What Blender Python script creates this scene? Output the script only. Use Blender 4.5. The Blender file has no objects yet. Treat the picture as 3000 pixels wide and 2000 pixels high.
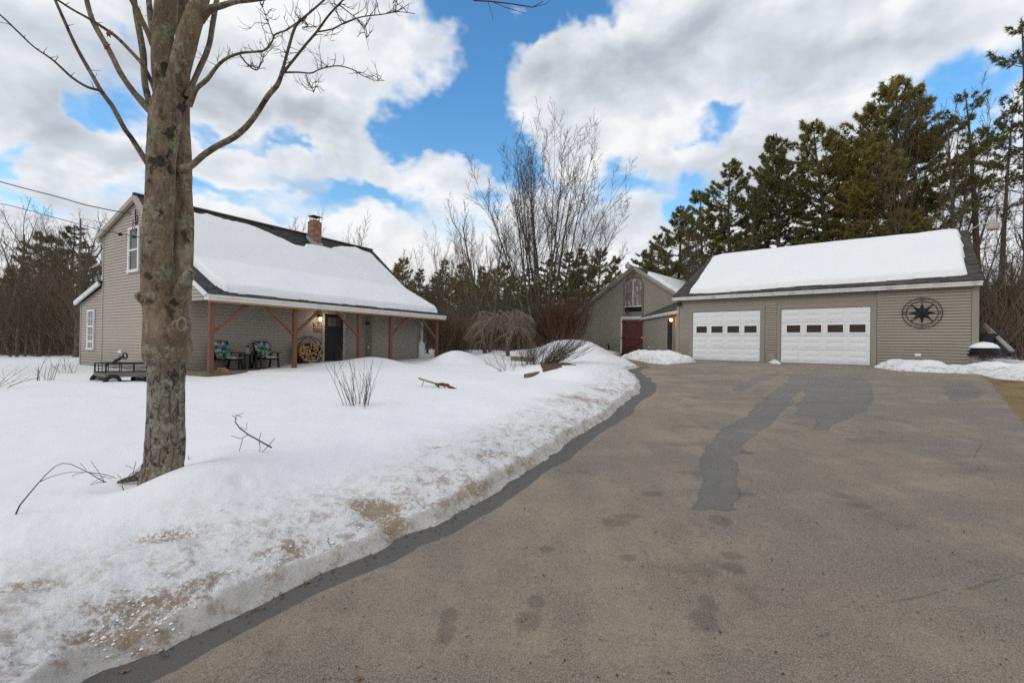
import bpy, math, random
import numpy as np
from mathutils import Vector, Matrix

random.seed(7)
SC = bpy.context.scene
COL = SC.collection
R_ = math.radians

# ------------------------------------------------------------------ camera
FPX = 1333.0
ROLL = math.atan(.0153)
PIT = 5 / 1333.0
CAMZ = 1.6
F0 = np.array([0, math.cos(PIT), math.sin(PIT)])
U0 = np.array([0, -math.sin(PIT), math.cos(PIT)])
R0 = np.array([1., 0, 0])
CR = math.cos(ROLL) * R0 + math.sin(ROLL) * U0
CU = -math.sin(ROLL) * R0 + math.cos(ROLL) * U0
C0 = np.array([0, 0, CAMZ])


def ray(x, y):
    return F0 + (x - 1500) / FPX * CR - (y - 1000) / FPX * CU


def at(x, y, Y):
    d = ray(x, y)
    return C0 + d * (Y / d[1])


def on_plane(x, y, P, n):
    d = ray(x, y)
    t = (np.dot(n, np.array(P) - C0)) / np.dot(n, d)
    return C0 + d * t


cam_d = bpy.data.cameras.new('camera')
cam = bpy.data.objects.new('camera', cam_d)
COL.objects.link(cam)
cam.location = (0, 0, CAMZ)
M = Matrix(((CR[0], CU[0], -F0[0]), (CR[1], CU[1], -F0[1]), (CR[2], CU[2], -F0[2])))
cam.rotation_euler = M.to_euler()
cam_d.sensor_width = 36
cam_d.lens = 36 * FPX / 3000
cam_d.clip_end = 2000
SC.camera = cam

# ------------------------------------------------------------------ noise
_rs = np.random.RandomState(11)
_T = _rs.rand(256, 256)


def vnoise(x, y):
    x = np.asarray(x, float); y = np.asarray(y, float)
    xi = np.floor(x).astype(int); yi = np.floor(y).astype(int)
    xf = x - xi; yf = y - yi
    u = xf * xf * (3 - 2 * xf); v = yf * yf * (3 - 2 * yf)
    a = _T[xi % 256, yi % 256]; b = _T[(xi + 1) % 256, yi % 256]
    c = _T[xi % 256, (yi + 1) % 256]; d = _T[(xi + 1) % 256, (yi + 1) % 256]
    return (a * (1 - u) + b * u) * (1 - v) + (c * (1 - u) + d * u) * v - .5


def fbm(x, y, o=4, g=.5):
    s = 0; a = 1.
    for i in range(o):
        s = s + a * vnoise(x * 2 ** i + 17.3 * i, y * 2 ** i + 5.1 * i)
        a *= g
    return s


def sstep(a, b, x):
    t = np.clip((x - a) / (b - a), 0, 1)
    return t * t * (3 - 2 * t)


def sdist(P, X, Y):
    """signed distance to a closed polygon, positive inside"""
    P = np.asarray(P, float)[:, :2]
    n = len(P)
    sh = np.shape(X)
    x = np.ravel(X); y = np.ravel(Y)
    d2 = np.full(x.shape, 1e9); ins = np.zeros(x.shape, bool)
    for i in range(n):
        x0, y0 = P[i]; x1, y1 = P[(i + 1) % n]
        ex, ey = x1 - x0, y1 - y0
        L = ex * ex + ey * ey + 1e-12
        t = np.clip(((x - x0) * ex + (y - y0) * ey) / L, 0, 1)
        d2 = np.minimum(d2, (x - x0 - t * ex) ** 2 + (y - y0 - t * ey) ** 2)
        c = ((y0 > y) != (y1 > y))
        with np.errstate(divide='ignore', invalid='ignore'):
            xx = (x1 - x0) * (y - y0) / (y1 - y0 + 1e-15) + x0
        ins ^= c & (x < xx)
    d = np.sqrt(d2)
    return np.where(ins, d, -d).reshape(sh)


def dline(P, X, Y):
    P = np.asarray(P, float)[:, :2]
    d2 = np.full(np.shape(X), 1e9)
    for i in range(len(P) - 1):
        x0, y0 = P[i]; x1, y1 = P[i + 1]
        ex, ey = x1 - x0, y1 - y0
        L = ex * ex + ey * ey + 1e-12
        t = np.clip(((X - x0) * ex + (Y - y0) * ey) / L, 0, 1)
        d2 = np.minimum(d2, (X - x0 - t * ex) ** 2 + (Y - y0 - t * ey) ** 2)
    return np.sqrt(d2)


# ------------------------------------------------------------------ object helpers
def tag(o, label=None, cat=None, group=None, kind=None):
    if label: o['label'] = label
    if cat: o['category'] = cat
    if group: o['group'] = group
    if kind: o['kind'] = kind
    return o


def root(name, loc, label, cat, group=None):
    o = bpy.data.objects.new(name, None)
    COL.objects.link(o)
    o.location = tuple(float(v) for v in loc)
    o.empty_display_size = .2
    return tag(o, label, cat, group)


def world_loc(o):
    v = Vector((0, 0, 0))
    while o is not None:
        v += Vector(o.location)
        o = o.parent
    return v


class MB:
    def __init__(s):
        s.v = []; s.f = []; s.m = []; s.sm = []

    def add(s, vs, fs, mi=0, smooth=False):
        b = len(s.v)
        s.v.extend([tuple(float(c) for c in p) for p in vs])
        for f in fs:
            s.f.append(tuple(i + b for i in f)); s.m.append(mi); s.sm.append(smooth)

    def hexa(s, p, mi=0):
        """8 corners: bottom 0-3 ccw, top 4-7"""
        s.add(p, [(3, 2, 1, 0), (4, 5, 6, 7), (0, 1, 5, 4), (1, 2, 6, 5), (2, 3, 7, 6), (3, 0, 4, 7)], mi)

    def box(s, x0, x1, y0, y1, z0, z1, T=None, mi=0):
        p = [(x0, y0, z0), (x1, y0, z0), (x1, y1, z0), (x0, y1, z0), (x0, y0, z1), (x1, y0, z1), (x1, y1, z1), (x0, y1, z1)]
        if T: p = [T(*q) for q in p]
        s.hexa(p, mi)

    def bbox(s, x0, x1, y0, y1, z0, z1, T=None, b=.01, mi=0):
        """box with chamfered edges (on every edge)"""
        b = min(b, abs(x1 - x0) * .45, abs(y1 - y0) * .45, abs(z1 - z0) * .45)
        vs = []
        idx = {}
        X = (x0, x1); Y = (y0, y1); Z = (z0, z1)
        for i in (0, 1):
            for j in (0, 1):
                for k in (0, 1):
                    sx = b if i == 0 else -b; sy = b if j == 0 else -b; sz = b if k == 0 else -b
                    idx[i, j, k, 0] = len(vs); vs.append((X[i], Y[j] + sy, Z[k] + sz))
                    idx[i, j, k, 1] = len(vs); vs.append((X[i] + sx, Y[j], Z[k] + sz))
                    idx[i, j, k, 2] = len(vs); vs.append((X[i] + sx, Y[j] + sy, Z[k]))
        fs = []
        for i in (0, 1):
            q = [idx[i, 0, 0, 0], idx[i, 1, 0, 0], idx[i, 1, 1, 0], idx[i, 0, 1, 0]]; fs.append(q if i else q[::-1])
        for j in (0, 1):
            q = [idx[0, j, 0, 1], idx[0, j, 1, 1], idx[1, j, 1, 1], idx[1, j, 0, 1]]; fs.append(q if j else q[::-1])
        for k in (0, 1):
            q = [idx[0, 0, k, 2], idx[1, 0, k, 2], idx[1, 1, k, 2], idx[0, 1, k, 2]]; fs.append(q if k else q[::-1])
        for i in (0, 1):
            for j in (0, 1):
                q = [idx[i, j, 0, 0], idx[i, j, 1, 0], idx[i, j, 1, 1], idx[i, j, 0, 1]]; fs.append(q if (i + j) % 2 else q[::-1])
        for i in (0, 1):
            for k in (0, 1):
                q = [idx[i, 0, k, 0], idx[i, 0, k, 2], idx[i, 1, k, 2], idx[i, 1, k, 0]]; fs.append(q if (i + k) % 2 else q[::-1])
        for j in (0, 1):
            for k in (0, 1):
                q = [idx[0, j, k, 1], idx[1, j, k, 1], idx[1, j, k, 2], idx[0, j, k, 2]]; fs.append(q if (j + k) % 2 else q[::-1])
        for i in (0, 1):
            for j in (0, 1):
                for k in (0, 1):
                    fs.append([idx[i, j, k, 0], idx[i, j, k, 1], idx[i, j, k, 2]])
        if T: vs = [T(*q) for q in vs]
        s.add(vs, fs, mi)

    def tube(s, pts, rad, n=8, mi=0, smooth=True, cap=True):
        pts = [Vector(p) for p in pts]
        if not hasattr(rad, '__len__'): rad = [rad] * len(pts)
        t = (pts[1] - pts[0]).normalized()
        a = t.orthogonal().normalized()
        vs = []; fs = []
        for i, p in enumerate(pts):
            if 0 < i < len(pts) - 1: t2 = (pts[i + 1] - pts[i - 1])
            elif i == 0: t2 = pts[1] - pts[0]
            else: t2 = pts[-1] - pts[-2]
            if t2.length < 1e-9: t2 = t
            t2 = t2.normalized()
            a = (a - t2 * a.dot(t2))
            if a.length < 1e-6: a = t2.orthogonal()
            a.normalize(); b = t2.cross(a); t = t2
            for k in range(n):
                an = 2 * math.pi * k / n
                vs.append(p + (a * math.cos(an) + b * math.sin(an)) * rad[i])
        for i in range(len(pts) - 1):
            for k in range(n):
                k2 = (k + 1) % n
                fs.append((i * n + k, i * n + k2, (i + 1) * n + k2, (i + 1) * n + k))
        if cap:
            fs.append(tuple(range(n))[::-1]); fs.append(tuple(range((len(pts) - 1) * n, len(pts) * n)))
        s.add(vs, fs, mi, smooth)

    def bar(s, a, b, w, h, up=(0, 0, 1), mi=0):
        """rectangular bar from a to b"""
        a = Vector(a); b = Vector(b); t = (b - a).normalized(); up = Vector(up)
        x = t.cross(up)
        if x.length < 1e-5: x = t.orthogonal()
        x.normalize(); y = x.cross(t).normalized()
        x *= w / 2; y *= h / 2
        s.hexa([a - x - y, a + x - y, b + x - y, b - x - y, a - x + y, a + x + y, b + x + y, b - x + y], mi)

    def lathe(s, prof, c, n=20, T=None, mi=0, smooth=True):
        vs = []; fs = []
        for (r, z) in prof:
            for k in range(n):
                an = 2 * math.pi * k / n
                p = (c[0] + r * math.cos(an), c[1] + r * math.sin(an), c[2] + z)
                vs.append(T(*p) if T else p)
        for i in range(len(prof) - 1):
            for k in range(n):
                k2 = (k + 1) % n
                fs.append((i * n + k, i * n + k2, (i + 1) * n + k2, (i + 1) * n + k))
        s.add(vs, fs, mi, smooth)

    def poly(s, pts, mi=0):
        s.add(pts, [tuple(range(len(pts)))], mi)

    def prism(s, pts, off, mi=0):
        """closed polygon pts extruded by vector off"""
        n = len(pts); off = Vector(off)
        q = [Vector(p) + off for p in pts]
        fs = [tuple(range(n))[::-1], tuple(range(n, 2 * n))]
        fs += [(i, (i + 1) % n, n + (i + 1) % n, n + i) for i in range(n)]
        s.add(list(pts) + [tuple(v) for v in q], fs, mi)

    def build(s, name, mat, parent=None, at_root=None):
        me = bpy.data.meshes.new(name)
        org = world_loc(parent) if parent is not None else Vector(at_root or (0, 0, 0))
        vs = [(v[0] - org[0], v[1] - org[1], v[2] - org[2]) for v in s.v]
        me.from_pydata(vs, [], s.f)
        mats = mat if isinstance(mat, (list, tuple)) else [mat]
        for m in mats: me.materials.append(m)
        me.polygons.foreach_set('material_index', s.m)
        me.polygons.foreach_set('use_smooth', s.sm)
        me.update()
        o = bpy.data.objects.new(name, me)
        COL.objects.link(o)
        if parent is not None: o.parent = parent
        elif at_root: o.location = at_root
        return o


def np_mesh(name, V, F, mat, parent=None, smooth=True, attrs=None, loc=None):
    """fast mesh from numpy arrays, F is (n,3) or (n,4)"""
    V = np.asarray(V, np.float32); F = np.asarray(F, np.int32)
    me = bpy.data.meshes.new(name)
    n = len(F); k = F.shape[1]
    me.vertices.add(len(V)); me.vertices.foreach_set('co', V.ravel())
    me.loops.add(n * k); me.loops.foreach_set('vertex_index', F.ravel())
    me.polygons.add(n)
    me.polygons.foreach_set('loop_start', np.arange(0, n * k, k, dtype=np.int32))
    me.polygons.foreach_set('use_smooth', np.full(n, smooth))
    for m in (mat if isinstance(mat, (list, tuple)) else [mat]): me.materials.append(m)
    if attrs:
        for an, av in attrs.items():
            a = me.attributes.new(an, 'FLOAT', 'POINT')
            a.data.foreach_set('value', np.asarray(av, np.float32).ravel())
    me.update(calc_edges=True)
    me.validate()
    o = bpy.data.objects.new(name, me)
    COL.objects.link(o)
    if parent is not None: o.parent = parent
    if loc is not None: o.location = loc
    return o


# ------------------------------------------------------------------ materials
class NT:
    def __init__(s, name):
        s.mat = bpy.data.materials.new(name); s.mat.use_nodes = True
        s.t = s.mat.node_tree; s.N = s.t.nodes; s.L = s.t.links
        s.b = s.N['Principled BSDF']
        s.tc = s.N.new('ShaderNodeTexCoord')
        s.co = s.tc.outputs['Object']
        s.b.inputs['Specular IOR Level'].default_value = .3

    def link(s, a, b): s.L.new(a, b)

    def val(s, sock, v):
        if hasattr(v, 'is_output') or hasattr(v, 'links'): s.L.new(v, sock)
        elif isinstance(v, (tuple, list)) and len(v) == 3 and sock.type == 'RGBA': sock.default_value = (*v, 1)
        else: sock.default_value = v

    def scale(s, v, co=None):
        m = s.N.new('ShaderNodeMapping'); s.L.new(co or s.co, m.inputs[0]); m.inputs['Scale'].default_value = v
        return m.outputs[0]

    def noise(s, sc, det=4, rough=.55, co=None, dist=0):
        n = s.N.new('ShaderNodeTexNoise'); n.inputs['Scale'].default_value = sc; n.inputs['Detail'].default_value = det
        n.inputs['Roughness'].default_value = rough; n.inputs['Distortion'].default_value = dist
        s.L.new(co or s.co, n.inputs['Vector']); return n.outputs[0]

    def voro(s, sc, co=None, feat='F1', out='Distance'):
        n = s.N.new('ShaderNodeTexVoronoi'); n.feature = feat; n.inputs['Scale'].default_value = sc
        s.L.new(co or s.co, n.inputs['Vector']); return n.outputs[out]

    def ramp(s, v, stops, interp='LINEAR'):
        n = s.N.new('ShaderNodeValToRGB'); s.L.new(v, n.inputs[0])
        e = n.color_ramp.elements; n.color_ramp.interpolation = interp
        while len(e) < len(stops): e.new(.5)
        for i, (p, c) in enumerate(stops):
            e[i].position = p
            e[i].color = (c, c, c, 1) if not hasattr(c, '__len__') else (*c, 1)
        return n.outputs[0]

    def mix(s, f, a, b, mode='MIX'):
        n = s.N.new('ShaderNodeMix'); n.data_type = 'RGBA'; n.blend_type = mode
        s.val(n.inputs[0], f); s.val(n.inputs[6], a); s.val(n.inputs[7], b)
        return n.outputs[2]

    def math(s, op, a, b=0., c=0.):
        n = s.N.new('ShaderNodeMath'); n.operation = op
        s.val(n.inputs[0], a); s.val(n.inputs[1], b)
        if op in ('MULTIPLY_ADD', 'COMPARE', 'WRAP'): s.val(n.inputs[2], c)
        return n.outputs[0]

    def sstep(s, v, a, b):
        n = s.N.new('ShaderNodeMapRange'); n.interpolation_type = 'SMOOTHSTEP'
        s.val(n.inputs[0], v); n.inputs[1].default_value = a; n.inputs[2].default_value = b
        return n.outputs[0]

    def attr(s, nm):
        n = s.N.new('ShaderNodeAttribute'); n.attribute_name = nm; return n.outputs['Fac']

    def objrand(s):
        return s.N.new('ShaderNodeObjectInfo').outputs['Random']

    def sep(s, co=None):
        n = s.N.new('ShaderNodeSeparateXYZ'); s.L.new(co or s.co, n.inputs[0]); return n.outputs

    def comb(s, x, y, z):
        n = s.N.new('ShaderNodeCombineXYZ')
        for i, v in enumerate((x, y, z)): s.val(n.inputs[i], v)
        return n.outputs[0]

    def color(s, c): s.val(s.b.inputs['Base Color'], c); return s

    def rough(s, v): s.val(s.b.inputs['Roughness'], v); return s

    def bump(s, h, st=.3, dist=.01):
        n = s.N.new('ShaderNodeBump'); n.inputs['Strength'].default_value = st; n.inputs['Distance'].default_value = dist
        s.L.new(h, n.inputs['Height'])
        if s.b.inputs['Normal'].links: s.L.new(s.b.inputs['Normal'].links[0].from_socket, n.inputs['Normal'])
        s.L.new(n.outputs[0], s.b.inputs['Normal']); return s

    def done(s): return s.mat


def simple(name, c, rough=.6, var=.15, sc=6., metal=0., bump=0.):
    t = NT(name)
    n = t.noise(sc, 5)
    a = tuple(v * (1 - var) for v in c); b = tuple(min(1, v * (1 + var)) for v in c)
    t.color(t.mix(n, a, b)); t.rough(rough)
    t.b.inputs['Metallic'].default_value = metal
    if bump: t.bump(t.noise(sc * 8, 4), bump, .01)
    return t.done()


def emit(name, c, st):
    t = NT(name); t.color(c); t.b.inputs['Emission Color'].default_value = (*c, 1); t.b.inputs['Emission Strength'].default_value = st
    return t.done()


def siding_mat(name, c, dirt=(.10, .085, .06), dz=.1, amount=.25):
    t = NT(name)
    x, y, z = t.sep()
    along = t.math('MULTIPLY', t.math('ADD', x, t.math('MULTIPLY', y, .6)), 1.)
    board = t.math('FLOOR', t.math('DIVIDE', z, dz))
    co = t.comb(t.math('MULTIPLY', along, .7), t.math('MULTIPLY', board, 7.31), 0.)
    per = t.noise(1.0, 1, co=co)
    grain = t.noise(2.5, 4, .6, co=t.scale((.5, .5, 3)))
    big = t.noise(.7, 4)
    k = t.math('ADD', t.math('MULTIPLY', per, .5), t.math('MULTIPLY', grain, .5))
    lo = tuple(v * .84 for v in c); hi = tuple(min(1, v * 1.13) for v in c)
    col = t.mix(k, lo, hi)
    low = t.sstep(t.math('ADD', z, t.math('MULTIPLY', big, .8)), 1.7, .6)
    col = t.mix(t.math('MULTIPLY', low, amount), col, dirt)
    st = t.ramp(t.noise(9, 4, .7, co=t.scale((1, 1, 3))), [(.62, 0), (.75, 1)])
    col = t.mix(t.math('MULTIPLY', st, .18), col, dirt)
    t.color(col).rough(.62)
    return t.done()


MAT = {}
MAT['siding_garage'] = siding_mat('siding_grey_taupe', (.305, .277, .232))
MAT['siding_barn'] = siding_mat('siding_barn_taupe', (.285, .262, .218), dz=.115)
MAT['siding_house'] = siding_mat('siding_weathered', (.385, .347, .302), dz=.105, amount=.35)
MAT['siding_porch'] = siding_mat('siding_porch', (.345, .308, .27), dz=.105)
MAT['trim_garage'] = simple('trim_taupe', (.265, .241, .202), .6, .08, 3, bump=.1)


def weathered_white(name, c=(.62, .62, .60), d=(.30, .29, .26), lo=.5, hi=.72):
    t = NT(name)
    n = t.noise(3, 6, .7, co=t.scale((1, 1, .6)))
    t.color(t.mix(t.ramp(n, [(lo, 0), (hi, 1)]), c, d)).rough(.6)
    t.bump(t.noise(30, 4), .15, .004)
    return t.done()


MAT['white'] = weathered_white('white_paint', (.72, .73, .73), (.55, .55, .53))
MAT['white_worn'] = weathered_white('white_paint_worn', (.66, .65, .62), (.38, .35, .31), .48, .75)
MAT['fascia'] = weathered_white('fascia_cream', (.66, .63, .59), (.52, .49, .45))
t = NT('garage_door_white')
gn = t.noise(60, 3, .6)
sm = t.sstep(t.math('ADD', t.sep()[2], t.math('MULTIPLY', t.noise(2.5, 4), .25)), .35, -.05)
t.color(t.mix(t.math('MULTIPLY', sm, .5), t.mix(t.noise(1.2, 3), (.70, .72, .73), (.78, .79, .80)), (.30, .27, .22))).rough(.45).bump(gn, .15, .002)
MAT['gdoor'] = t.done()


def shingles(name, c):
    t = NT(name)
    uv = t.N.new('ShaderNodeUVMap').outputs[0]
    x, y, z = t.sep(uv)
    row = t.math('FLOOR', t.math('DIVIDE', y, .14))
    off = t.math('MULTIPLY', t.math('FRACT', t.math('MULTIPLY', row, .37)), .9)
    tab = t.math('FLOOR', t.math('DIVIDE', t.math('ADD', x, off), .28))
    rnd = t.noise(1, 0, co=t.comb(t.math('MULTIPLY', tab, 3.7), t.math('MULTIPLY', row, 5.3), 0.))
    fy = t.math('FRACT', t.math('DIVIDE', y, .14))
    fx = t.math('FRACT', t.math('DIVIDE', t.math('ADD', x, off), .28))
    line = t.math('MAXIMUM', t.sstep(fy, .18, .02), t.math('MULTIPLY', t.sstep(fx, .06, .0), .7))
    gr = t.noise(160, 3, .7, co=uv)
    k = t.math('ADD', t.math('MULTIPLY', rnd, .65), t.math('MULTIPLY', gr, .35))
    col = t.mix(t.sstep(k, .3, .7), tuple(v * .45 for v in c), tuple(v * 1.35 for v in c))
    col = t.mix(t.math('MULTIPLY', line, .75), col, tuple(v * .25 for v in c))
    t.color(col).rough(.9)
    t.bump(t.math('SUBTRACT', t.math('ADD', fy, t.math('MULTIPLY', gr, .3)), line), .9, .015)
    return t.done()


MAT['shingle_garage'] = shingles('shingles_brown_grey', (.070, .063, .060))
MAT['shingle_house'] = shingles('shingles_charcoal', (.052, .054, .058))
MAT['dark'] = simple('painted_shade', (.006, .006, .006), .9)  # near-black that paints the shade in the barn's openings
MAT['soffit'] = simple('soffit_grey', (.20, .18, .15), .8)  # even greyish colour of the porch ceiling
MAT['iron'] = simple('black_iron', (.012, .012, .012), .5, .3, 20)
MAT['black_metal'] = simple('black_metal', (.018, .018, .02), .45, .3, 8, metal=.4)
t = NT('red_brown_stain')
g = t.noise(4, 6, .7, co=t.scale((6, 6, .6)))
t.color(t.mix(g, (.12, .052, .034), (.205, .095, .062))).rough(.7).bump(g, .2, .005)
MAT['post'] = t.done()
t = NT('bare_lumber')
g = t.noise(3, 6, .7, co=t.scale((1, 1, 8)))
t.color(t.mix(g, (.26, .15, .055), (.40, .25, .10))).rough(.75)
MAT['lumber'] = t.done()
t = NT('deck_wood')
g = t.noise(3, 6, .7, co=t.scale((1, 4, 10)))
t.color(t.mix(g, (.11, .085, .06), (.24, .19, .14))).rough(.8).bump(g, .3, .006)
MAT['deck'] = t.done()


def glass_dark(name, c=(.02, .018, .015), r=.06, spec=.8):
    t = NT(name); t.color(t.mix(t.noise(1.7, 2), c, tuple(v * 2.2 for v in c))).rough(r); t.b.inputs['Specular IOR Level'].default_value = spec
    return t.done()


MAT['glass'] = glass_dark('window_glass')
MAT['glass_brown'] = glass_dark('garage_glass', (.022, .015, .011), .15, .3)


# snow
def snow_mat():
    t = NT('snow_old')
    e = t.attr('edge'); d = t.attr('dirt')
    co = t.co
    n1 = t.noise(1.6, 5, .6); n2 = t.noise(7, 6, .7); n3 = t.noise(45, 4, .7)
    crumbs = t.noise(22, 6, .75)
    base = t.mix(n1, (.72, .735, .76), (.80, .81, .83))
    # brown grit along the plowed edge
    band = t.math('MULTIPLY', t.sstep(e, 1.5, .05), 1.)
    k = t.math('ADD', t.math('MULTIPLY', n2, .8), t.math('MULTIPLY', crumbs, .45))
    k = t.math('ADD', k, t.math('MULTIPLY', n1, .35))
    thr = t.sstep(k, .76, .95)
    grit = t.math('MULTIPLY', thr, band)
    lip = t.math('MULTIPLY', t.sstep(t.math('ADD', e, t.math('MULTIPLY', t.math('SUBTRACT', n2, .5), .12)), .13, .08), t.math('ADD', .55, t.math('MULTIPLY', n2, .5)))
    sp = t.math('MULTIPLY', t.ramp(n3, [(.62, 0), (.66, 1)]), t.sstep(e, 1.4, .0))
    spot = t.math('MULTIPLY', t.sstep(d, .05, .5), t.math('MULTIPLY', t.sstep(t.math('ADD', t.noise(34, 6, .8), t.math('MULTIPLY', d, .22)), .52, .66), .85))
    f = t.math('MINIMUM', t.math('ADD', t.math('ADD', t.math('MULTIPLY', grit, .75), t.math('MULTIPLY', lip, .0)), t.math('ADD', t.math('MULTIPLY', sp, .45), spot)), .9)
    dirtc = t.mix(crumbs, (.42, .31, .205), (.17, .115, .07))
    base = t.mix(t.math('MULTIPLY', lip, .85), base, t.mix(t.noise(13, 5, .7), (.36, .32, .27), (.58, .55, .50)))
    col = t.mix(f, base, dirtc)
    t.color(col).rough(.75)
    t.b.inputs['Subsurface Weight'].default_value = 0
    t.bump(n2, .25, .02).bump(n3, .35, .006)
    cr = t.math('MULTIPLY', crumbs, t.sstep(e, 1.8, .0))
    t.bump(cr, .9, .035)
    return t.done()


MAT['snow'] = snow_mat()
t = NT('roof_snow')
t.color(t.mix(t.noise(.8, 4), (.76, .775, .80), (.83, .84, .855))).rough(.8).bump(t.noise(2.2, 4), .3, .05).bump(t.noise(25, 4), .25, .008)
MAT['roof_snow'] = t.done()

# ------------------------------------------------------------------ world
w = bpy.data.worlds.new('World'); SC.world = w; w.use_nodes = True
wt = w.node_tree; wn = wt.nodes; wl = wt.links
bg = wn['Background']


def wm(op, a, b=0., c=0.):
    n = wn.new('ShaderNodeMath'); n.operation = op
    for i, v in enumerate((a, b, c)):
        if i > 1 and op not in ('MULTIPLY_ADD',): break
        if hasattr(v, 'links'): wl.new(v, n.inputs[i])
        else: n.inputs[i].default_value = v
    return n.outputs[0]


def wss(v, a, b, lo=0., hi=1.):
    n = wn.new('ShaderNodeMapRange'); n.interpolation_type = 'SMOOTHSTEP'
    wl.new(v, n.inputs[0]); n.inputs[1].default_value = a; n.inputs[2].default_value = b; n.inputs[3].default_value = lo; n.inputs[4].default_value = hi
    return n.outputs[0]


def wmix(f, a, b, mode='MIX'):
    n = wn.new('ShaderNodeMix'); n.data_type = 'RGBA'; n.blend_type = mode
    for s_, v in ((n.inputs[0], f), (n.inputs[6], a), (n.inputs[7], b)):
        if hasattr(v, 'links'): wl.new(v, s_)
        elif hasattr(v, '__len__'): s_.default_value = (*v, 1)
        else: s_.default_value = v
    return n.outputs[2]


SUN_EL, SUN_AZ = R_(33), R_(-118)      # azimuth from +Y towards +X
sky = wn.new('ShaderNodeTexSky'); sky.sky_type = 'NISHITA'; sky.sun_disc = False
sky.sun_elevation = SUN_EL; sky.sun_rotation = SUN_AZ; sky.air_density = 1.3; sky.dust_density = .3; sky.ozone_density = 2.5
tcw = wn.new('ShaderNodeTexCoord')
nrm = wn.new('ShaderNodeVectorMath'); nrm.operation = 'NORMALIZE'; wl.new(tcw.outputs['Generated'], nrm.inputs[0])
sp = wn.new('ShaderNodeSeparateXYZ'); wl.new(nrm.outputs[0], sp.inputs[0])
DX, DY, DZ = sp.outputs
AZ = wm('ARCTAN2', DX, DY)
EL = wm('ARCSINE', DZ)


def wnoise(scale, det, rough, vec, dist=0.):
    n = wn.new('ShaderNodeTexNoise'); n.inputs['Scale'].default_value = scale; n.inputs['Detail'].default_value = det
    n.inputs['Roughness'].default_value = rough; n.inputs['Distortion'].default_value = dist
    wl.new(vec, n.inputs['Vector']); return n


def wcomb(a, b, c):
    n = wn.new('ShaderNodeCombineXYZ')
    for i, v in enumerate((a, b, c)):
        if hasattr(v, 'links'): wl.new(v, n.inputs[i])
        else: n.inputs[i].default_value = v
    return n.outputs[0]


pv = wcomb(AZ, wm('MULTIPLY', EL, 1.45), 0.)
warp = wnoise(4.2, 4, .6, pv)
wsep = wn.new('ShaderNodeSeparateColor'); wl.new(warp.outputs['Color'], wsep.inputs[0])
puff = wnoise(9., 5, .62, pv)
AZW = wm('ADD', wm('ADD', AZ, wm('MULTIPLY', wm('SUBTRACT', wsep.outputs[0], .5), .34)), wm('MULTIPLY', wm('SUBTRACT', puff.outputs[0], .5), .10))
ELW = wm('ADD', wm('ADD', EL, wm('MULTIPLY', wm('SUBTRACT', wsep.outputs[1], .5), .26)), wm('MULTIPLY', wm('SUBTRACT', puff.outputs[0], .5), .08))


def dirpx(x, y):
    d = ray(x, y); d = d / np.linalg.norm(d)
    return math.atan2(d[0], d[1]), math.asin(d[2])


SKYV = wcomb(AZW, ELW, 0.)


def blob(x, y, rx, ry, amp):
    """a soft patch of the sky at a fixed bearing and elevation"""
    a0, e0 = dirpx(x, y)
    a1, _ = dirpx(x + rx, y); _, e1 = dirpx(x, y - ry)
    ra = max(abs(a1 - a0), .01); re = max(abs(e1 - e0), .01)
    n = wn.new('ShaderNodeVectorMath'); n.operation = 'MULTIPLY_ADD'
    wl.new(SKYV, n.inputs[0]); n.inputs[1].default_value = (1 / ra, 1 / re, 0); n.inputs[2].default_value = (-a0 / ra, -e0 / re, 0)
    m = wn.new('ShaderNodeVectorMath'); m.operation = 'LENGTH'; wl.new(n.outputs[0], m.inputs[0])
    return wss(m.outputs['Value'], 1.75, 0., 0., amp)


def total(bs):
    s_ = bs[0]
    for b in bs[1:]: s_ = wm('ADD', s_, b)
    return s_


HOLES = [(1420, -30, 190, 120, 1.3), (1660, -30, 170, 120, 1.3), (1610, 80, 100, 60, .9), (1470, 110, 90, 70, 1.1), (1370, 210, 120, 90, 1.25), (1330, 320, 140, 90, 1.3), (1240, 390, 110, 60, 1.0),
         (1400, 430, 150, 90, 1.15), (1480, 500, 110, 60, .8), (340, 250, 140, 80, 1.05), (230, 290, 50, 40, .5), (650, 370, 110, 30, .75), (830, 415, 60, 35, .75), (1060, 570, 170, 45, 1.1), (960, 620, 60, 30, .5),
         (10, 420, 60, 45, .8), (110, 550, 120, 35, .8), (600, 590, 160, 45, 1.0), (1850, 500, 90, 45, .9), (2120, 320, 90, 40, .85), (1300, 660, 160, 60, .45),
         (2040, 520, 90, 50, .9), (1980, 610, 90, 50, .8), (830, 640, 90, 40, .6), (2810, 310, 190, 120, 1.15), (2640, 480, 130, 90, .7), (1930, 620, 80, 70, .5), (1500, 560, 160, 60, .45), (1760, 560, 90, 40, .5), (2960, 420, 80, 80, .6)]
hol = total([blob(*h) for h in HOLES])
n_fine = wnoise(16., 4, .6, pv)
body = wnoise(3.1, 4, .55, pv)
cover = wm('SUBTRACT', wm('ADD', .56, wm('ADD', wm('MULTIPLY', wm('SUBTRACT', body.outputs[0], .5), .5), wm('MULTIPLY', wm('SUBTRACT', n_fine.outputs[0], .5), .50))), hol)
cloud = wss(cover, -.40, .50)
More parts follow.
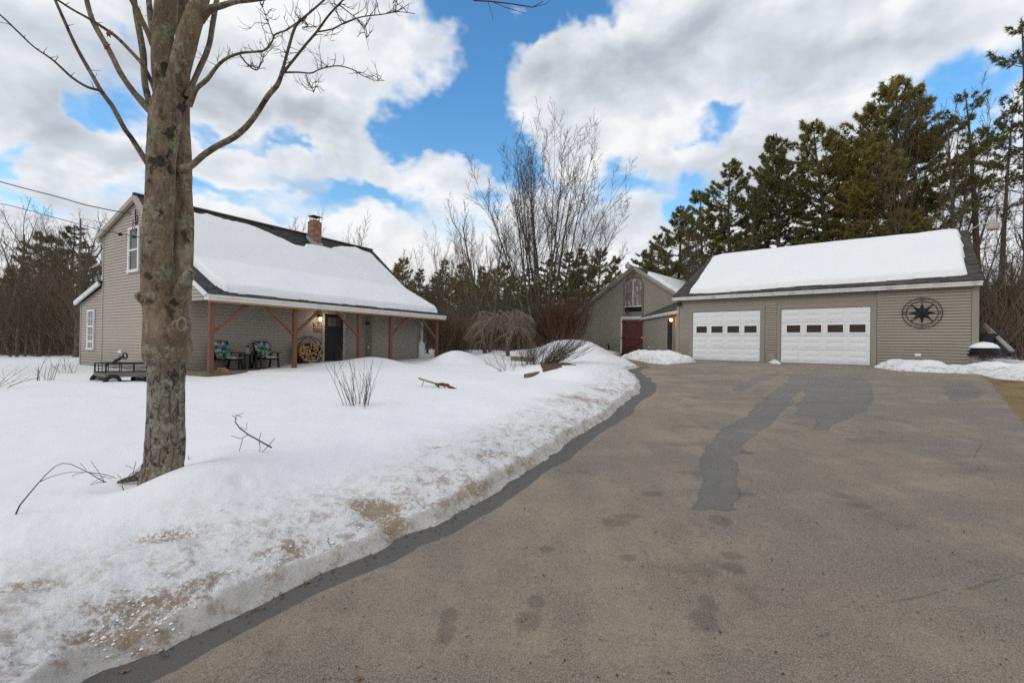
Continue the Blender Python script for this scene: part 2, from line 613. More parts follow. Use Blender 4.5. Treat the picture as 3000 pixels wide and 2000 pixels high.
SHADE = [(330, 400, 330, 70, .8), (120, 250, 220, 130, .7), (700, 260, 330, 90, 1.0), (950, 330, 200, 60, .6), (800, 540, 300, 45, .45), (300, 560, 240, 40, .6), (450, 480, 200, 40, .4),
         (1900, 190, 330, 90, .75), (2450, 200, 420, 90, .8), (2200, 440, 260, 90, .7), (1650, 270, 160, 70, .6), (1700, 650, 200, 50, .45), (2050, 50, 160, 60, .5), (1980, 440, 130, 50, .4), (2650, 60, 240, 70, .4), (900, 130, 140, 60, .3)]
shd = total([blob(*h) for h in SHADE])
EL2 = wm('MULTIPLY', EL, 1.5)
billow = wnoise(4.6, 7, .56, wcomb(AZ, EL2, .7), .25)
billow2 = wnoise(4.6, 4, .5, wcomb(wm('SUBTRACT', AZ, .02), wm('ADD', EL2, .055), .7), .25)
relief = wm('SUBTRACT', billow.outputs[0], billow2.outputs[0])
lit = wm('SUBTRACT', wm('ADD', wm('ADD', wm('MULTIPLY', relief, 1.75), wm('MULTIPLY', wm('SUBTRACT', billow.outputs[0], .5), .35)), .80), wm('MULTIPLY', shd, .50))
lit = wm('ADD', lit, wm('MULTIPLY', wss(cover, .62, .10), .16))
cr = wn.new('ShaderNodeValToRGB'); wl.new(lit, cr.inputs[0])
el_ = cr.color_ramp.elements
el_.new(.5); el_.new(.75)
for i, (p, c) in enumerate([(.10, (.42, .46, .52)), (.45, (.56, .60, .65)), (.75, (.69, .72, .765)), (1.0, (.84, .85, .865))]):
    el_[i].position = p; el_[i].color = (*c, 1)
glow = wm('MULTIPLY', wss(EL, .26, .06), wm('POWER', 2.718, wm('MULTIPLY', wm('POWER', wm('DIVIDE', wm('ADD', AZ, .26), .30), 2.), -1.)))
ccol = wmix(wm('MULTIPLY', glow, .45), cr.outputs[0], (.98, .86, .70))
skys = wmix(1., sky.outputs[0], (.105, .105, .105), 'MULTIPLY')
hs = wn.new('ShaderNodeHueSaturation'); hs.inputs['Saturation'].default_value = 1.3; wl.new(skys, hs.inputs['Color'])
hs.inputs['Value'].default_value = 1.7
fin = wmix(cloud, hs.outputs[0], ccol)
wl.new(fin, bg.inputs[0]); bg.inputs[1].default_value = 1.0

sl = bpy.data.lights.new('sun', 'SUN'); sl.energy = .75; sl.angle = R_(22); sl.color = (1, .93, .84)
so = bpy.data.objects.new('sun', sl); COL.objects.link(so)
sd = Vector((math.sin(SUN_AZ) * math.cos(SUN_EL), math.cos(SUN_AZ) * math.cos(SUN_EL), math.sin(SUN_EL)))
so.rotation_euler = sd.to_track_quat('Z', 'Y').to_euler()
so.location = (0, 0, 30)
SC.view_settings.view_transform = 'Standard'; SC.view_settings.look = 'None'
SC.view_settings.exposure = .16; SC.view_settings.gamma = 1

cy = SC.cycles
cy.max_bounces = 4; cy.diffuse_bounces = 3; cy.glossy_bounces = 2; cy.transparent_max_bounces = 4
cy.use_adaptive_sampling = True; cy.adaptive_threshold = .01
cy.use_denoising = False
cy.caustics_reflective = False; cy.caustics_refractive = False
# ------------------------------------------------------------------ frames
GD = np.array([.75392, -.65697]); GN = np.array([.65697, .75392]); GO = np.array([8.155, 20.5546])
GF = .98
ha = R_(31)
HR = np.array([math.sin(ha), math.cos(ha)]); HG = np.array([HR[1], -HR[0]]); HP = np.array([-8.628, 13.0])
ZF = .61
BO = np.array([7.2837, 27.4])


def TG(t, w, z): p = GO + GD * t + GN * w; return (p[0], p[1], z)      # garage frame, w = away from the camera


def TH(L, u, z): p = HP + HR * L - HG * u; return (p[0], p[1], z)      # house frame, u = into the house


def TB(t, w, z): p = BO + GD * t + GN * w; return (p[0], p[1], z)      # barn frame


# ------------------------------------------------------------------ terrain
def ground_z(X, Y):
    X = np.asarray(X, float); Y = np.asarray(Y, float)
    s = 20.85 - (GN[0] * X + GN[1] * Y)
    z = .98 * (1 - np.clip((s - 1.2) / 18.6, 0, 1) ** 1.05)
    z = z + .012 * fbm(X * .35, Y * .35, 3)
    far = np.clip(np.hypot(X, Y) - 34, 0, None)
    return z + far * .012 + np.clip(X - 17, 0, 40) * .05


def to_ground(pts, dz=0.):
    out = []
    for (x, y) in pts:
        z = .3
        for _ in range(25):
            d = ray(x, y); t = (z - CAMZ) / min(d[2], -.004); P = C0 + d * t
            z = z * .5 + .5 * float(ground_z(P[0], P[1]) + dz)
        out.append((P[0], P[1]))
    return out


def fan(y0, y1, q, u0, u1, nu):
    rows = []; y = y0
    while y < y1:
        rows.append(y); y *= 1 + q
    rows = np.array(rows); us = np.linspace(u0, u1, nu)
    YY, UU = np.meshgrid(rows, us, indexing='ij')
    return UU * YY, YY


def grid_faces(ny, nx):
    i = np.arange(ny * nx).reshape(ny, nx)
    return np.stack([i[:-1, :-1], i[:-1, 1:], i[1:, 1:], i[1:, :-1]], -1).reshape(-1, 4)


def keep(V, F, mask, attrs=None):
    """keep faces that have any vertex in the mask, drop loose vertices"""
    m = mask.ravel()[F].any(1); F = F[m]
    used = np.unique(F); re = np.full(len(V), -1); re[used] = np.arange(len(used))
    return V[used], re[F], {k: v.ravel()[used] for k, v in (attrs or {}).items()}


# bare ground sheet -------------------------------------------------
t = NT('dead_grass_and_leaves')
n1 = t.noise(1.2, 5); n2 = t.noise(14, 6, .75, co=t.scale((1, 2.2, 1))); n3 = t.noise(70, 4, .8)
c = t.mix(n2, (.15, .092, .042), (.40, .28, .135)); c = t.mix(t.sstep(n1, .42, .62), c, t.mix(n3, (.11, .07, .045), (.23, .16, .10)))
t.color(c).rough(.95).bump(n3, .8, .02).bump(n2, .7, .04)
MAT['litter'] = t.done()
V = []
xs = np.concatenate([np.linspace(-260, -62, 14), np.linspace(-60, 60, 121), np.linspace(62, 260, 14)])
ys = np.concatenate([np.linspace(-60, -6, 8), np.linspace(-5, 60, 66), np.linspace(63, 320, 20)])
XX, YY = np.meshgrid(xs, ys)
ZZ = ground_z(XX, YY) - .012
g = np_mesh('ground', np.stack([XX, YY, ZZ], -1).reshape(-1, 3), grid_faces(*XX.shape), MAT['litter'])
tag(g, kind='structure')

# snow outline ------------------------------------------------------
edge_px = [(255, 2000), (357, 1958), (459, 1919), (548, 1875), (650, 1824), (752, 1776), (861, 1722), (988, 1667), (1097, 1629), (1180, 1578), (1275, 1546), (1371, 1489), (1500, 1415),
           (1538, 1383), (1602, 1347), (1672, 1290), (1736, 1252), (1793, 1217), (1838, 1172), (1873, 1152), (1880, 1131), (1862, 1107), (1836, 1090), (1844, 1082), (1870, 1077), (1838, 1060), (1792, 1045), (1822, 1039)]
EDGE = to_ground(edge_px)
SNOW_P = [(-2.6, -3.)] + [(-1.95, .6)] + EDGE + [tuple(TB(-.75, -.02, 0)[:2]), tuple(TB(-4.1, 0, 0)[:2]), (6, 60), (30, 140), (-150, 140), (-150, -3.)]
STRIP1 = to_ground([(1822, 1047), (1850, 1052), (1900, 1062), (1960, 1068), (2000, 1064), (2040, 1061), (2024, 1056)]) + [(7.75, 21.5), (7.76, 24.5), (7.8, 26.3), (7.4, 26.6)]
LUMP = to_ground([(2252, 1063), (2264, 1066), (2284, 1067), (2283, 1062), (2262, 1059)])
STRIP2 = to_ground([(2556, 1077), (2630, 1087), (2760, 1093), (2868, 1097), (2925, 1108), (3010, 1116), (3300, 1128)]) + [(24, 12.5), (30, 26), (16.5, 17.2)] + [tuple(TG(9.09, .3, 0)[:2]), tuple(TG(9.09, -.02, 0)[:2]), tuple(TG(6.55, -.02, 0)[:2])]
# driveway
DR_R = to_ground([(2868, 1094), (2905, 1125), (2935, 1165), (2990, 1230), (3100, 1330), (3400, 1560)])
DRIVE = [(-3.4, -3.)] + [(x - .35, y) for x, y in [(-1.95, .6)] + EDGE[:-4]] + to_ground([(1838, 1083), (1905, 1069), (1955, 1068), (2000, 1062), (2020, 1052)]) + [tuple(TG(0, .6, 0)[:2]), tuple(TG(6.4, .6, 0)[:2]), tuple(TG(9.0, -.02, 0)[:2])] + DR_R + [(9.0, -3.)]

# snow surface heights: (X, Y, z) -----------------------------------
CTRL = [(-3.2, 3.9, .40), (-2.4, 4.6, .52), (-4.2, 3.2, .38), (-6, 3.0, .42), (-3.5, 2.0, .30), (-2.6, 2.9, .30), (-1.6, 4.1, .34), (-2.2, 6.5, .50), (-5, 6.5, .55), (-9.4, 10.3, .56), (-9.0, 7.0, .58),
        (-14, 11, .58), (-11.5, 12.2, .54), (-8.9, 12.6, .50), (-8.2, 12.75, .51), (-7.2, 14.0, .62), (-9.5, 14.2, .50), (-12.5, 15.5, .47), (-17.5, 18.5, .47), (-24, 22, .55), (-14, 21, .5), (-6.3, 12.3, .58), (-4, 12, .58),
        (-4.9, 16.4, .66), (-6.0, 16.8, .70), (-5.35, 17.2, .88), (-3.9, 18.7, .66), (-2.9, 20.6, .56), (-4.2, 20.9, .58),
        (-2.3, 9.8, .56), (-2.6, 7.4, .55), (-.6, 6.5, .52), (.4, 7.6, .60), (-1.6, 10.3, .54), (0, 12.5, .62), (-1.2, 15.5, .62), (-1.5, 18.5, .62), (-2.3, 19.4, 1.02), (-1.2, 19.4, .82), (0, 20.5, .62), (.4, 17, .60),
        (1.0, 10.0, .78), (1.9, 12.0, 1.0), (2.6, 13.0, .98), (1.2, 13.6, .95), (2.6, 10.6, .82), (.5, 11.0, .70), (1.6, 17.0, .85), (2.6, 16.5, 1.0), (3.6, 17.4, 1.02), (2.2, 20.0, 1.2), (3.3, 21.5, 1.95), (2.4, 22.6, 1.85), (4.6, 22.6, 1.72), (5.4, 24.3, 1.5), (6.1, 25.2, 1.35),
        (4.3, 20.0, 1.2), (5.0, 21.0, 1.25), (1.2, 23, 1.25), (-.5, 25, .8), (-2, 27, .8), (-8, 30, .7), (-14, 27, .6), (3, 29, 1.2), (0, 40, 1.0), (-20, 40, .9), (-40, 40, .9), (20, 50, 1.6), (0, 80, 1.6), (-60, 80, 1.6), (-50, 20, .7), (-30, 5, .6), (-12, 2, .45), (-40, -3, .4)]


def snow_top(X, Y):
    X = np.asarray(X, float); Y = np.asarray(Y, float)
    num = 0; den = 0
    for (cx, cy, cz) in CTRL:
        sc = .06 * cy + .35
        wgt = 1 / (((X - cx) ** 2 + (Y - cy) ** 2) / sc ** 2 + .35) ** 2.2
        num = num + wgt * cz; den = den + wgt
    return num / den


def well(X, Y, cx, cy, r, d, ax=0., k=1.):
    dx = X - cx; dy = Y - cy
    c, s_ = math.cos(ax), math.sin(ax)
    u = (dx * c + dy * s_) / k; v = -dx * s_ + dy * c
    return -d * np.exp(-(u * u + v * v) / r ** 2)


def snow_h(X, Y, detail=True):
    """height of the snow field above its own ground at signed distance d from its outline"""
    d = sdist(SNOW_P, X, Y)
    j = .05 * fbm(X * 2.3, Y * 2.3, 4, .6) + .014 * fbm(X * 9, Y * 9, 3, .6)
    near = np.clip(1 - (Y - 4) / 40, .3, 1)
    dd = d + j * (1 + .05 * Y)
    G = ground_z(X, Y)
    S = snow_top(X, Y)
    lip = -.06 + .08 * sstep(-.07, 0, dd) + .085 * sstep(-.01, .11, dd)
    rise = np.clip(S - G - .09, .02, 3)
    h = G + lip + rise * (1 - np.exp(-np.clip(dd - .03, 0, None) / .75))
    if detail:
        k = sstep(0.02, .2, dd)
        plow = np.exp(-np.clip(dd, 0, None) / .9)
        h = h + k * (plow * (.075 * fbm(X * 2.2, Y * 2.2, 3) + .055 * fbm(X * 7, Y * 7, 4, .6) + .030 * np.abs(fbm(X * 22, Y * 22, 3)))
                     + .05 * fbm(X * .6, Y * .6, 3) + .016 * fbm(X * 3, Y * 3, 3))
        for (cx, cy, r, dp, ax, kk) in WELLS:
            h = h + well(X, Y, cx, cy, r, dp, ax, kk) * k
    return h, dd


WELLS = []


def to_snow(x, y):
    z = .5
    for _ in range(40):
        d = ray(x, y); t = (z - CAMZ) / min(d[2], -.004); P = C0 + d * t
        h, _d = snow_h(np.array([P[0]]), np.array([P[1]]), False)
        z = z * .6 + .4 * float(h[0])
    return (P[0], P[1], z)


for (x, y, r, dp, ax, kk) in [(480, 1560, .10, .05, .5, 2.6), (1085, 1480, .10, .05, .3, 2), (1140, 1530, .09, .06, -.6, 2), (700, 1430, .06, .05, 0, 1.), (90, 1700, .12, .05, .4, 2.5), (215, 1690, .1, .03, .3, 2), (1280, 1300, .10, .04, .2, 2), (1480, 1320, .1, .04, .5, 2.5),
                              (350, 1420, .22, .05, 0, 1), (1300, 1232, .3, .03, .2, 2), (240, 1610, .16, .03, .4, 2), (620, 1640, .2, .04, .5, 3), (420, 1790, .12, .05, .5, 3.5), (900, 1600, .10, .03, .5, 3), (1640, 1200, .2, .05, -.5, 2.5), (1700, 1160, .2, .04, -.6, 2.5)]:
    P = to_snow(x, y); WELLS.append((P[0], P[1], r, dp, ax, kk))
# mounds
WELLS += [(-2.62, 3.72, .42, -.15, 0, 1.), (-5.45, 16.7, 1.0, -.20, .9, 1.5), (-3.05, 3.72, .20, .05, 0, 1), (-2.45, 19.3, .85, -.30, .2, 1.3), (-.9, 20.5, .8, -.22, 0, 1.2)]
DIRT = []
for (x, y, r, a, ax, kk) in [(1100, 1475, .13, 1., .2, 1.6), (1150, 1530, .12, .9, -.9, 1.9), (490, 1558, .09, .55, .5, 2.8), (1280, 1302, .08, .5, .2, 2), (1700, 1165, .3, .65, -.55, 1.8), (1760, 1140, .2, .5, -.7, 2), (420, 1760, .13, .6, .5, 2.4), (330, 1830, .12, .65, .5, 2.), (80, 1700, .1, .4, .4, 2.5), (860, 1585, .1, .45, .5, 3), (560, 1710, .07, .45, .5, 4), (1440, 1330, .1, .55, .6, 3), (1390, 1420, .1, .5, .6, 3), (1175, 1575, .06, .7, .5, 1.5), (1640, 1175, .3, .4, -.2, 2), (1600, 1075, .4, .25, .2, 2)]:
    P = to_snow(x, y); DIRT.append((P[0], P[1], r, a, ax, kk))

X, Y = fan(.55, 150, .0088, -2.35, 1.25, 640)
h, dd = snow_h(X, Y)
dirt = np.zeros(X.shape)
for (cx, cy, r, a, ax, kk) in DIRT: dirt = np.maximum(dirt, -well(X, Y, cx, cy, r, a, ax, kk))
V = np.stack([X, Y, h], -1).reshape(-1, 3)
V, F, A = keep(V, grid_faces(*X.shape), (dd > -.02) & ~((X > 3.0) & (Y < 9)), {'edge': dd, 'dirt': dirt})
snow = np_mesh('snow_field', V, F, MAT['snow'], attrs=A)
tag(snow, kind='structure')


def patch(name, P, top, wid=.35, res=.035, amp=.05, seed=0.):
    P = np.array(P)
    x0, y0 = P.min(0) - .1; x1, y1 = P.max(0) + .1
    nx = int(min(420, (x1 - x0) / res)) + 2; ny = int(min(420, (y1 - y0) / res)) + 2
    XX, YY = np.meshgrid(np.linspace(x0, x1, nx), np.linspace(y0, y1, ny))
    d = sdist(P, XX, YY) + .09 * fbm(XX * 2.1 + seed, YY * 2.1, 4, .6)
    T = np.where(d > 0, .03 + top * (1 - np.exp(-np.clip(d, 0, None) / wid)) + amp * fbm(XX * 1.7 + seed, YY * 1.7, 4) * sstep(0, .3, d), -.06)
    Z = ground_z(XX, YY) + T
    V, F, A = keep(np.stack([XX, YY, Z], -1).reshape(-1, 3), grid_faces(*XX.shape), d > -.03, {'edge': d + .25, 'dirt': d * 0})
    return np_mesh(name, V, F, MAT['snow'], attrs=A)


tag(patch('snow_pile', STRIP1, .32, .3, .05, .16, 3.), 'long low pile of plowed snow between the red barn door and the garage', 'snow pile')
tag(patch('snow_pile', LUMP, .12, .1, .02, .05, 8.), 'small lump of snow between the two white garage doors', 'snow pile')
tag(patch('snow_pile', STRIP2, .15, .3, .06, .22, 5.), 'long snow bank along the garage wall under the black compass star', 'snow pile')

# driveway ---------------------------------------------------------
t = NT('asphalt_sanded')
co = t.co
wet = t.attr('wet'); rim = t.attr('rim'); crack = t.attr('crack'); foot = t.attr('foot')
agg = t.sstep(t.noise(130, 4, .85), .32, .68); grav = t.voro(95); big = t.noise(.5, 5, .6, co=t.scale((1, .7, 1))); mid = t.noise(2.3, 6, .65, co=t.scale((1.0, .5, 1)))
rotm = t.N.new('ShaderNodeMapping'); t.L.new(co, rotm.inputs[0]); rotm.inputs['Rotation'].default_value = (0, 0, R_(-38)); rotm.inputs['Scale'].default_value = (.28, 1.5, 1)
streak = t.noise(1.5, 6, .65, co=rotm.outputs[0])
base = t.mix(t.sstep(agg, .3, .7), (.120, .105, .090), (.302, .267, .228))
stone = t.ramp(t.noise(62, 3, .8), [(.66, 0), (.72, 1)])
base = t.mix(t.math('MULTIPLY', stone, .35), base, (.38, .35, .31))
dark = t.ramp(t.noise(48, 3, .8), [(.30, 1), (.37, 0)])
base = t.mix(t.math('MULTIPLY', dark, .4), base, (.05, .045, .04))
sand = t.sstep(t.math('ADD', t.math('MULTIPLY', mid, .5), t.math('ADD', t.math('MULTIPLY', streak, .5), t.math('MULTIPLY', big, .4))), .60, .84)
sand = t.math('MULTIPLY', sand, t.sstep(t.math('ADD', t.noise(28, 5, .75), t.math('MULTIPLY', mid, .4)), .52, .78))
col = t.mix(t.math('MULTIPLY', t.sstep(big, .38, .60), .7), base, t.mix(t.sstep(agg, .3, .7), (.152, .126, .100), (.340, .290, .232)))
col = t.mix(t.math('MULTIPLY', sand, .8), col, t.mix(agg, (.25, .205, .152), (.41, .345, .265)))
col = t.mix(t.math('MULTIPLY', t.sstep(t.noise(1.1, 5, .7), .55, .72), .45), col, (.075, .066, .058))
fine = t.math('MULTIPLY', t.math('SUBTRACT', t.noise(9, 5, .7), .5), .14)
wv = t.sstep(t.math('ADD', wet, fine), -.015, .02)
wcol = t.mix(t.noise(1.5, 4, .6, co=rotm.outputs[0]), (.11, .109, .107), (.18, .175, .165))
wrim = t.math('MULTIPLY', t.math('MULTIPLY', t.sstep(t.math('ABSOLUTE', t.math('ADD', wet, fine)), .025, .0), .38), t.attr('wets'))
wstr = t.math('MULTIPLY', t.attr('wets'), t.sstep(t.noise(1.4, 4, .6), .15, .5))
col = t.mix(t.math('MULTIPLY', wv, wstr), col, wcol)
col = t.mix(wrim, col, (.055, .05, .045))
rf = t.math('MULTIPLY', t.math('SUBTRACT', t.noise(9, 5, .65), .5), .05)
rv = t.sstep(t.math('ADD', rim, rf), .205, .19)
col = t.mix(t.math('MULTIPLY', rv, .88), col, t.mix(agg, (.07, .07, .07), (.125, .123, .12)))
fv = t.sstep(t.math('ADD', foot, t.math('MULTIPLY', t.math('SUBTRACT', t.noise(45, 5, .8), .5), 1.6)), .35, .75)
col = t.mix(t.math('MULTIPLY', fv, .36), col, (.06, .054, .05))
cv = t.sstep(t.math('ADD', crack, t.math('MULTIPLY', t.noise(20, 4, .7), .02)), .030, .011)
col = t.mix(t.math('MULTIPLY', cv, .5), col, (.045, .045, .043))
t.color(col)
t.rough(t.math('SUBTRACT', .88, t.math('MULTIPLY', t.math('MAXIMUM', wv, rv), .26)))
t.bump(agg, .55, .006).bump(grav, .3, .004).bump(mid, .15, .02)
MAT['asphalt'] = t.done()

z2 = lambda L: [(1500 + a / 1.568, 1000 + b / 1.568) for a, b in L]
WET1 = to_ground(z2([(820, 770), (870, 700), (885, 640), (860, 590), (865, 530), (920, 470), (980, 400), (1080, 350), (1130, 290), (1200, 240), (1250, 200), (1290, 150), (1400, 125), (1540, 118), (1640, 125), (1600, 165), (1640, 190), (1655, 260), (1600, 330), (1500, 375), (1450, 415), (1385, 408), (1400, 360), (1300, 340), (1340, 260), (1350, 215),
                    (1320, 225), (1270, 290), (1220, 340), (1150, 410), (1060, 470), (1060, 510), (1000, 530), (1030, 580), (1020, 620), (1040, 660), (1030, 740), (1020, 800), (960, 790), (920, 780), (860, 785)]))
WET2 = to_ground(z2([(1975, 205), (2100, 190), (2160, 230), (2120, 265), (2020, 275)]))
WET3 = to_ground(z2([(1010, 225), (1100, 170), (1220, 135), (1260, 140), (1130, 190), (1040, 235)]))
APRON = [tuple(TG(a, b, 0)[:2]) for a, b in [(-1.2, .3), (-1.0, -.75), (1, -.55), (3, -.9), (5, -1.1), (6.6, -1.0), (8.8, -1.5), (9.2, -.1), (9, .3)]]
FEET = [(645, 704, .11, .04), (475, 835, .12, .045), (530, 808, .12, .04), (960, 828, .09, .06), (1078, 708, .09, .04), (1085, 515, .08, .05), (1020, 1048, .07, .045), (1010, 990, .07, .035), (75, 1290, .075, .05), (110, 1205, .055, .04), (900, 1210, .05, .05), (885, 1290, .07, .06), (530, 1000, .06, .03), (-300, 1340, .05, .06), (-290, 1270, .05, .05), (160, 960, .06, .03), (1600, 760, .1, .04)]
CRK = [z2([(1740, 1205), (1830, 1190), (1900, 1175), (2010, 1140), (2110, 1145), (2200, 1110), (2352, 1070), (2450, 1060)]), z2([(2120, 535), (2170, 570), (2200, 620), (2235, 690), (2300, 700), (2400, 760)]), z2([(920, 570), (950, 590), (970, 640), (940, 660)]), z2([(1350, 1385), (1420, 1365), (1460, 1350)]), z2([(1085, 355), (1200, 290), (1290, 235), (1400, 190)]), z2([(2120, 540), (2140, 500), (2165, 470)]), z2([(1500, 260), (1560, 200), (1600, 160)]), z2([(700, 900), (820, 930), (905, 925), (1010, 960)])]
X, Y = fan(.55, 26, .008, -2.2, 1.5, 640)
d = sdist(DRIVE, X, Y)
edj = d + .05 * fbm(X * 3, Y * 3, 3)
Z = ground_z(X, Y) + np.where(edj > 0, .012, -.02)
wetv = np.maximum.reduce([sdist(WET1, X, Y), sdist(WET2, X, Y), sdist(WET3, X, Y), sdist(APRON, X, Y)])
wetv = wetv + .10 * fbm(X * 1.6, Y * 1.6, 4, .6)
sd_ = -sdist(SNOW_P, X, Y)
near = np.exp(-np.clip(Y - 7, 0, None) / 8)
rimv = sd_ / (1 + .09 * np.clip(Y - 3, 0, 12)) + .05 * fbm(X * 1.6, Y * 1.6, 4)
foot = np.zeros(X.shape)
for (a, b, rx, ry) in FEET:
    P = to_ground(z2([(a, b)]))[0]; q = P[1] / 3.2
    foot = np.maximum(foot, np.exp(-(((X - P[0]) / (rx * 1.2)) ** 2 + ((Y - P[1]) / (ry * 2.)) ** 2) ** 1.5))
crk = np.full(X.shape, 9.)
for c_ in CRK: crk = np.minimum(crk, dline(to_ground(c_), X, Y) + .02 * np.abs(fbm(X * 6, Y * 6, 3)))
V, F, A = keep(np.stack([X, Y, Z], -1).reshape(-1, 3), grid_faces(*X.shape), (edj > -.03) & (sd_ > -.5), {'wets': np.clip(.85 - (Y - 8.5) * .085, .38, .85), 'wet': wetv, 'rim': rimv, 'crack': crk, 'foot': foot})
dv = np_mesh('driveway', V, F, MAT['asphalt'], attrs=A)
tag(dv, kind='structure')
# ------------------------------------------------------------------ building helpers
def zrange(poly, z):
    """t-extent of a convex (t, z) polygon at height z"""
    ts = []
    n = len(poly)
    for i in range(n):
        (a, za), (b, zb) = poly[i], poly[(i + 1) % n]
        if abs(za - zb) < 1e-9:
            if abs(za - z) < 1e-6: ts += [a, b]
        elif min(za, zb) - 1e-9 <= z <= max(za, zb) + 1e-9:
            ts.append(a + (b - a) * (z - za) / (zb - za))
    return (min(ts), max(ts)) if ts else None


def clapboards(mb, poly, P, dz=.1, lip=.014, back=.09, gvm=.016):
    """overlapping boards over a convex wall polygon; P(t, out, z) -> world"""
    z0 = min(p[1] for p in poly); z1 = max(p[1] for p in poly)
    zs = []
    z = z0
    while z < z1 - .004:
        zs.append(z); z = min(z + dz, z1)
    zs.append(z1)
    for a, b in zip(zs[:-1], zs[1:]):
        ra = zrange(poly, a + 1e-6); rb = zrange(poly, b - 1e-6)
        if not ra or not rb: continue
        j = random.uniform(-.0015, .0015)
        o = lip + j
        gv = min(gvm, (b - a) * .25); c = b - gv
        rc = zrange(poly, c) or rb
        mb.add([P(ra[0], o, a), P(ra[1], o, a), P(rc[1], .004, c), P(rc[0], .004, c), P(ra[0], -.03, a), P(ra[1], -.03, a), P(rc[1], -.028, c), P(rc[0], -.028, c), P(rb[1], -.03, b), P(rb[0], -.03, b)],
               [(0, 1, 2, 3), (4, 5, 1, 0), (3, 2, 6, 7), (7, 6, 8, 9)])
        mb.add([P(ra[0], -back, a), P(ra[1], -back, a), P(rb[1], -back, b), P(rb[0], -back, b)], [(3, 2, 1, 0)])


def roof_slab(name, T, a0, a1, lo, hi, mat, parent, th=.09):
    """lo, hi = (across, z) of the top surface; a0..a1 runs along the ridge"""
    (c0, z0), (c1, z1) = lo, hi
    L = math.hypot(c1 - c0, z1 - z0)
    nx, nz = (z1 - z0) / L * th, (c1 - c0) / L * th
    s = 1 if c1 > c0 else -1
    q = []
    for (c, z) in ((c0, z0), (c1, z1)):
        for a in (a0, a1):
            q.append(T(a, c, z)); q.append(T(a, c + abs(nx) * s, z - abs(nz)))
    # q order: lo-a0 top, bot, lo-a1 top, bot, hi-a0 top, bot, hi-a1 top, bot
    F = [(0, 2, 6, 4), (1, 5, 7, 3), (0, 1, 3, 2), (4, 6, 7, 5), (0, 4, 5, 1), (2, 3, 7, 6)]
    UV = [[(a0, 0), (a1, 0), (a1, L), (a0, L)], [(a0, 0), (a0, L), (a1, L), (a1, 0)], [(a0, 0), (a0, .1), (a1, .1), (a1, 0)], [(a0, 0), (a1, 0), (a1, .1), (a0, .1)], [(0, 0), (0, L), (.1, L), (.1, 0)], [(0, 0), (.1, 0), (.1, L), (0, L)]]
    me = bpy.data.meshes.new(name)
    org = world_loc(parent)
    me.from_pydata([tuple(float(v[i]) - org[i] for i in range(3)) for v in q], [], F)
    uv = me.uv_layers.new(name='uv')
    k = 0
    for u in UV:
        for p in u:
            uv.data[k].uv = p; k += 1
    me.materials.append(mat)
    o = bpy.data.objects.new(name, me); COL.objects.link(o); o.parent = parent
    return o


def roof_snow(name, T, P, Rf, th, label, edge=.09, res=.06, amp=.02, seed=0):
    P = np.array(P, float)
    x0, y0 = P.min(0) - .15; x1, y1 = P.max(0) + .15
    XX, YY = np.meshgrid(np.linspace(x0, x1, int((x1 - x0) / res) + 2), np.linspace(y0, y1, int((y1 - y0) / res) + 2))
    d = sdist(P, XX, YY) + .05 * fbm(XX * 1.3 + seed, YY * 1.3, 4, .6) + .02 * fbm(XX * 6 + seed, YY * 6, 2)
    t_ = np.clip(d / edge, 0, 1)
    Tt = np.where(d > 0, .02 + th * np.sqrt(1 - (1 - t_) ** 2) + amp * fbm(XX * .7 + seed, YY * .9, 4) * t_ + .02 * sstep(0, 1.2, d), -.05)
    Z = Rf(YY) + Tt
    W = np.array([T(0, 0, 0), T(1, 0, 0), T(0, 1, 0)])
    ex = W[1] - W[0]; ey = W[2] - W[0]
    PX = W[0][0] + ex[0] * XX + ey[0] * YY; PY = W[0][1] + ex[1] * XX + ey[1] * YY
    F = grid_faces(*XX.shape)
    V, F, _ = keep(np.stack([PX, PY, Z], -1).reshape(-1, 3), F, d > -.02)
    o = np_mesh(name, V, F, MAT['roof_snow'])
    return tag(o, label, 'snow')


# ================================================================== HOUSE
hr = root('farmhouse', TH(5, 4, .4), 'weathered grey clapboard farmhouse with brick chimney and snow-laden covered porch', 'house')
RK = [(-.15, 2.87), (2.0, 4.0), (4.95, 6.46), (8.15, 5.42)]
LL, LR = -.14, 10.3
PGb = lambda u, o, z: TH(-o, u, z)                 # left gable, facing -L
mb = MB(); clapboards(mb, [(7.8, .3), (1.71, .3), (1.71, 3.68), (4.95, 6.36), (7.8, 5.42)][::-1], PGb, .105, .016, .09, .012)
mb.build('gable_wall', MAT['siding_house'], hr)
mb = MB(); clapboards(mb, [(7.82, .3), (10.12, .3), (10.12, 2.93), (7.82, 3.52)], lambda u, o, z: TH(.03 - o, u, z), .105, .016)
mb.build('lean_to_wall', MAT['siding_house'], hr)
mb = MB(); clapboards(mb, [(-.05, 2.72), (1.71, 2.72), (1.71, 3.75), (-.05, 2.82)], PGb, .105, .016, .04)
mb.build('porch_gable_siding', MAT['siding_house'], hr)
mb = MB(); clapboards(mb, [(0, .5), (7.15, .5), (7.15, 3.6), (0, 3.6)], lambda L, o, z: TH(L, 1.71 - o, z), .105, .010, .09, .006)
mb.build('front_wall', MAT['siding_porch'], hr)
mb = MB(); clapboards(mb, [(7.15, .5), (10.12, .5), (10.12, 3.3), (7.15, 3.3)], lambda L, o, z: TH(L, 1.38 - o, z), .105, .012, .09, .009)
clapboards(mb, [(1.38, .5), (1.70, .5), (1.70, 3.4), (1.38, 3.4)], lambda u, o, z: TH(7.15 - o, u, z), .105, .012)
mb.build('front_wall', MAT['siding_porch'], hr)
mb = MB()
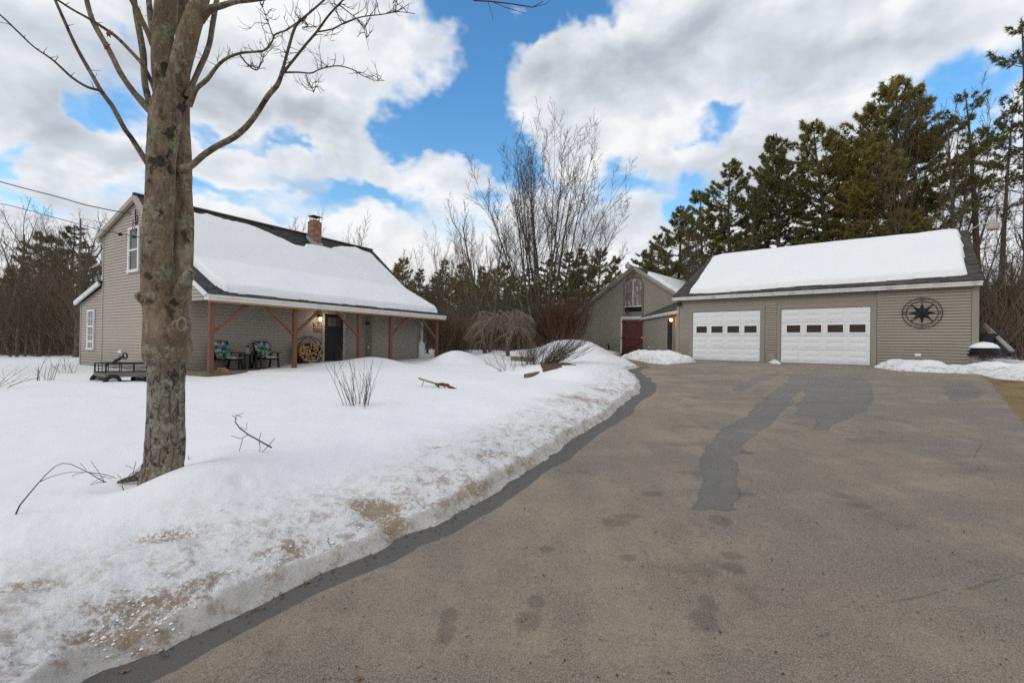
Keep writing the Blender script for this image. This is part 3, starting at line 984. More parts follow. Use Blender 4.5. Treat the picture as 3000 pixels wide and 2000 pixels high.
mb.box(10.1, 10.16, 1.4, 7.8, .3, 3.7, TH); mb.box(0, 10.14, 7.78, 7.86, .3, 5.3, TH); mb.box(0.02, 5, 10.08, 10.14, .3, 2.8, TH); mb.box(4.95, 5.0, 7.8, 10.1, .3, 3.0, TH)
mb.prism([TH(10.1, 1.75, 3.6), TH(10.1, 7.8, 3.6), TH(10.1, 7.8, 5.40), TH(10.1, 4.95, 6.34)], [HR[0] * .06, HR[1] * .06, 0])
mb.build('rear_wall', MAT['siding_house'], hr)
# trim
mb = MB()
mb.box(-.03, -.012, 7.78, 7.87, .3, 5.35, TH); mb.box(.0, .02, 10.05, 10.13, .3, 2.9, TH)
mb.bar(TH(-.10, 8.1, 5.34), TH(-.10, 4.95, 6.36), .10, .16); mb.bar(TH(-.10, 4.95, 6.36), TH(-.10, 2.02, 3.90), .10, .16)
mb.box(-.13, .1, 7.9, 8.16, 5.14, 5.30, TH)
mb.build('gable_trim', MAT['siding_house'], hr)
mb = MB()
mb.bar(TH(-.12, -.12, 2.79), TH(-.12, 2.0, 3.90), .05, .15)
mb.box(-.145, -.095, -.17, .04, 2.70, 2.86, TH)
mb.build('rake_board', MAT['white'], hr)
mb = MB(); mb.bar(TH(-.12, 7.84, 3.60), TH(-.12, 10.32, 2.93), .07, .16)
mb.build('rake_board', MAT['white'], hr)
for nm, a0, a1, lo, hi in [('porch_roof', LL, LR, RK[0], (2.0, 4.0)), ('roof', LL, LR, (2.0, 4.0), RK[2]), ('roof', LL, LR, RK[3], RK[2])]:
    o = roof_slab(nm, TH, a0, a1, lo, hi, MAT['shingle_house'], hr)
    if nm == 'roof' and lo == (2.0, 4.0): main_roof = o
roof_slab('lean_to_roof', TH, -.15, 5.1, (10.35, 3.02), (7.8, 3.69), MAT['shingle_house'], hr, .06)
mb = MB()
mb.bar(TH(LL, 4.95, 6.49), TH(LR, 4.95, 6.49), .16, .05)
mb.build('ridge_cap', simple('ridge_weathered', (.13, .105, .085), .85, .3), hr)
mb = MB()
mb.box(LL, LR, -.19, -.155, 2.685, 2.85, TH); mb.box(LL, LR, -.205, -.19, 2.775, 2.852, TH)
mb.build('fascia', MAT['fascia'], hr)
mb = MB(); mb.box(LL + .02, LR - .02, -.175, -.14, 2.635, 2.683, TH); mb.box(LL + .1, LR - .1, -.06, .08, 2.66, 2.74, TH)
mb.build('porch_beam', MAT['lumber'], hr)
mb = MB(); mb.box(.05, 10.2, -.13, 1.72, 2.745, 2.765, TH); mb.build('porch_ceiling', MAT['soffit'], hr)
mb = MB()
mb.box(-.18, 10.35, -.16, 1.70, .57, .61, TH); mb.box(-.15, 10.32, -.14, -.08, .35, .57, TH); mb.box(-.16, -.10, -.08, 1.7, .35, .57, TH); mb.box(10.26, 10.32, -.08, 1.7, .35, .57, TH)
mb.build('porch_deck', MAT['deck'], hr)
BR = {.03: [(.09, 1.80, 1.05, 2.66)], 2.62: [(2.56, 1.80, 1.60, 2.66), (2.68, 1.85, 3.58, 2.66)], 5.3: [(5.24, 1.80, 4.27, 2.66)], 6.95: [(7.0, 1.85, 7.95, 2.66)], 9.86: [(9.80, 1.78, 8.74, 2.66)]}
for L, brs in BR.items():
    mb = MB(); mb.bbox(L - .062, L + .062, -.05, .074, .605, 2.66, TH, .006)
    p = mb.build('porch_post', MAT['post'], hr)
    for (a, za, b, zb) in brs:
        mb = MB(); mb.bar(TH(a, .012, za), TH(b, .012, zb), .075, .085)
        o = mb.build('brace', MAT['post'], hr); o.parent = p
# door
mb = MB(); mb.box(5.0, 5.86, 1.645, 1.70, .625, 2.66, TH)
for k in (0, 1):
    mb.bbox(5.12 + k * .34, 5.40 + k * .34, 1.635, 1.65, .75, 2.0, TH, .01)
door = mb.build('front_door', simple('black_door', (.010, .011, .014), .35, .15, 3), hr)
for i in range(3):
    for j in range(2):
        mb = MB(); mb.box(5.12 + i * .213, 5.31 + i * .213, 1.638, 1.646, 2.17 + j * .19, 2.34 + j * .19, TH)
        o = mb.build('window_pane', glass_dark('door_glass', (.055, .035, .022), .12), hr) if (i, j) == (0, 0) else mb.build('window_pane', bpy.data.materials['door_glass'], hr)
        o.parent = door
mb = MB(); mb.lathe([(.0, 0), (.03, .0), (.03, .03), (.012, .04)], (0, 0, 0), 10, lambda x, y, z: TH(5.78 + x, 1.62 - z + .02, 1.6 + y)); o = mb.build('handle', simple('brass', (.3, .22, .1), .3, .1, 5, 1.), hr); o.parent = door
mb = MB(); mb.box(4.89, 4.985, 1.63, 1.70, .61, 2.72, TH); mb.box(5.875, 5.99, 1.63, 1.70, .61, 2.72, TH); mb.box(4.985, 5.875, 1.632, 1.70, 2.665, 2.735, TH); mb.box(5.935, 5.95, 1.615, 1.629, .61, 2.68, TH)
mb.build('door_frame', simple('door_trim_grey', (.40, .39, .36), .6, .1, 3), hr)
# corner trim of the bump-out, wall fixtures
mb = MB(); mb.box(7.13, 7.24, 1.345, 1.362, .61, 2.74, TH); mb.build('corner_board', MAT['trim_garage'], hr)
mb = MB(); mb.box(10.03, 10.14, 1.345, 1.362, .5, 2.74, TH); mb.build('corner_board', MAT['trim_garage'], hr)
mb = MB(); mb.box(7.105, 7.135, 1.50, 1.57, 1.28, 1.40, TH); mb.build('outlet_cover', MAT['white'], hr)
mb = MB(); mb.lathe([(.0, -.05), (.04, -.04), (.045, 0), (.0, .03)], TH(7.05, 1.5, 2.38), 10); mb.lathe([(.0, -.04), (.035, -.03), (.035, 0), (.0, .03)], TH(7.05, 1.62, 2.36), 10); mb.bar(TH(7.14, 1.56, 2.42), TH(7.04, 1.56, 2.40), .1, .02)
mb.build('floodlight', MAT['iron'], hr)
# porch lantern
mb = MB(); mb.lathe([(.0, .17), (.03, .16), (.095, .09), (.09, .075), (.0, .075)], TH(4.72, 1.56, 2.42), 12); mb.lathe([(0, -.10), (.06, -.10), (.065, -.085), (0, -.085)], TH(4.72, 1.56, 2.42), 12)
mb.box(4.69, 4.75, 1.58, 1.70, 2.5, 2.6, TH)
for k in range(6):
    an = k * math.pi / 3; x, y = .058 * math.cos(an), .058 * math.sin(an); c = TH(4.72, 1.56, 2.42)
    mb.bar((c[0] + x, c[1] + y, 2.33), (c[0] + x * 1.15, c[1] + y * 1.15, 2.5), .008, .008)
lan = mb.build('wall_lantern', simple('bronze_lantern', (.06, .035, .025), .5), hr)
mb = MB(); mb.lathe([(.0, -.08), (.045, -.075), (.05, .07), (.0, .075)], TH(4.72, 1.56, 2.42), 12)
o = mb.build('lamp_glass', emit('lamp_warm', (1., .80, .50), 6.5), hr); o.parent = lan
ld = bpy.data.lights.new('lantern_light', 'POINT'); ld.energy = 5; ld.color = (1, .78, .5); ld.shadow_soft_size = .05
lo = bpy.data.objects.new('lantern_light', ld); COL.objects.link(lo); lo.location = TH(4.72, 1.38, 2.40)


# gable windows
def sash_window(T, a0, a1, z0, z1, rows, cols, parent, fw=.07, split=None, curtain=False):
    """T(a, out, z)"""
    mb = MB()
    mb.box(a0, a0 + fw, .0, .045, z0, z1, T); mb.box(a1 - fw, a1, .0, .045, z0, z1, T)
    mb.box(a0 + fw, a1 - fw, .0, .043, z1 - fw, z1, T); mb.box(a0 - .02, a1 + .02, .0, .06, z0, z0 + fw * 1.1, T)
    fr = mb.build('window', MAT['white'], parent)
    mb = MB()
    zs = [z0 + fw * 1.1, z1 - fw]
    if split:
        for s_ in split: mb.box(a0 + fw, a1 - fw, .004, .036, s_ - .03, s_ + .03, T)
    for r in rows: mb.box(a0 + fw, a1 - fw, .004, .026, r - .010, r + .010, T)
    for c in cols: mb.box(c - .009, c + .009, .003, .024, zs[0], zs[1], T)
    mb.box(a0 + fw, a0 + fw + .03, .003, .03, zs[0], zs[1], T); mb.box(a1 - fw - .03, a1 - fw, .003, .03, zs[0], zs[1], T)
    o = mb.build('sash', MAT['white'], parent); o.parent = fr
    mb = MB(); mb.box(a0 + fw, a1 - fw, -.01, .0025, zs[0], zs[1], T)
    o = mb.build('glass', bpy.data.materials.get('curtained_glass') if curtain else MAT['glass_green'], parent); o.parent = fr
    return fr


t = NT('glass_painted_woods')
t.color(t.mix(t.sstep(t.sep()[2], -1.0, 2.5), (.05, .075, .11), (.02, .035, .015))).rough(.1); t.b.inputs['Specular IOR Level'].default_value = .6  # reflected woods and sky painted into the glass colour
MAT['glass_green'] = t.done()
t = NT('curtained_glass'); t.color(t.mix(t.noise(6, 3, .6, co=t.scale((1, 12, .4))), (.14, .14, .145), (.30, .30, .30))).rough(.25); t.done()
TW = lambda a, o, z: TH(-.018 - o, a, z)
sash_window(TW, 4.68, 5.56, 3.83, 5.40, [], [], hr, .09, [4.60])
TW2 = lambda a, o, z: TH(.012 - o, a, z)
sash_window(TW2, 8.62, 9.30, 1.10, 2.64, [2.30, 1.66], [8.96], hr, .06, [2.0, 1.42], True)
# chimney
t = NT('chimney_brick')
br = t.N.new('ShaderNodeTexBrick'); br.inputs['Scale'].default_value = 1.; br.inputs['Brick Width'].default_value = .215; br.inputs['Row Height'].default_value = .072
br.inputs['Mortar Size'].default_value = .006; br.inputs['Color1'].default_value = (.20, .075, .045, 1); br.inputs['Color2'].default_value = (.34, .16, .10, 1); br.inputs['Mortar'].default_value = (.20, .17, .15, 1); br.inputs['Bias'].default_value = -.1
x, y, z = t.sep()
t.L.new(t.comb(t.math('ADD', x, y), z, 0.), br.inputs['Vector'])
eff = t.sstep(t.noise(5, 5, .7, co=t.scale((1, 1, 2.5))), .52, .66)
col = t.mix(t.math('MULTIPLY', eff, .5), br.outputs[0], (.42, .36, .32)); col = t.mix(t.math('MULTIPLY', t.ramp(t.noise(7, 3, .7, co=t.scale((1, 1, 3))), [(.3, 1), (.36, 0)]), .85), col, (.035, .025, .02))
t.color(col).rough(.9).bump(br.outputs[1], -.8, .01).bump(t.noise(50, 3), .4, .006)
mb = MB()
cb = simple('chimney_clay', (.24, .14, .09), .9)
mb.bbox(6.18, 6.63, 4.18, 4.58, 5.55, 6.98, TH, .01); mb.bbox(6.25, 6.55, 4.25, 4.52, 6.975, 7.07, TH, .02)
ch = mb.build('chimney', t.done(), main_roof)
mb = MB()
for a in (6.25, 6.56):
    for b in (4.25, 4.52): mb.bar(TH(a, b, 6.95), TH(a, b, 7.23), .018, .018)
mb.add([TH(6.15, 4.14, 7.22), TH(6.67, 4.14, 7.22), TH(6.67, 4.64, 7.22), TH(6.15, 4.64, 7.22), TH(6.40, 4.39, 7.31)], [(3, 2, 1, 0), (0, 1, 4), (1, 2, 4), (2, 3, 4), (3, 0, 4)])
o = mb.build('chimney_cap', simple('rusty_cap', (.07, .05, .04), .7), main_roof); o.parent = main_roof
mb = MB()
mb.prism([TH(6.14, 4.15, 5.72), TH(6.68, 4.15, 5.72), TH(6.66, 4.15, 6.04), TH(6.40, 4.15, 6.0), TH(6.14, 4.15, 6.06)], [HG[0] * .02, HG[1] * .02, 0])
mb.prism([TH(6.16, 4.15, 5.85), TH(6.16, 4.6, 6.23), TH(6.16, 4.6, 6.38), TH(6.16, 4.15, 6.1)], [-HR[0] * .02, -HR[1] * .02, 0])
o = mb.build('flashing', simple('lead_flashing', (.30, .34, .36), .5, .35, 10), main_roof)


# snow on the house roof
def hz_roof(u): return np.where(u < 2.0, 2.87 + (u + .15) * (4.0 - 2.87) / 2.15, np.where(u < 4.95, 4.0 + (u - 2.0) * (6.46 - 4.0) / 2.95, 6.46))


def px_roof(x, y, P0, slope, udir, T0, off, hv, base):
    n = np.array([-slope * udir[0], -slope * udir[1], 1.]); p = np.array(P0) + np.array([0, 0, off])
    q = on_plane(x, y, p, n); v = q[:2] - base
    return float(v @ T0), float(v @ udir)


def hpx(zx, zy, off=.12):
    x, y = 540 + zx / 3.015, 580 + zy / 3.015
    a = px_roof(x, y, TH(0, 2.0, 4.0), 2.46 / 2.95, -HG, HR, off, 0, HP)
    if a[1] < 2.0: a = px_roof(x, y, TH(0, 2.0, 4.0), 1.13 / 2.15, -HG, HR, off, 0, HP)
    return a


top = [hpx(*p) for p in [(-250, 45), (60, 122), (120, 145), (190, 143), (340, 190), (480, 224), (600, 258), (760, 322), (860, 368), (980, 422), (1045, 432), (1065, 412), (1130, 418), (1200, 428), (1290, 447), (1350, 432), (1500, 440), (1560, 465), (1650, 492)]]
HS = [(max(.28, a), min(u, 4.86)) for a, u in top]
HS = [(.34, .5), (.45, .12), (.9, .06)][::-1] + [(.30, 2.0), (.25, 4.7)] + HS[1:]
HS += [(9.75, 4.25), (9.80, 3.6), (9.85, 3.0), (9.9, 2.3), (10.02, 1.6), (10.1, 1.0), (10.12, .35), (9.95, .08), (7, .05), (3, .04)]
HSP = HS
rs = roof_snow('roof_snow', TH, HSP, hz_roof, .19, 'thick smooth snow covering the long farmhouse and porch roof below the brick chimney', .10, .05, .05, 2.)
rs['group'] = 'snow lying on roofs'

# service wires -----------------------------------------------------
t = simple('wire_rubber', (.035, .03, .028), .7)


def wire(p, r, label):
    pts = [Vector(at(*q)) for q in p]
    out = []
    for i in range(len(pts) - 1):
        for k in range(8):
            f = k / 8
            a, b, c, d = pts[max(i - 1, 0)], pts[i], pts[i + 1], pts[min(i + 2, len(pts) - 1)]
            out.append(.5 * ((2 * b) + (c - a) * f + (2 * a - 5 * b + 4 * c - d) * f * f + (3 * b - a - 3 * c + d) * f ** 3))
    out.append(pts[-1])
    mb = MB(); mb.tube(out, r, 6)
    o = mb.build('overhead_wire', t)
    return tag(o, label, 'wire', 'overhead wires to the farmhouse gable')


wire([(-700, 330, 15.2), (-300, 440, 15.2), (0, 532, 15.4), (170, 577, 15.6), (250, 600, 15.7), (357, 622, 15.8), (411, 628, 15.75)], .016, 'thickest and topmost overhead wire running to the farmhouse gable peak')
wire([(-700, 470, 15.0), (-300, 540, 15.2), (0, 596, 15.4), (170, 640, 15.6), (300, 675, 15.8), (351, 684, 15.8), (425, 698, 15.2)], .011, 'lowest thin overhead wire with a dark knob before the gable window')
wire([(236, 640, 26), (280, 648, 21), (330, 658, 17), (405, 672, 15.7)], .008, 'short faint wire from the wooden pole in the trees to the gable')
k = root('wire_knob', at(352, 686, 15.75), 'small dark splice knob hanging on the lower wire by the gable eave', 'wire knob')
mb = MB(); mb.lathe([(0, -.05), (.05, -.04), (.07, 0), (.05, .035), (0, .04)], at(352, 687, 15.75), 10, None); mb.build('knob_body', MAT['iron'], k)
mb = MB(); mb.lathe([(0, .035), (.02, .035), (.02, .07), (0, .075)], at(352, 687, 15.75), 8, None); mb.build('clamp', MAT['black_metal'], k)
mb = MB()
c0 = Vector(TH(-.06, 4.95, 5.72))
for j in range(3):
    pts = [c0 + Vector((.02 * j + .09 * math.sin(a) * (1 + .3 * j), 0, -.1 - .12 * j + (.16 + .03 * j) * math.cos(a))) for a in np.linspace(0, 4.6, 14)]
    mb.tube(pts, .012, 5)
mb.tube([c0 + Vector((0, 0, .25)), c0, c0 + Vector((.04, 0, -.5))], .018, 6)
mb.build('service_cable', MAT['iron'], hr)

# ================================================================== GARAGE
gr = root('garage', TG(4.2, 2.5, GF), 'taupe clapboard two-door garage with thick snow on its grey shingle roof', 'garage')
PF = lambda a, o, z: TG(a, -o, z)
mb = MB()
mb.box(-.71, 9.04, .0, .12, .9, 3.78, TG); mb.box(-.71, -.60, .12, 9.8, .9, 3.7, TG); mb.box(8.93, 9.04, .12, 9.8, .9, 3.7, TG); mb.box(-.6, 8.93, 9.7, 9.8, .9, 3.7, TG)
for a in (-.70, 8.94):
    mb.prism([TG(a, .01, 3.7), TG(a, 9.79, 3.7), TG(a, 5, 6.33)], [GD[0] * .09, GD[1] * .09, 0])
mb.build('wall_panel', MAT['trim_garage'], gr)
for (a0, a1, z1) in [(-.59, -.135, 3.32), (2.93, 3.35, 3.40), (6.50, 8.88, 3.77)]:
    mb = MB(); clapboards(mb, [(a0, .99), (a1, .99), (a1, z1), (a0, z1)], lambda a, o, z: TG(a, -o - .034, z), .1005, .015, .032, .020)
    mb.build('clapboard_siding', MAT['siding_garage'], gr)
mb = MB(); mb.box(-.72, -.60, -.055, -.002, .95, 3.66, TG); mb.build('corner_board', MAT['trim_garage'], gr)
mb = MB(); mb.box(8.89, 9.05, -.055, -.002, .95, 3.66, TG); mb.box(9.043, 9.06, -.03, .15, .95, 3.72, TG)
mb.build('corner_board', MAT['trim_garage'], gr)
mb = MB()
for (a0, a1) in [(-.13, 0.), (2.755, 2.92), (3.36, 3.49), (6.33, 6.49)]: mb.box(a0, a1, -.055, -.002, .985, 3.125, TG)
mb.box(-.13, 2.92, -.057, -.002, 3.127, 3.30, TG); mb.box(3.36, 6.49, -.057, -.002, 3.127, 3.30, TG)
mb.build('door_casing', MAT['trim_garage'], gr)
roof_slab('roof', TG, -.87, 9.12, (-.27, 3.83), (5., 6.45), MAT['shingle_garage'], gr)
roof_slab('roof', TG, -.87, 9.12, (10.2, 3.85), (5., 6.45), MAT['shingle_garage'], gr)
mb = MB(); mb.box(-.86, 9.11, -.265, -.235, 3.66, 3.755, TG); mb.box(-.865, 9.115, -.285, -.255, 3.745, 3.80, TG); mb.build('fascia', MAT['white_worn'], gr)
mb = MB(); mb.box(-.84, 9.09, -.235, -.0, 3.70, 3.72, TG); mb.build('soffit', MAT['trim_garage'], gr)
for (d0, wins) in ((0.015, [(.18, .63), (.82, 1.29), (1.48, 1.95), (2.15, 2.62)]), (3.505, [(3.70, 4.16), (4.37, 4.84), (5.04, 5.52), (5.71, 6.18)])):
    d1 = d0 + (2.73 if d0 < 1 else 2.81)
    mb = MB(); z0 = 1.0; H = 2.115
    for s_ in range(4):
        za = z0 + s_ * H / 4; zb = za + H / 4 - .008
        mb.bbox(d0, d1, -.024, -.004, za, zb, TG, .004)
        if s_ != 2:
            for k in range(4):
                wdt = (d1 - d0) / 4; a = d0 + k * wdt + .09; b = a + wdt - .18
                for (q0, q1) in ((za + .08, za + .235), (za + .30, za + .455)):
                    mb.bbox(a, b, -.032, -.022, q0, q1, TG, .009)
                    mb.bbox(a + .035, b - .035, -.037, -.030, q0 + .03, q1 - .03, TG, .006)
    for (a, b) in wins:
        mb.box(a - .045, a, -.042, -.022, 2.13, 2.53, TG); mb.box(b, b + .045, -.042, -.022, 2.13, 2.53, TG); mb.box(a, b, -.041, -.022, 2.13, 2.19, TG); mb.box(a, b, -.041, -.022, 2.475, 2.53, TG)
    dr = mb.build('garage_door', MAT['gdoor'], gr)
    for (a, b) in wins:
        mb = MB(); mb.box(a, b, -.031, -.023, 2.19, 2.475, TG); o = mb.build('window_pane', MAT['glass_brown'], gr); o.parent = dr
    mb = MB(); mb.box(d0, d1, -.028, -.002, .975, .998, TG); o = mb.build('bottom_seal', MAT['iron'], gr); o.parent = dr
mb = MB(); mb.bbox(3.02, 3.28, -.045, -.01, 1.12, 1.38, TG, .005); mb.build('pet_hatch', MAT['trim_garage'], gr)
mb = MB(); mb.bbox(7.52, 7.68, -.06, -.015, 1.37, 1.46, TG, .01); mb.build('outlet_cover', MAT['white'], gr)
mb = MB()
for dx in (0, .13):
    c = TG(-.66 + dx, -.12, 3.5); mb.lathe([(.0, -.07), (.035, -.06), (.055, .03), (.04, .05), (0, .05)], c, 12)
mb.bar(TG(-.6, -.02, 3.56), TG(-.6, -.14, 3.54), .16, .03)
mb.build('floodlight', MAT['iron'], gr)
# arm and yard light at the right end of the ridge
mb = MB(); mb.tube([TG(9.1, 4.6, 6.20), TG(9.2, 4.4, 6.36), TG(9.4, 4.2, 6.44), TG(9.62, 4.0, 6.45)], .025, 8)
arm = mb.build('yard_light', simple('galvanised', (.45, .50, .50), .4, .2, 6, .5), gr)
c = TG(9.72, 3.95, 6.28)
mb = MB(); mb.lathe([(.0, .26), (.07, .25), (.08, .16), (.15, .13), (.19, .09), (.19, .07)], c, 18); o = mb.build('lamp_head', simple('lamp_grey', (.33, .35, .36), .5), gr); o.parent = arm
mb = MB(); mb.lathe([(.185, .068), (.18, -.08), (.15, -.13), (0, -.135)], c, 18); o = mb.build('lamp_lens', simple('lens_cream', (.52, .46, .38), .3), gr); o.parent = arm


def gz_roof(w): return 3.83 + (w + .27) * (6.45 - 3.83) / 5.27


GSP = [px_roof(1900 + a / 2.138, 500 + b / 2.138, TG(0, -.27, 3.83), (6.45 - 3.83) / 5.27, GN, GD, .10, 0, GO) for a, b in
       [(262, 752), (300, 700), (345, 630), (385, 570), (410, 546), (470, 530), (700, 505), (1000, 470), (1500, 420), (1900, 378), (1945, 380), (1965, 440), (1985, 560), (2000, 632), (1800, 648), (1400, 678), (1000, 702), (600, 735), (400, 752)]]
GSP = [(a, min(w_, 4.93)) for a, w_ in GSP]
rs = roof_snow('roof_snow', TG, GSP, gz_roof, .20, 'thick slab of snow on the garage roof above the two white doors', .10, .05, .03, 7.)
rs['group'] = 'snow lying on roofs'

# ================================================================== BARN
brn = root('barn', TB(0, 4, .98), 'taupe clapboard barn with red door and weathered arched hayloft door', 'barn')
mb = MB(); clapboards(mb, [(-4.02, .8), (4.02, .8), (4.02, 3.55), (0, 6.22), (-4.02, 3.55)], lambda a, o, z: TB(a, -o, z), .115, .016, .09, .017)
mb.build('gable_wall', MAT['siding_barn'], brn)
mb = MB(); mb.box(-4.02, -3.93, .1, 9, .8, 3.5, TB); mb.box(3.93, 4.02, .1, 9, .8, 3.5, TB); mb.box(-3.9, 3.9, 8.9, 9, .8, 3.5, TB); mb.prism([TB(-3.9, 8.9, 3.5), TB(3.9, 8.9, 3.5), TB(0, 8.9, 6.1)], [GN[0] * .1, GN[1] * .1, 0])
mb.build('side_wall', MAT['siding_barn'], brn)
Tb2 = lambda a, c, z: TB(c, a, z)
roof_slab('roof', Tb2, -.2, 9.2, (-4.3, 3.50), (0, 6.36), MAT['shingle_garage'], brn, .08)
roof_slab('roof', Tb2, -.2, 9.2, (4.3, 3.50), (0, 6.36), MAT['shingle_garage'], brn, .08)
mb = MB()
for s_ in (-1, 1):
    mb.bar(TB(s_ * 4.28, -.18, 3.45), TB(0, -.18, 6.295), .05, .11); mb.bar(TB(s_ * 4.2, -.10, 3.40), TB(0, -.10, 6.19), .10, .12)
mb.box(-4.3, -3.98, -.18, .1, 3.28, 3.42, TB)
mb.build('rake_board', simple('barn_trim', (.36, .335, .29), .6, .15, 2), brn)
mb = MB(); mb.box(-4.05, -3.95, -.03, -.001, .8, 3.35, TB); mb.build('corner_board', MAT['trim_garage'], brn)
t = NT('weathered_loft_door')
gq = t.noise(2.2, 6, .7, co=t.scale((5, 5, .55))); pe = t.sstep(t.noise(2.4, 6, .75, co=t.scale((3, 3, .8))), .50, .60)
t.color(t.mix(pe, t.mix(gq, (.13, .105, .095), (.24, .21, .20)), (.48, .47, .46))).rough(.85).bump(gq, .3, .006)
MAT['loft'] = t.done()
mb = MB()
mb.prism([TB(-.54, -.02, 3.93), TB(-.02, -.02, 3.93), TB(-.02, -.02, 5.58), TB(-.36, -.02, 5.58), TB(-.54, -.02, 5.34)], [-GN[0] * .03, -GN[1] * .03, 0])
mb.prism([TB(.02, -.02, 3.93), TB(.54, -.02, 3.93), TB(.54, -.02, 5.30), TB(.36, -.02, 5.56), TB(.02, -.02, 5.58)], [-GN[0] * .03, -GN[1] * .03, 0])
for (a, b) in ((-.52, -.06), (.06, .52)):
    for z in (4.02, 4.70): mb.box(a, b, -.065, -.05, z, z + .08, TB)
    mb.box(a, a + .07, -.067, -.05, 4.0, 5.2, TB); mb.box(b - .07, b, -.067, -.05, 4.0, 5.2, TB)
hd = mb.build('hayloft_door', MAT['loft'], brn)
mb = MB(); mb.box(-.025, .025, -.08, -.02, 3.93, 5.56, TB); mb.box(-.54, .54, -.078, -.02, 3.89, 3.945, TB); o = mb.build('mullion', MAT['white_worn'], brn); o.parent = hd
mb = MB(); mb.box(-.53, .53, -.028, -.016, 3.60, 3.89, TB); mb.build('loft_shade_panel', MAT['dark'], brn)  # flat black panel, paints the shade inside the open loft
mb = MB(); mb.box(-.65, -.545, -.05, -.002, 3.32, 5.30, TB); mb.box(.545, .65, -.05, -.002, 3.32, 5.24, TB); mb.box(-.545, .545, -.05, -.002, 3.32, 3.60, TB)
mb.prism([TB(-.65, -.002, 5.30), TB(-.545, -.002, 5.30), TB(-.36, -.002, 5.60), TB(.36, -.002, 5.60), TB(.545, -.002, 5.24), TB(.65, -.002, 5.24), TB(.40, -.002, 5.70), TB(-.40, -.002, 5.70)][::-1], [-GN[0] * .04, -GN[1] * .04, 0])
mb.build('hayloft_frame', simple('grey_boards', (.16, .145, .13), .85, .3, 4, bump=.2), brn)
mb = MB(); mb.box(-.14, .15, -.04, -.003, 5.72, 6.0, TB)
lv = mb.build('louver_vent', MAT['trim_garage'], brn)
mb = MB()
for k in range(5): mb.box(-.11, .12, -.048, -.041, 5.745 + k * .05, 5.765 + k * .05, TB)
o = mb.build('slat_shade', MAT['dark'], brn); o.parent = lv  # black strips painted as the shade between louver blades
t = NT('red_barn_paint')
gq = t.noise(2, 6, .7, co=t.scale((4, 4, .5))); pe = t.sstep(t.noise(3, 6, .78, co=t.scale((4, 4, .7))), .57, .66)
x, y, z = t.sep(); pl = t.math('FRACT', t.math('DIVIDE', t.math('ADD', x, t.math('MULTIPLY', y, -.9)), .22))
col = t.mix(t.math('MULTIPLY', pe, .45), t.mix(gq, (.06, .014, .018), (.115, .03, .035)), (.30, .24, .24))
col = t.mix(t.math('MULTIPLY', t.sstep(pl, .08, .0), .8), col, (.015, .008, .008))
t.color(col).rough(.75).bump(gq, .3, .005)
MAT['red'] = t.done()
mb = MB(); mb.box(-.69, .71, -.06, -.02, .96, 3.08, TB)
mb.box(-.69, .71, -.085, -.06, 2.94, 3.08, TB); mb.box(-.69, .71, -.085, -.06, .98, 1.12, TB); mb.box(-.69, .71, -.085, -.06, 1.95, 2.08, TB)
mb.bar(TB(-.66, -.072, 2.90), TB(.66, -.072, 2.12), .022, .13); mb.bar(TB(-.66, -.072, 1.16), TB(.66, -.072, 1.92), .022, .13)
rd = mb.build('barn_door', MAT['red'], brn)
for z in (3.0, 2.02, 1.05):
    mb = MB(); mb.box(-.74, -.45, -.095, -.086, z - .03, z + .03, TB); o = mb.build('hinge', MAT['iron'], brn); o.parent = rd
mb = MB(); mb.bar(TB(.62, -.09, 2.0), TB(.62, -.12, 2.1), .03, .05); mb.box(.56, .72, -.10, -.086, 2.02, 2.06, TB); o = mb.build('latch', MAT['white_worn'], brn); o.parent = rd
mb = MB(); mb.box(-.80, -.70, -.05, -.018, .95, 3.16, TB); mb.box(.72, .82, -.05, -.018, .95, 3.16, TB); mb.box(-.80, .82, -.052, -.018, 3.162, 3.30, TB); mb.box(-.72, .95, -.075, -.05, 3.20, 3.31, TB)
mb.build('door_frame', MAT['white_worn'], brn)
mb = MB(); mb.tube([TB(-.02, -.15, 6.25), TB(-.1, -.3, 6.42), TB(-.15, -.4, 6.43)], .025, 8)
yl = mb.build('yard_light', simple('galvanised_b', (.30, .31, .31), .5), brn)
c = TB(-.18, -.42, 6.24)
mb = MB(); mb.lathe([(.0, .32), (.06, .31), (.07, .20), (.15, .19), (.18, .14), (.18, .12)], c, 16); o = mb.build('lamp_head', bpy.data.materials['lamp_grey'], brn); o.parent = yl
mb = MB(); mb.lathe([(.17, .118), (.165, -.02), (.12, -.07), (0, -.075)], c, 16); o = mb.build('lamp_lens', bpy.data.materials['lens_cream'], brn); o.parent = yl
mb = MB(); mb.tube([TB(-1.6, -.06, .9), TB(-1.6, -.06, 1.55), TB(-1.6, -.12, 1.6)], .035, 8); mb.lathe([(0, .05), (.06, .04), (.06, -.02), (0, -.03)], TB(-1.6, -.12, 1.6), 10)
mb.build('vent_pipe', MAT['iron'], brn)
BSP = []
for (a, b) in [(1889, 790), (2000, 827), (2040, 840), (2020, 868), (1982, 852), (1940, 826), (1915, 811)]:
    n = np.array([.665 * GD[0], .665 * GD[1], 1.]); q = on_plane(a, b, np.array(TB(0, 0, 6.36)) + [0, 0, .1], n); v = q[:2] - BO
    BSP.append((float(v @ GN), float(v @ GD)))
BSP = [(-.12, .9), (8.5, .55), (8.5, 4.1), (-.12, 4.1)]
rs = roof_snow('roof_snow', Tb2, BSP, lambda c: 6.36 - .665 * c, .20, 'wedge of snow on the barn roof just left of the garage roof', .06, .06, .02, 3.)
rs['group'] = 'snow lying on roofs'
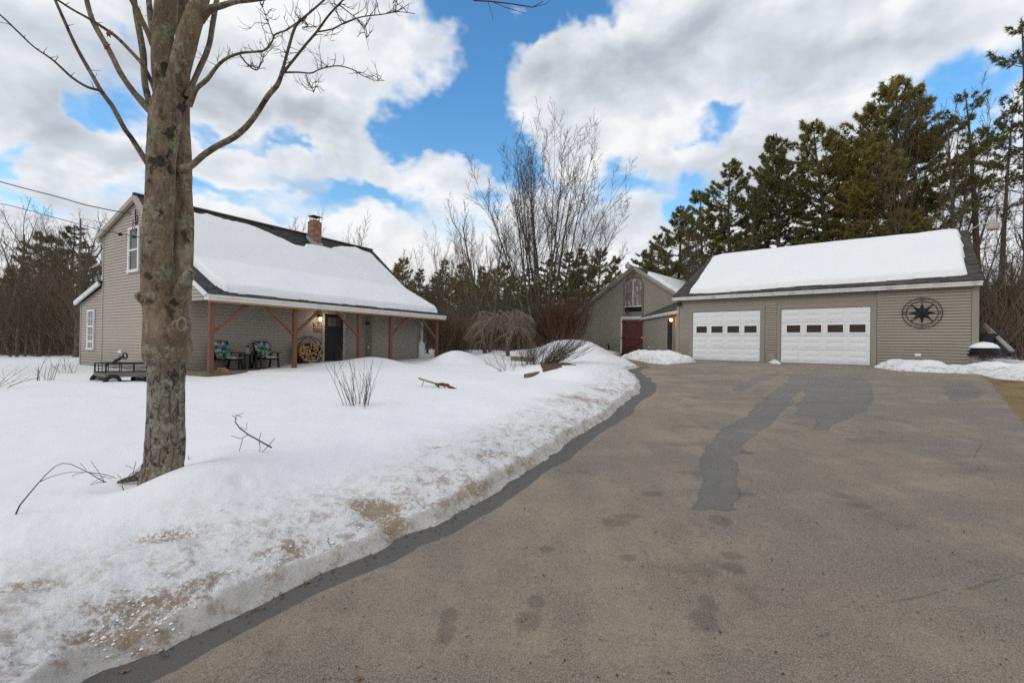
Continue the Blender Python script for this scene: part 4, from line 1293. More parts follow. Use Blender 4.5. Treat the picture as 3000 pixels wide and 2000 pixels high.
# connector between the two ---------------------------------------------
cn = root('connector_shed', (8.3, 24.4, .98), 'low taupe passage with grey roof joining the barn and the garage', 'passage')
TC = lambda a, o, z: (7.74 - o, a, z)      # a = world Y, o = outward (towards -X)
mb = MB(); clapboards(mb, [(27.2, .9), (21.1, .9), (21.1, 3.16), (27.2, 3.16)], TC, .105, .015, .05, .016); mb.build('wall', MAT['siding_barn'], cn)
roof_slab('roof', lambda a, c, z: (c, a, z), 20.95, 27.3, (7.60, 3.26), (11.2, 5.0), MAT['shingle_garage'], cn, .07)
mb = MB(); mb.box(7.60, 7.64, 20.9, 27.2, 3.09, 3.20, None); mb.box(7.57, 7.60, 20.9, 27.22, 3.16, 3.225, None); mb.build('fascia', MAT['white_worn'], cn)
mb = MB(); mb.box(21.80, 22.55, .02, .045, .98, 2.86, TC); cd = mb.build('side_door', simple('dark_taupe_door', (.05, .045, .04), .5), cn)
mb = MB(); mb.box(21.93, 22.42, .046, .055, 1.15, 2.7, TC); o = mb.build('screen', simple('screen_dark', (.022, .022, .022), .3), cn); o.parent = cd
mb = MB(); mb.box(21.70, 21.79, .02, .06, .95, 2.95, TC); mb.box(22.56, 22.66, .02, .06, .95, 2.95, TC); mb.box(21.79, 22.56, .02, .058, 2.87, 2.95, TC); mb.build('door_frame', MAT['trim_garage'], cn)
c = (7.52, 21.55, 2.83)
mb = MB(); mb.lathe([(.0, .13), (.03, .12), (.09, .06), (0, .05)], c, 12); mb.bar((7.72, 21.55, 2.99), (7.52, 21.55, 2.96), .04, .03); ln = mb.build('wall_lantern', MAT['iron'], cn)
mb = MB(); mb.lathe([(.0, .05), (.055, .05), (.06, -.07), (0, -.09)], c, 12); o = mb.build('lamp_glass', emit('lamp_amber', (1., .45, .10), 9.), cn); o.parent = ln
ld = bpy.data.lights.new('lantern_light', 'POINT'); ld.energy = 4; ld.color = (1, .5, .15); ld.shadow_soft_size = .05
lo = bpy.data.objects.new('lantern_light', ld); COL.objects.link(lo); lo.location = (7.40, 21.5, 2.82)
mb = MB(); mb.lathe([(0, -.04), (.045, 0), (0, .04)], (7.70, 25.6, 1.5), 8); mb.build('spigot', MAT['white'], cn)
# ================================================================== PORCH THINGS
t = NT('leaf_print_cushion')
v = t.voro(9, out='Color'); sp_ = t.sep(v)
wv1 = t.N.new('ShaderNodeTexWave'); wv1.inputs['Scale'].default_value = 9; wv1.inputs['Distortion'].default_value = 9; wv1.inputs['Detail'].default_value = 2; t.L.new(t.co, wv1.inputs[0])
c1 = t.ramp(sp_[0], [(.0, (.02, .025, .05)), (.25, (.03, .16, .25)), (.42, (.05, .24, .30)), (.55, (.24, .32, .09)), (.72, (.52, .46, .33))], 'CONSTANT')
t.color(t.mix(t.ramp(wv1.outputs[0], [(.42, 0), (.5, .75)]), c1, t.ramp(sp_[1], [(.0, (.02, .02, .04)), (.45, (.45, .42, .30)), (.75, (.04, .20, .30))], 'CONSTANT'))).rough(.9)
MAT['cushion'] = t.done()


def pillow(mb, T, x0, x1, y0, y1, z0, z1, n=7):
    """soft padded box in the local frame T"""
    vs = []; fs = []
    for side in (1, -1):
        for i in range(n + 1):
            for j in range(n + 1):
                u = i / n * 2 - 1; w_ = j / n * 2 - 1
                puff = (1 - abs(u) ** 4) * (1 - abs(w_) ** 4)
                r = 1 - .03 * (abs(u * w_) ** 3)
                vs.append(T((x0 + x1) / 2 + u * r * (x1 - x0) / 2, (y0 + y1) / 2 + w_ * r * (y1 - y0) / 2, (z0 + z1) / 2 + side * (z1 - z0) / 2 * (.25 + .75 * puff)))
    m = (n + 1) ** 2
    for i in range(n):
        for j in range(n):
            a = i * (n + 1) + j; b = a + n + 1
            fs.append((a, b, b + 1, a + 1)); fs.append((m + a, m + a + 1, m + b + 1, m + b))
    rim = [i * (n + 1) for i in range(n + 1)] + [n * (n + 1) + j for j in range(1, n + 1)] + [i * (n + 1) + n for i in range(n - 1, -1, -1)] + [j for j in range(n - 1, 0, -1)]
    for k in range(len(rim)):
        a, b = rim[k], rim[(k + 1) % len(rim)]
        fs.append((a, m + a, m + b, b))
    mb.add(vs, fs, 0, True)


def patio_chair(L, yaw, label):
    """x = sideways, y = forwards out of the porch, z up"""
    r = root('patio_chair', TH(L, 1.15, ZF), label, 'chair', 'cushioned chairs on the porch')
    c, s_ = math.cos(yaw), math.sin(yaw)
    o_ = Vector(TH(L, 1.15, ZF))

    def T(x, y, z):
        x2 = x * c - y * s_; y2 = x * s_ + y * c
        p = HR * x2 + HG * y2
        return (o_[0] + p[0], o_[1] + p[1], ZF + z)

    for sx in (-1, 1):
        for (a, b) in (((sx * .29, .30, 0), (sx * .28, .20, .52)), ((sx * .29, -.42, 0), (sx * .27, -.22, .55))):
            mb = MB(); mb.bar(T(*a), T(*b), .05, .055); mb.build('leg', MAT['black_metal'], r)
        mb = MB(); mb.bbox(sx * .31 - .05, sx * .31 + .05, -.36, .34, .53, .56, T, .01); mb.build('armrest', MAT['black_metal'], r)
    mb = MB(); mb.bbox(-.27, .27, -.25, .30, .30, .34, T, .01); mb.build('seat', MAT['black_metal'], r)
    mb = MB(); mb.hexa([T(*p) for p in [(-.26, -.22, .30), (.26, -.22, .30), (.26, -.26, .30), (-.26, -.26, .30), (-.24, -.46, .88), (.24, -.46, .88), (.24, -.49, .88), (-.24, -.49, .88)]]); mb.build('backrest', MAT['black_metal'], r)
    mb = MB(); pillow(mb, T, -.25, .25, -.20, .36, .335, .44); mb.build('seat_cushion', MAT['cushion'], r)
    T2 = lambda x, y, z: T(x, -.17 - .42 * y + z * .92, .42 + y * .92 + z * .35)
    mb = MB(); pillow(mb, T2, -.26, .26, 0, .27, -.035, .055); pillow(mb, T2, -.26, .26, .27, .53, -.035, .055); mb.build('back_cushion', MAT['cushion'], r)
    return r


patio_chair(1.08, -.15, 'leaf-print cushioned chair next to the leftmost porch post')
patio_chair(2.34, .12, 'leaf-print cushioned chair farther from the corner, nearer the log hoop')
tb = root('side_table', TH(1.73, 1.2, ZF), 'small dark side table between the two cushioned porch chairs', 'table')
mb = MB(); mb.bbox(1.52, 1.94, 1.0, 1.4, 1.07, 1.10, TH, .01); mb.build('table_top', MAT['black_metal'], tb)
for a in (1.55, 1.91):
    for b in (1.03, 1.37):
        mb = MB(); mb.box(a - .02, a + .02, b - .02, b + .02, .61, 1.07, TH); mb.build('leg', MAT['black_metal'], tb)
jl = root('glass_jar_lantern', TH(1.73, 1.2, 1.10), 'clear glass jar lantern standing on the porch side table', 'lantern')
gj = NT('jar_glass'); gj.color((.30, .32, .31)).rough(.1); gj.b.inputs['Alpha'].default_value = .45
mb = MB(); mb.lathe([(0, 0), (.07, 0), (.075, .02), (.075, .16), (.05, .20), (.045, .24), (.0, .24)], TH(1.73, 1.2, 1.10), 14); mb.build('jar', gj.done(), jl)
mb = MB(); mb.lathe([(.05, .235), (.055, .24), (.055, .27), (.02, .29), (0, .29)], TH(1.73, 1.2, 1.10), 14); mb.build('lid', MAT['iron'], jl)

# hoop of firewood -------------------------------------------------
hc = (4.06, 1.20)        # L, z of the ring centre
hrk = root('log_hoop', TH(4.06, 1.35, ZF), 'black iron double hoop rack holding split firewood beside the front door', 'log rack')
R1 = .52
for u in (1.20, 1.48):
    pts = [TH(hc[0] + R1 * math.cos(a), u, hc[1] + R1 * math.sin(a)) for a in np.linspace(0, 2 * math.pi, 49)]
    mb = MB(); mb.tube(pts, .014, 8, cap=False); mb.build('hoop', MAT['iron'], hrk)
for s_ in (-1, 1):
    mb = MB()
    for u in (1.20, 1.48): mb.bar(TH(hc[0] + s_ * .36, u, .86), TH(hc[0] + s_ * .42, u, .615), .025, .025)
    mb.bar(TH(hc[0] + s_ * .42, 1.18, .625), TH(hc[0] + s_ * .42, 1.50, .625), .025, .025)
    mb.bar(TH(hc[0] + s_ * .36, 1.18, .87), TH(hc[0] + s_ * .36, 1.50, .87), .02, .02)
    mb.build('foot', MAT['iron'], hrk)
t = NT('split_wood')
endn = t.noise(14, 4, .7); spk = t.N.new('ShaderNodeObjectInfo').outputs['Random']
t.color(t.mix(t.math('MULTIPLY', spk, .5), t.mix(endn, (.30, .17, .075), (.55, .36, .18)), (.24, .13, .06))).rough(.85).bump(endn, .4, .005)
wood_end = t.done()
bark_m = simple('log_bark', (.07, .05, .038), .9, .35, 12, bump=.5)
rl = random.Random(4)
pts = []
for _ in range(6000):
    a = rl.uniform(-.49, .49); b = rl.uniform(-.49, .34)
    if math.hypot(a, b) > .455: continue
    if b > .22 + .05 * math.sin(a * 9): continue
    if all(math.hypot(a - p, b - q) > .093 for p, q in pts): pts.append((a, b))
shapes = []
for k in range(6):
    mb = MB(); n = rl.choice((3, 4, 4, 5)); r_ = .056; ph = rl.uniform(0, 6)
    an = sorted([ph + 2 * math.pi * i / n + rl.uniform(-.35, .35) for i in range(n)])
    ring = []
    for i, a in enumerate(an):
        q = rl.uniform(.8, 1.25) * r_
        ring.append((q * math.cos(a), q * math.sin(a)))
        if i == 0:
            am = (an[0] + an[1]) / 2; ring.append((r_ * math.cos(am), r_ * math.sin(am)))
    P = lambda a, u, z: tuple(HR * a - HG * u) + (z,)
    m = len(ring)
    L_ = .38
    vs = [P(a * .93, -L_ / 2, z * .93) for a, z in ring] + [P(a, -L_ / 2 + .008, z) for a, z in ring] + [P(a, L_ / 2, z) for a, z in ring]
    mb.add(vs, [tuple(range(m))[::-1]], 0)
    mb.add(vs, [(i, (i + 1) % m, m + (i + 1) % m, m + i) for i in range(m)] + [(m + i, m + (i + 1) % m, 2 * m + (i + 1) % m, 2 * m + i) for i in range(m)] + [tuple(range(2 * m, 3 * m))], 1)
    shapes.append(mb)
firsts = []
for i, (a, b) in enumerate(pts):
    k = i % 6
    if i < 6:
        o = shapes[k].build('firewood_log', [wood_end, bark_m if k % 2 else wood_end]); firsts.append(o)
    else:
        o = firsts[k].copy(); COL.objects.link(o)
    o.location = TH(hc[0] + a, 1.33 + rl.uniform(-.03, .03), hc[1] + b)
    o.scale = (1, 1, rl.choice((-1, 1)) * rl.uniform(.85, 1.1))
    tag(o, 'split firewood log stacked end-out in the black hoop rack', 'firewood', 'split logs in the hoop rack')
# welcome sign -----------------------------------------------------
sg = root('welcome_sign', TH(4.70, 1.69, 2.1), 'small brown wooden sign with white writing under the porch lantern', 'sign')
mb = MB(); mb.bbox(4.53, 4.88, 1.665, 1.692, 1.93, 2.31, TH, .006); mb.build('board', simple('sign_wood', (.20, .085, .035), .6, .25, 8), sg)
wtx = simple('sign_white', (.75, .74, .70), .6, .05)


def text_mesh(s_, size, T, name, mat, parent, depth=.003):
    """letters as a mesh, T(x, out, z) maps the text plane to the world"""
    cu = bpy.data.curves.new('letters', 'FONT'); cu.body = s_; cu.size = size; cu.align_x = 'CENTER'; cu.extrude = depth
    o = bpy.data.objects.new('letters_tmp', cu); COL.objects.link(o)
    dg = bpy.context.evaluated_depsgraph_get(); dg.update()
    me = bpy.data.meshes.new_from_object(o.evaluated_get(dg))
    bpy.data.objects.remove(o)
    org = world_loc(parent)
    for v in me.vertices:
        p = T(v.co.x, v.co.z, v.co.y); v.co = (p[0] - org[0], p[1] - org[1], p[2] - org[2])
    me.materials.clear(); me.materials.append(mat)
    q = bpy.data.objects.new(name, me); COL.objects.link(q); q.parent = parent
    return q


for i, (s_, z) in enumerate((('Welcome', 2.225), ('to our', 2.155), ('Farmhouse', 2.075))):
    text_mesh(s_, .10 if i != 2 else .078, lambda x, o, zz, z=z: TH(4.705 + x, 1.660 - o, z + zz), 'lettering', wtx, sg)
mb = MB()
for c_ in (4.60, 4.80): mb.tube([TH(c_ + .035 * math.cos(a), 1.66, 1.965 + .04 * math.sin(a)) for a in np.linspace(.2, 2.94, 9)], .005, 6)
mb.build('scroll', wtx, sg)
# stones -----------------------------------------------------------


def rock(loc, r, seed, name, mat, label, cat, sq=(1, 1, .7)):
    mb = MB(); rr = random.Random(seed); n = 14; m = 9; vs = []; fs = []
    for i in range(m + 1):
        for j in range(n):
            th = math.pi * i / m; ph = 2 * math.pi * j / n
            d = Vector((math.sin(th) * math.cos(ph), math.sin(th) * math.sin(ph), math.cos(th)))
            k = 1 + .35 * float(fbm(np.array([d.x * 1.3 + seed]), np.array([d.y * 1.3 + d.z * 1.7]), 3)[0])
            vs.append((d.x * r * sq[0] * k, d.y * r * sq[1] * k, d.z * r * sq[2] * k))
    for i in range(m):
        for j in range(n): fs.append((i * n + j, i * n + (j + 1) % n, (i + 1) * n + (j + 1) % n, (i + 1) * n + j))
    mb.add(vs, fs, 0, False)
    o = mb.build(name, mat); o.location = loc
    return tag(o, label, cat)


rock(TH(.36, -.02, .65), .16, 3, 'brown_stone', simple('stone_brown', (.24, .14, .07), .9, .4, 9, bump=.5), 'brown stone on the deck edge at the foot of the nearest porch post', 'stone', (1.1, .8, .75))
rock(TH(9.95, -.35, .66), .17, 8, 'grey_stone', simple('stone_grey', (.15, .14, .13), .9, .3, 9, bump=.5), 'round grey stone on the far end of the porch deck', 'stone')
# compass rose -----------------------------------------------------
ir = MAT['black_metal']
cmp_ = root('compass_star', TG(7.69, -.05, 2.84), 'large black metal compass star in a double ring on the garage wall', 'wall decoration')
PC = lambda x, o, z: TG(7.69 + x, -.075 - o, 2.84 + z)
for (rad, nm) in ((.51, 'ring'), (.405, 'ring')):
    mb = MB(); mb.tube([PC(rad * math.cos(a), .01, rad * math.sin(a)) for a in np.linspace(0, 2 * math.pi, 65)], .011, 6, cap=False); mb.build(nm, ir, cmp_)
mb = MB()
for k in range(8):
    a = k * math.pi / 4; Lp = .37 if k % 2 == 0 else .36; wd = .075
    tip = (Lp * math.cos(a), Lp * math.sin(a)); b0 = (.14 * math.cos(a + .42), .14 * math.sin(a + .42)); b1 = (.14 * math.cos(a - .42), .14 * math.sin(a - .42))
    mb.add([PC(0, .045, 0), PC(b0[0], .0, b0[1]), PC(tip[0], .005, tip[1]), PC(b1[0], 0, b1[1]), PC(0, -.005, 0)], [(0, 2, 1), (0, 3, 2), (4, 1, 2), (4, 2, 3)])
    if k % 2:
        t2 = (.40 * math.cos(a), .40 * math.sin(a)); n_ = (-math.sin(a) * .035, math.cos(a) * .035); b_ = (.34 * math.cos(a), .34 * math.sin(a))
        mb.prism([PC(t2[0], .0, t2[1]), PC(b_[0] + n_[0], .0, b_[1] + n_[1]), PC(b_[0] - n_[0], .0, b_[1] - n_[1])], [-GN[0] * .01, -GN[1] * .01, 0])
mb.build('star', ir, cmp_)
for ch, x, z in (('N', 0, .425), ('S', 0, -.49), ('W', -.455, -.03), ('E', .455, -.03)):
    text_mesh(ch, .10, lambda a, o, zz, x=x, z=z: PC(x + a, o + .005, z + zz), 'letter', ir, cmp_, .005)
# barn hoist -------------------------------------------------------
hs = root('pulley_hoist', TB(-.26, -.30, 5.6), 'rusty block and tackle hanging before the barn loft door', 'hoist')
rust = simple('rust', (.13, .045, .02), .8, .35, 14)
mb = MB(); mb.lathe([(0, .12), (.03, .1), (.07, .02), (.08, -.06), (.03, -.1), (0, -.1)], TB(-.26, -.30, 5.55), 12); mb.tube([TB(-.26, -.30, 5.65), TB(-.26, -.30, 5.85), TB(-.26, -.04, 5.86)], .015, 6); mb.build('upper_pulley', rust, hs)
mb = MB(); mb.lathe([(0, .1), (.06, .06), (.065, 0), (.03, -.08), (.015, -.16), (0, -.17)], TB(-.24, -.30, 3.50), 12); mb.build('lower_pulley', rust, hs)
for s_ in (-.05, .04):
    mb = MB(); mb.tube([TB(-.26 + s_, -.30, 5.5), TB(-.25 + s_ * .9, -.30, 3.55)], .018, 6); mb.build('chain', rust, hs)
bb = root('blue_strap', TB(.68, -.14, 1.5), 'bright blue strap hanging on the red barn door beside its latch', 'strap')
mb = MB(); mb.tube([TB(.66, -.11, 1.62), TB(.62, -.14, 1.50), TB(.70, -.15, 1.45), TB(.80, -.12, 1.56)], .03, 6); mb.tube([TB(.70, -.15, 1.45), TB(.70, -.14, 1.2)], .018, 6); mb.build('strap_loop', simple('blue_nylon', (.02, .12, .34), .6), bb)
mb = MB(); mb.tube([TB(.70, -.13, 1.45), TB(.69, -.2, .95)], .013, 6); mb.build('handle_rod', MAT['iron'], bb)
# propane tank and flue at the far house corner -------------------------
pc = TH(10.55, 2.2, 0)
pt = root('propane_tank', (pc[0], pc[1], .6), 'upright white propane cylinder at the far corner of the farmhouse', 'gas tank')
P = at(1231, 1030, 22.6)
cx, cyy = P[0], P[1]
mb = MB(); mb.lathe([(0, 0), (.2, .0), (.2, .05), (.235, .1), (.235, .93), (.19, 1.03), (.10, 1.08), (0, 1.09)], (cx, cyy, .55), 24); mb.build('cylinder', simple('tank_white', (.74, .75, .76), .35, .04), pt)
mb = MB(); mb.lathe([(.10, 0), (.11, .02), (.11, .12), (.10, .12), (.09, .02)], (cx, cyy, 1.62), 16); mb.build('collar', MAT['white'], pt)
mb = MB(); mb.bar((cx - .0, cyy + .3, .6), (cx - .0, cyy + .3, 3.0), .10, .10); mb.build('flue_pipe', MAT['white'], hr)

# ================================================================== GARDEN WAGON
wg = root('garden_wagon', tuple(at(310, 1095, 10.6)), 'black wire-sided garden wagon sunk in the snow before the farmhouse gable', 'wagon')
wc = at(310, 1095, 10.3)
ax = np.array([.90, .436]); ay = np.array([-.84, .54])     # long side / short side on the ground


def TWg(a, b, z): p = wc[:2] + ax * a + ay * b; return (p[0], p[1], z)


wz = .70
mb = MB(); mb.box(0, .98, 0, .72, wz, wz + .05, TWg); mb.box(-.02, 1.0, -.02, 0, wz - .01, wz + .06, TWg); mb.box(-.02, 0, 0, .72, wz - .01, wz + .06, TWg); mb.box(-.02, 1.0, .72, .74, wz - .01, wz + .1, TWg); mb.box(.98, 1.0, 0, .72, wz - .01, wz + .1, TWg)
mb.build('bed', simple('worn_steel', (.15, .14, .13), .7, .4, 9), wg)
for (p, q) in (((0, 0), (.98, 0)), ((0, 0), (0, .72)), ((0, .72), (.98, .72)), ((.98, 0), (.98, .72))):
    mb = MB()
    n = 4 if p[0] != q[0] else 3
    for k in range(n + 1):
        f = k / n; a, b = p[0] + (q[0] - p[0]) * f, p[1] + (q[1] - p[1]) * f
        mb.bar(TWg(a, b, wz + .09), TWg(a, b, wz + .285), .016 if 0 < k < n else .03, .016)
    for z in (.16, .22, .29): mb.bar(TWg(p[0], p[1], wz + z), TWg(q[0], q[1], wz + z), .012, .012 if z < .28 else .026)
    mb.build('side_rail', MAT['black_metal'], wg)
tyre = simple('tyre_rubber', (.02, .02, .021), .8, .2); rimm = simple('wheel_rim', (.35, .34, .33), .5)
for (a, b) in ((.10, -.07), (.86, -.07), (.10, .80), (.86, .80)):
    wh = MB()
    c = Vector(TWg(a, b, wz - .115)); dy = Vector((ay[0], ay[1], 0)).normalized(); dx = Vector((dy.y, -dy.x, 0))
    prof = [(.09, -.04), (.14, -.05), (.165, -.03), (.17, 0), (.165, .03), (.14, .05), (.09, .04)]
    n = 24; vs = []; fs = []
    for (r_, w_) in prof:
        for k in range(n):
            an = 2 * math.pi * k / n; vs.append(c + dx * (r_ * math.cos(an)) + Vector((0, 0, r_ * math.sin(an))) + dy * w_)
    for i in range(len(prof) - 1):
        for k in range(n): fs.append((i * n + k, i * n + (k + 1) % n, (i + 1) * n + (k + 1) % n, (i + 1) * n + k))
    wh.add(vs, fs, 0, True); o = wh.build('wheel', tyre, wg)
    mb = MB(); mb.tube([c - dy * .035, c + dy * .035], .092, 18, smooth=False); q = mb.build('rim', rimm, wg); q.parent = o
mb = MB(); mb.bar(TWg(.1, -.05, wz - .11), TWg(.1, .78, wz - .11), .03, .03); mb.bar(TWg(.1, .36, wz - .11), TWg(.3, .36, wz), .03, .03); mb.bar(TWg(.1, .1, wz - .1), TWg(.2, .1, wz), .02, .02)
mb.build('front_axle', MAT['iron'], wg)
mb = MB(); mb.bar(TWg(.86, -.05, wz - .11), TWg(.86, .78, wz - .11), .03, .03); mb.bar(TWg(.7, .2, wz), TWg(.86, .2, wz - .11), .02, .02); mb.build('rear_axle', MAT['iron'], wg)
hb = Vector(at(314, 1069, 10.55)); he = Vector(at(362, 1044, 10.4))
mb = MB(); mb.tube([hb, hb + (he - hb) * .5], .014, 8); mb.tube([hb + (he - hb) * .42, hb + (he - hb) * .55, he], [.022, .038, .026], 8)
rc = he + (he - hb).normalized() * .05; dd_ = (he - hb).normalized(); uu = dd_.cross(Vector((0, 1, 0))).normalized()
mb.tube([rc + dd_ * (.065 * math.cos(a)) + uu * (.065 * math.sin(a)) for a in np.linspace(0, 2 * math.pi, 21)], .016, 8, cap=False)
mb.build('handle', MAT['iron'], wg)
sc_ = root('white_flag', tuple(at(347, 1030, 11.6)), 'small white triangular flag sticking up behind the garden wagon handle', 'flag')
mb = MB(); p_ = [at(340, 1031, 11.6), at(353, 1024, 11.6), at(352.5, 1035, 11.6)]; mb.prism([tuple(v) for v in p_], [0, .015, 0]); mb.build('flag_sheet', MAT['white'], sc_)
mb = MB(); mb.tube([tuple(at(351.5, 1036, 11.61)), tuple(at(350, 1085, 11.61))], .006, 6); mb.build('flag_pole', MAT['iron'], sc_)

# ================================================================== OLD CULTIVATOR IN THE SNOW
pw = root('old_cultivator', tuple(at(1290, 1145, 10.4)), 'rusty old walk-behind cultivator half buried in the snow of the yard', 'farm tool')
J = lambda a, b, dy=0.: tuple(at(1210 + a / 15.68, 1080 + b / 15.68, 10.2 + dy))
rusty = simple('rust_dark', (.095, .045, .028), .8, .4, 12); grw = simple('grey_handle_wood', (.30, .25, .20), .85, .3, 6)
for dy in (0, .28):
    mb = MB(); mb.bar(J(265, 440, dy + .1), J(1100, 700, dy * .6 + .05), .035, .04); mb.build('handle', grw if dy == 0 else simple('handle_dark', (.05, .05, .055), .7), pw)
mb = MB(); mb.tube([J(490, 570, .2), J(365, 890, .2)], .008, 6); mb.build('handle_prop', MAT['iron'], pw)
mb = MB(); mb.tube([J(1060, 690), J(1180, 700), J(1350, 690), J(1600, 770), J(1700, 850), J(2010, 970)], [.02, .024, .03, .036, .036, .034], 8); mb.build('beam', simple('rust_beam', (.10, .05, .032), .8, .35, 10), pw)
mb = MB(); mb.prism([J(1470, 745), J(1600, 655), J(1650, 745), J(1640, 800), J(1560, 780)], [0, .03, 0]); mb.build('share', simple('worn_share', (.20, .15, .11), .7), pw)
mb = MB()
for q in ([(1000, 690), (1160, 830), (1290, 960)], [(1130, 700), (1180, 800), (1300, 940)], [(1170, 740), (1400, 780), (1500, 880)], [(1060, 910), (1300, 900), (1500, 900), (1640, 1000)], [(1000, 890), (1090, 950)], [(1130, 960), (1290, 1020)], [(1700, 850), (1690, 950), (1660, 1010)]):
    mb.tube([J(*p, .05 * i) for i, p in enumerate(q)], .012, 6)
mb.build('frame', rusty, pw)
mb = MB(); mb.prism([J(1300, 910), J(1500, 910), J(1630, 1000), J(1640, 1075), J(1310, 1060)], [0, .12, 0]); mb.build('plate', simple('plate_grey', (.42, .42, .44), .6), pw)
mb = MB(); mb.prism([J(1620, 990), J(1690, 1000), J(1700, 1070), J(1620, 1075)], [0, .14, 0]); mb.build('hub', rusty, pw)

# ================================================================== TIMBERS OF THE RAISED BED
tim = simple('old_timber', (.16, .125, .09), .9, .4, 7, bump=.5)


def timber(a, b, Ya, Yb, w_, h_, label, twist=0.):
    A = Vector(at(*a, Ya)); B = Vector(at(*b, Yb))
    mb = MB(); mb.bar(A, B, w_, h_)
    o = mb.build('landscape_timber', tim)
    return tag(o, label, 'timber', 'landscape timbers edging the raised bed')


timber((1437, 1146), (1476, 1132), 10.4, 10.9, .12, .09, 'short brown timber stub nearest the camera, poking out of the snow bank')
timber((1484, 1127), (1560, 1111), 11.0, 12.0, .11, .10, 'brown weathered timber lying second from the camera along the raised bed')
timber((1541, 1103), (1612, 1088), 12.1, 13.4, .13, .13, 'dark thick timber end standing out at the corner of the raised bed')
timber((1500, 1050), (1560, 1053), 17.5, 16.8, .16, .16, 'long grey timber at the back of the raised bed beside the weeping tree')
# ================================================================== THINGS RIGHT OF THE GARAGE
mw = root('mower_deck_stack', tuple(at(2895, 1030, 13.6)), 'stack of black plastic lids capped with snow at the right garage corner', 'lids')
Q = lambda zx, zy, Y: tuple(at(2620 + zx / 3.733, 840 + zy / 3.733, Y))
c = Vector(Q(975, 700, 14.6))
for k in range(4):
    mb = MB(); mb.lathe([(0, 0), (.40 - .012 * k, 0), (.41 - .012 * k, .02), (.40 - .012 * k, .05), (0, .055)], (c.x + .03 * (k % 2), c.y, c.z - .16 + k * .062), 26); mb.build('lid', MAT['iron'], mw)
mb = MB(); mb.lathe([(0, .2), (.2, .17), (.31, .10), (.37, .02), (.37, 0), (0, -.01)], (c.x, c.y, c.z + .09), 26)
o = mb.build('snow', MAT['roof_snow']); tag(o, 'rounded cap of snow on the stack of black lids', 'snow')
tp = root('covered_log_splitter', tuple(at(2930, 1020, 15.5)), 'round black covered machine with an orange knob behind the garage corner', 'machine')
c = Vector(Q(1095, 720, 15.4))
mb = MB(); n = 28; vs = []; fs = []
prof = [(math.cos(a) * .60, math.sin(a) * .70) for a in np.linspace(0, math.pi, 15)]
for dpt, sc2 in ((0, .94), (.06, 1), (.55, 1), (.62, .93)):
    for (a, b) in prof: vs.append((c.x + a * sc2, c.y + dpt, c.z + .02 + b * sc2 - .05))
m = len(prof)
for i in range(3):
    for j in range(m - 1): fs.append((i * m + j, i * m + j + 1, (i + 1) * m + j + 1, (i + 1) * m + j))
fs += [tuple(range(m))[::-1], tuple(range(3 * m, 4 * m))]
mb.add(vs, fs, 0, True); mb.build('tarp', simple('black_tarp', (.006, .008, .008), .55, .3, 3, bump=.4), tp)
mb = MB(); mb.lathe([(0, 0), (.06, 0), (.06, .10), (.0, .11)], Q(1040, 520, 15.5), 12); mb.build('orange_knob', simple('orange_plastic', (.65, .16, .02), .5), tp)
mb = MB(); mb.bar(Q(1045, 555, 15.6), Q(1045, 480, 15.6), .06, .06); mb.lathe([(0, -.05), (.05, -.03), (.05, .04), (0, .05)], Q(1012, 525, 15.5), 10); mb.build('filler_post', MAT['iron'], tp)
for k, (dx_, nm) in enumerate(((0, 'longer upper grey pipe leaning across the black covered machine'), (22, 'shorter lower grey pipe leaning across the black covered machine'))):
    mb = MB(); mb.tube([Q(985 - dx_ * .4, 410 + dx_, 15.9), Q(1300 - dx_, 700, 14.9)], .045, 10)
    o = mb.build('leaning_pipe', simple('pipe_grey', (.33, .33, .31), .5, .3, 5)); tag(o, nm, 'pipe', 'grey pipes leaning right of the garage')
tn = root('twig_heap', tuple(at(2895, 1055, 12.8)), 'small heap of brown twigs on the snow right of the garage', 'twigs')
mb = MB(); rr = random.Random(5)
for k in range(26):
    a = Vector(Q(960 + rr.uniform(0, 110), 800 + rr.uniform(-20, 20), 12.9)); mb.tube([a, a + Vector((rr.uniform(-.15, .15), rr.uniform(-.1, .1), rr.uniform(.0, .1)))], .006, 4)
mb.build('twig', simple('twig_brown', (.10, .06, .045), .9), tn)
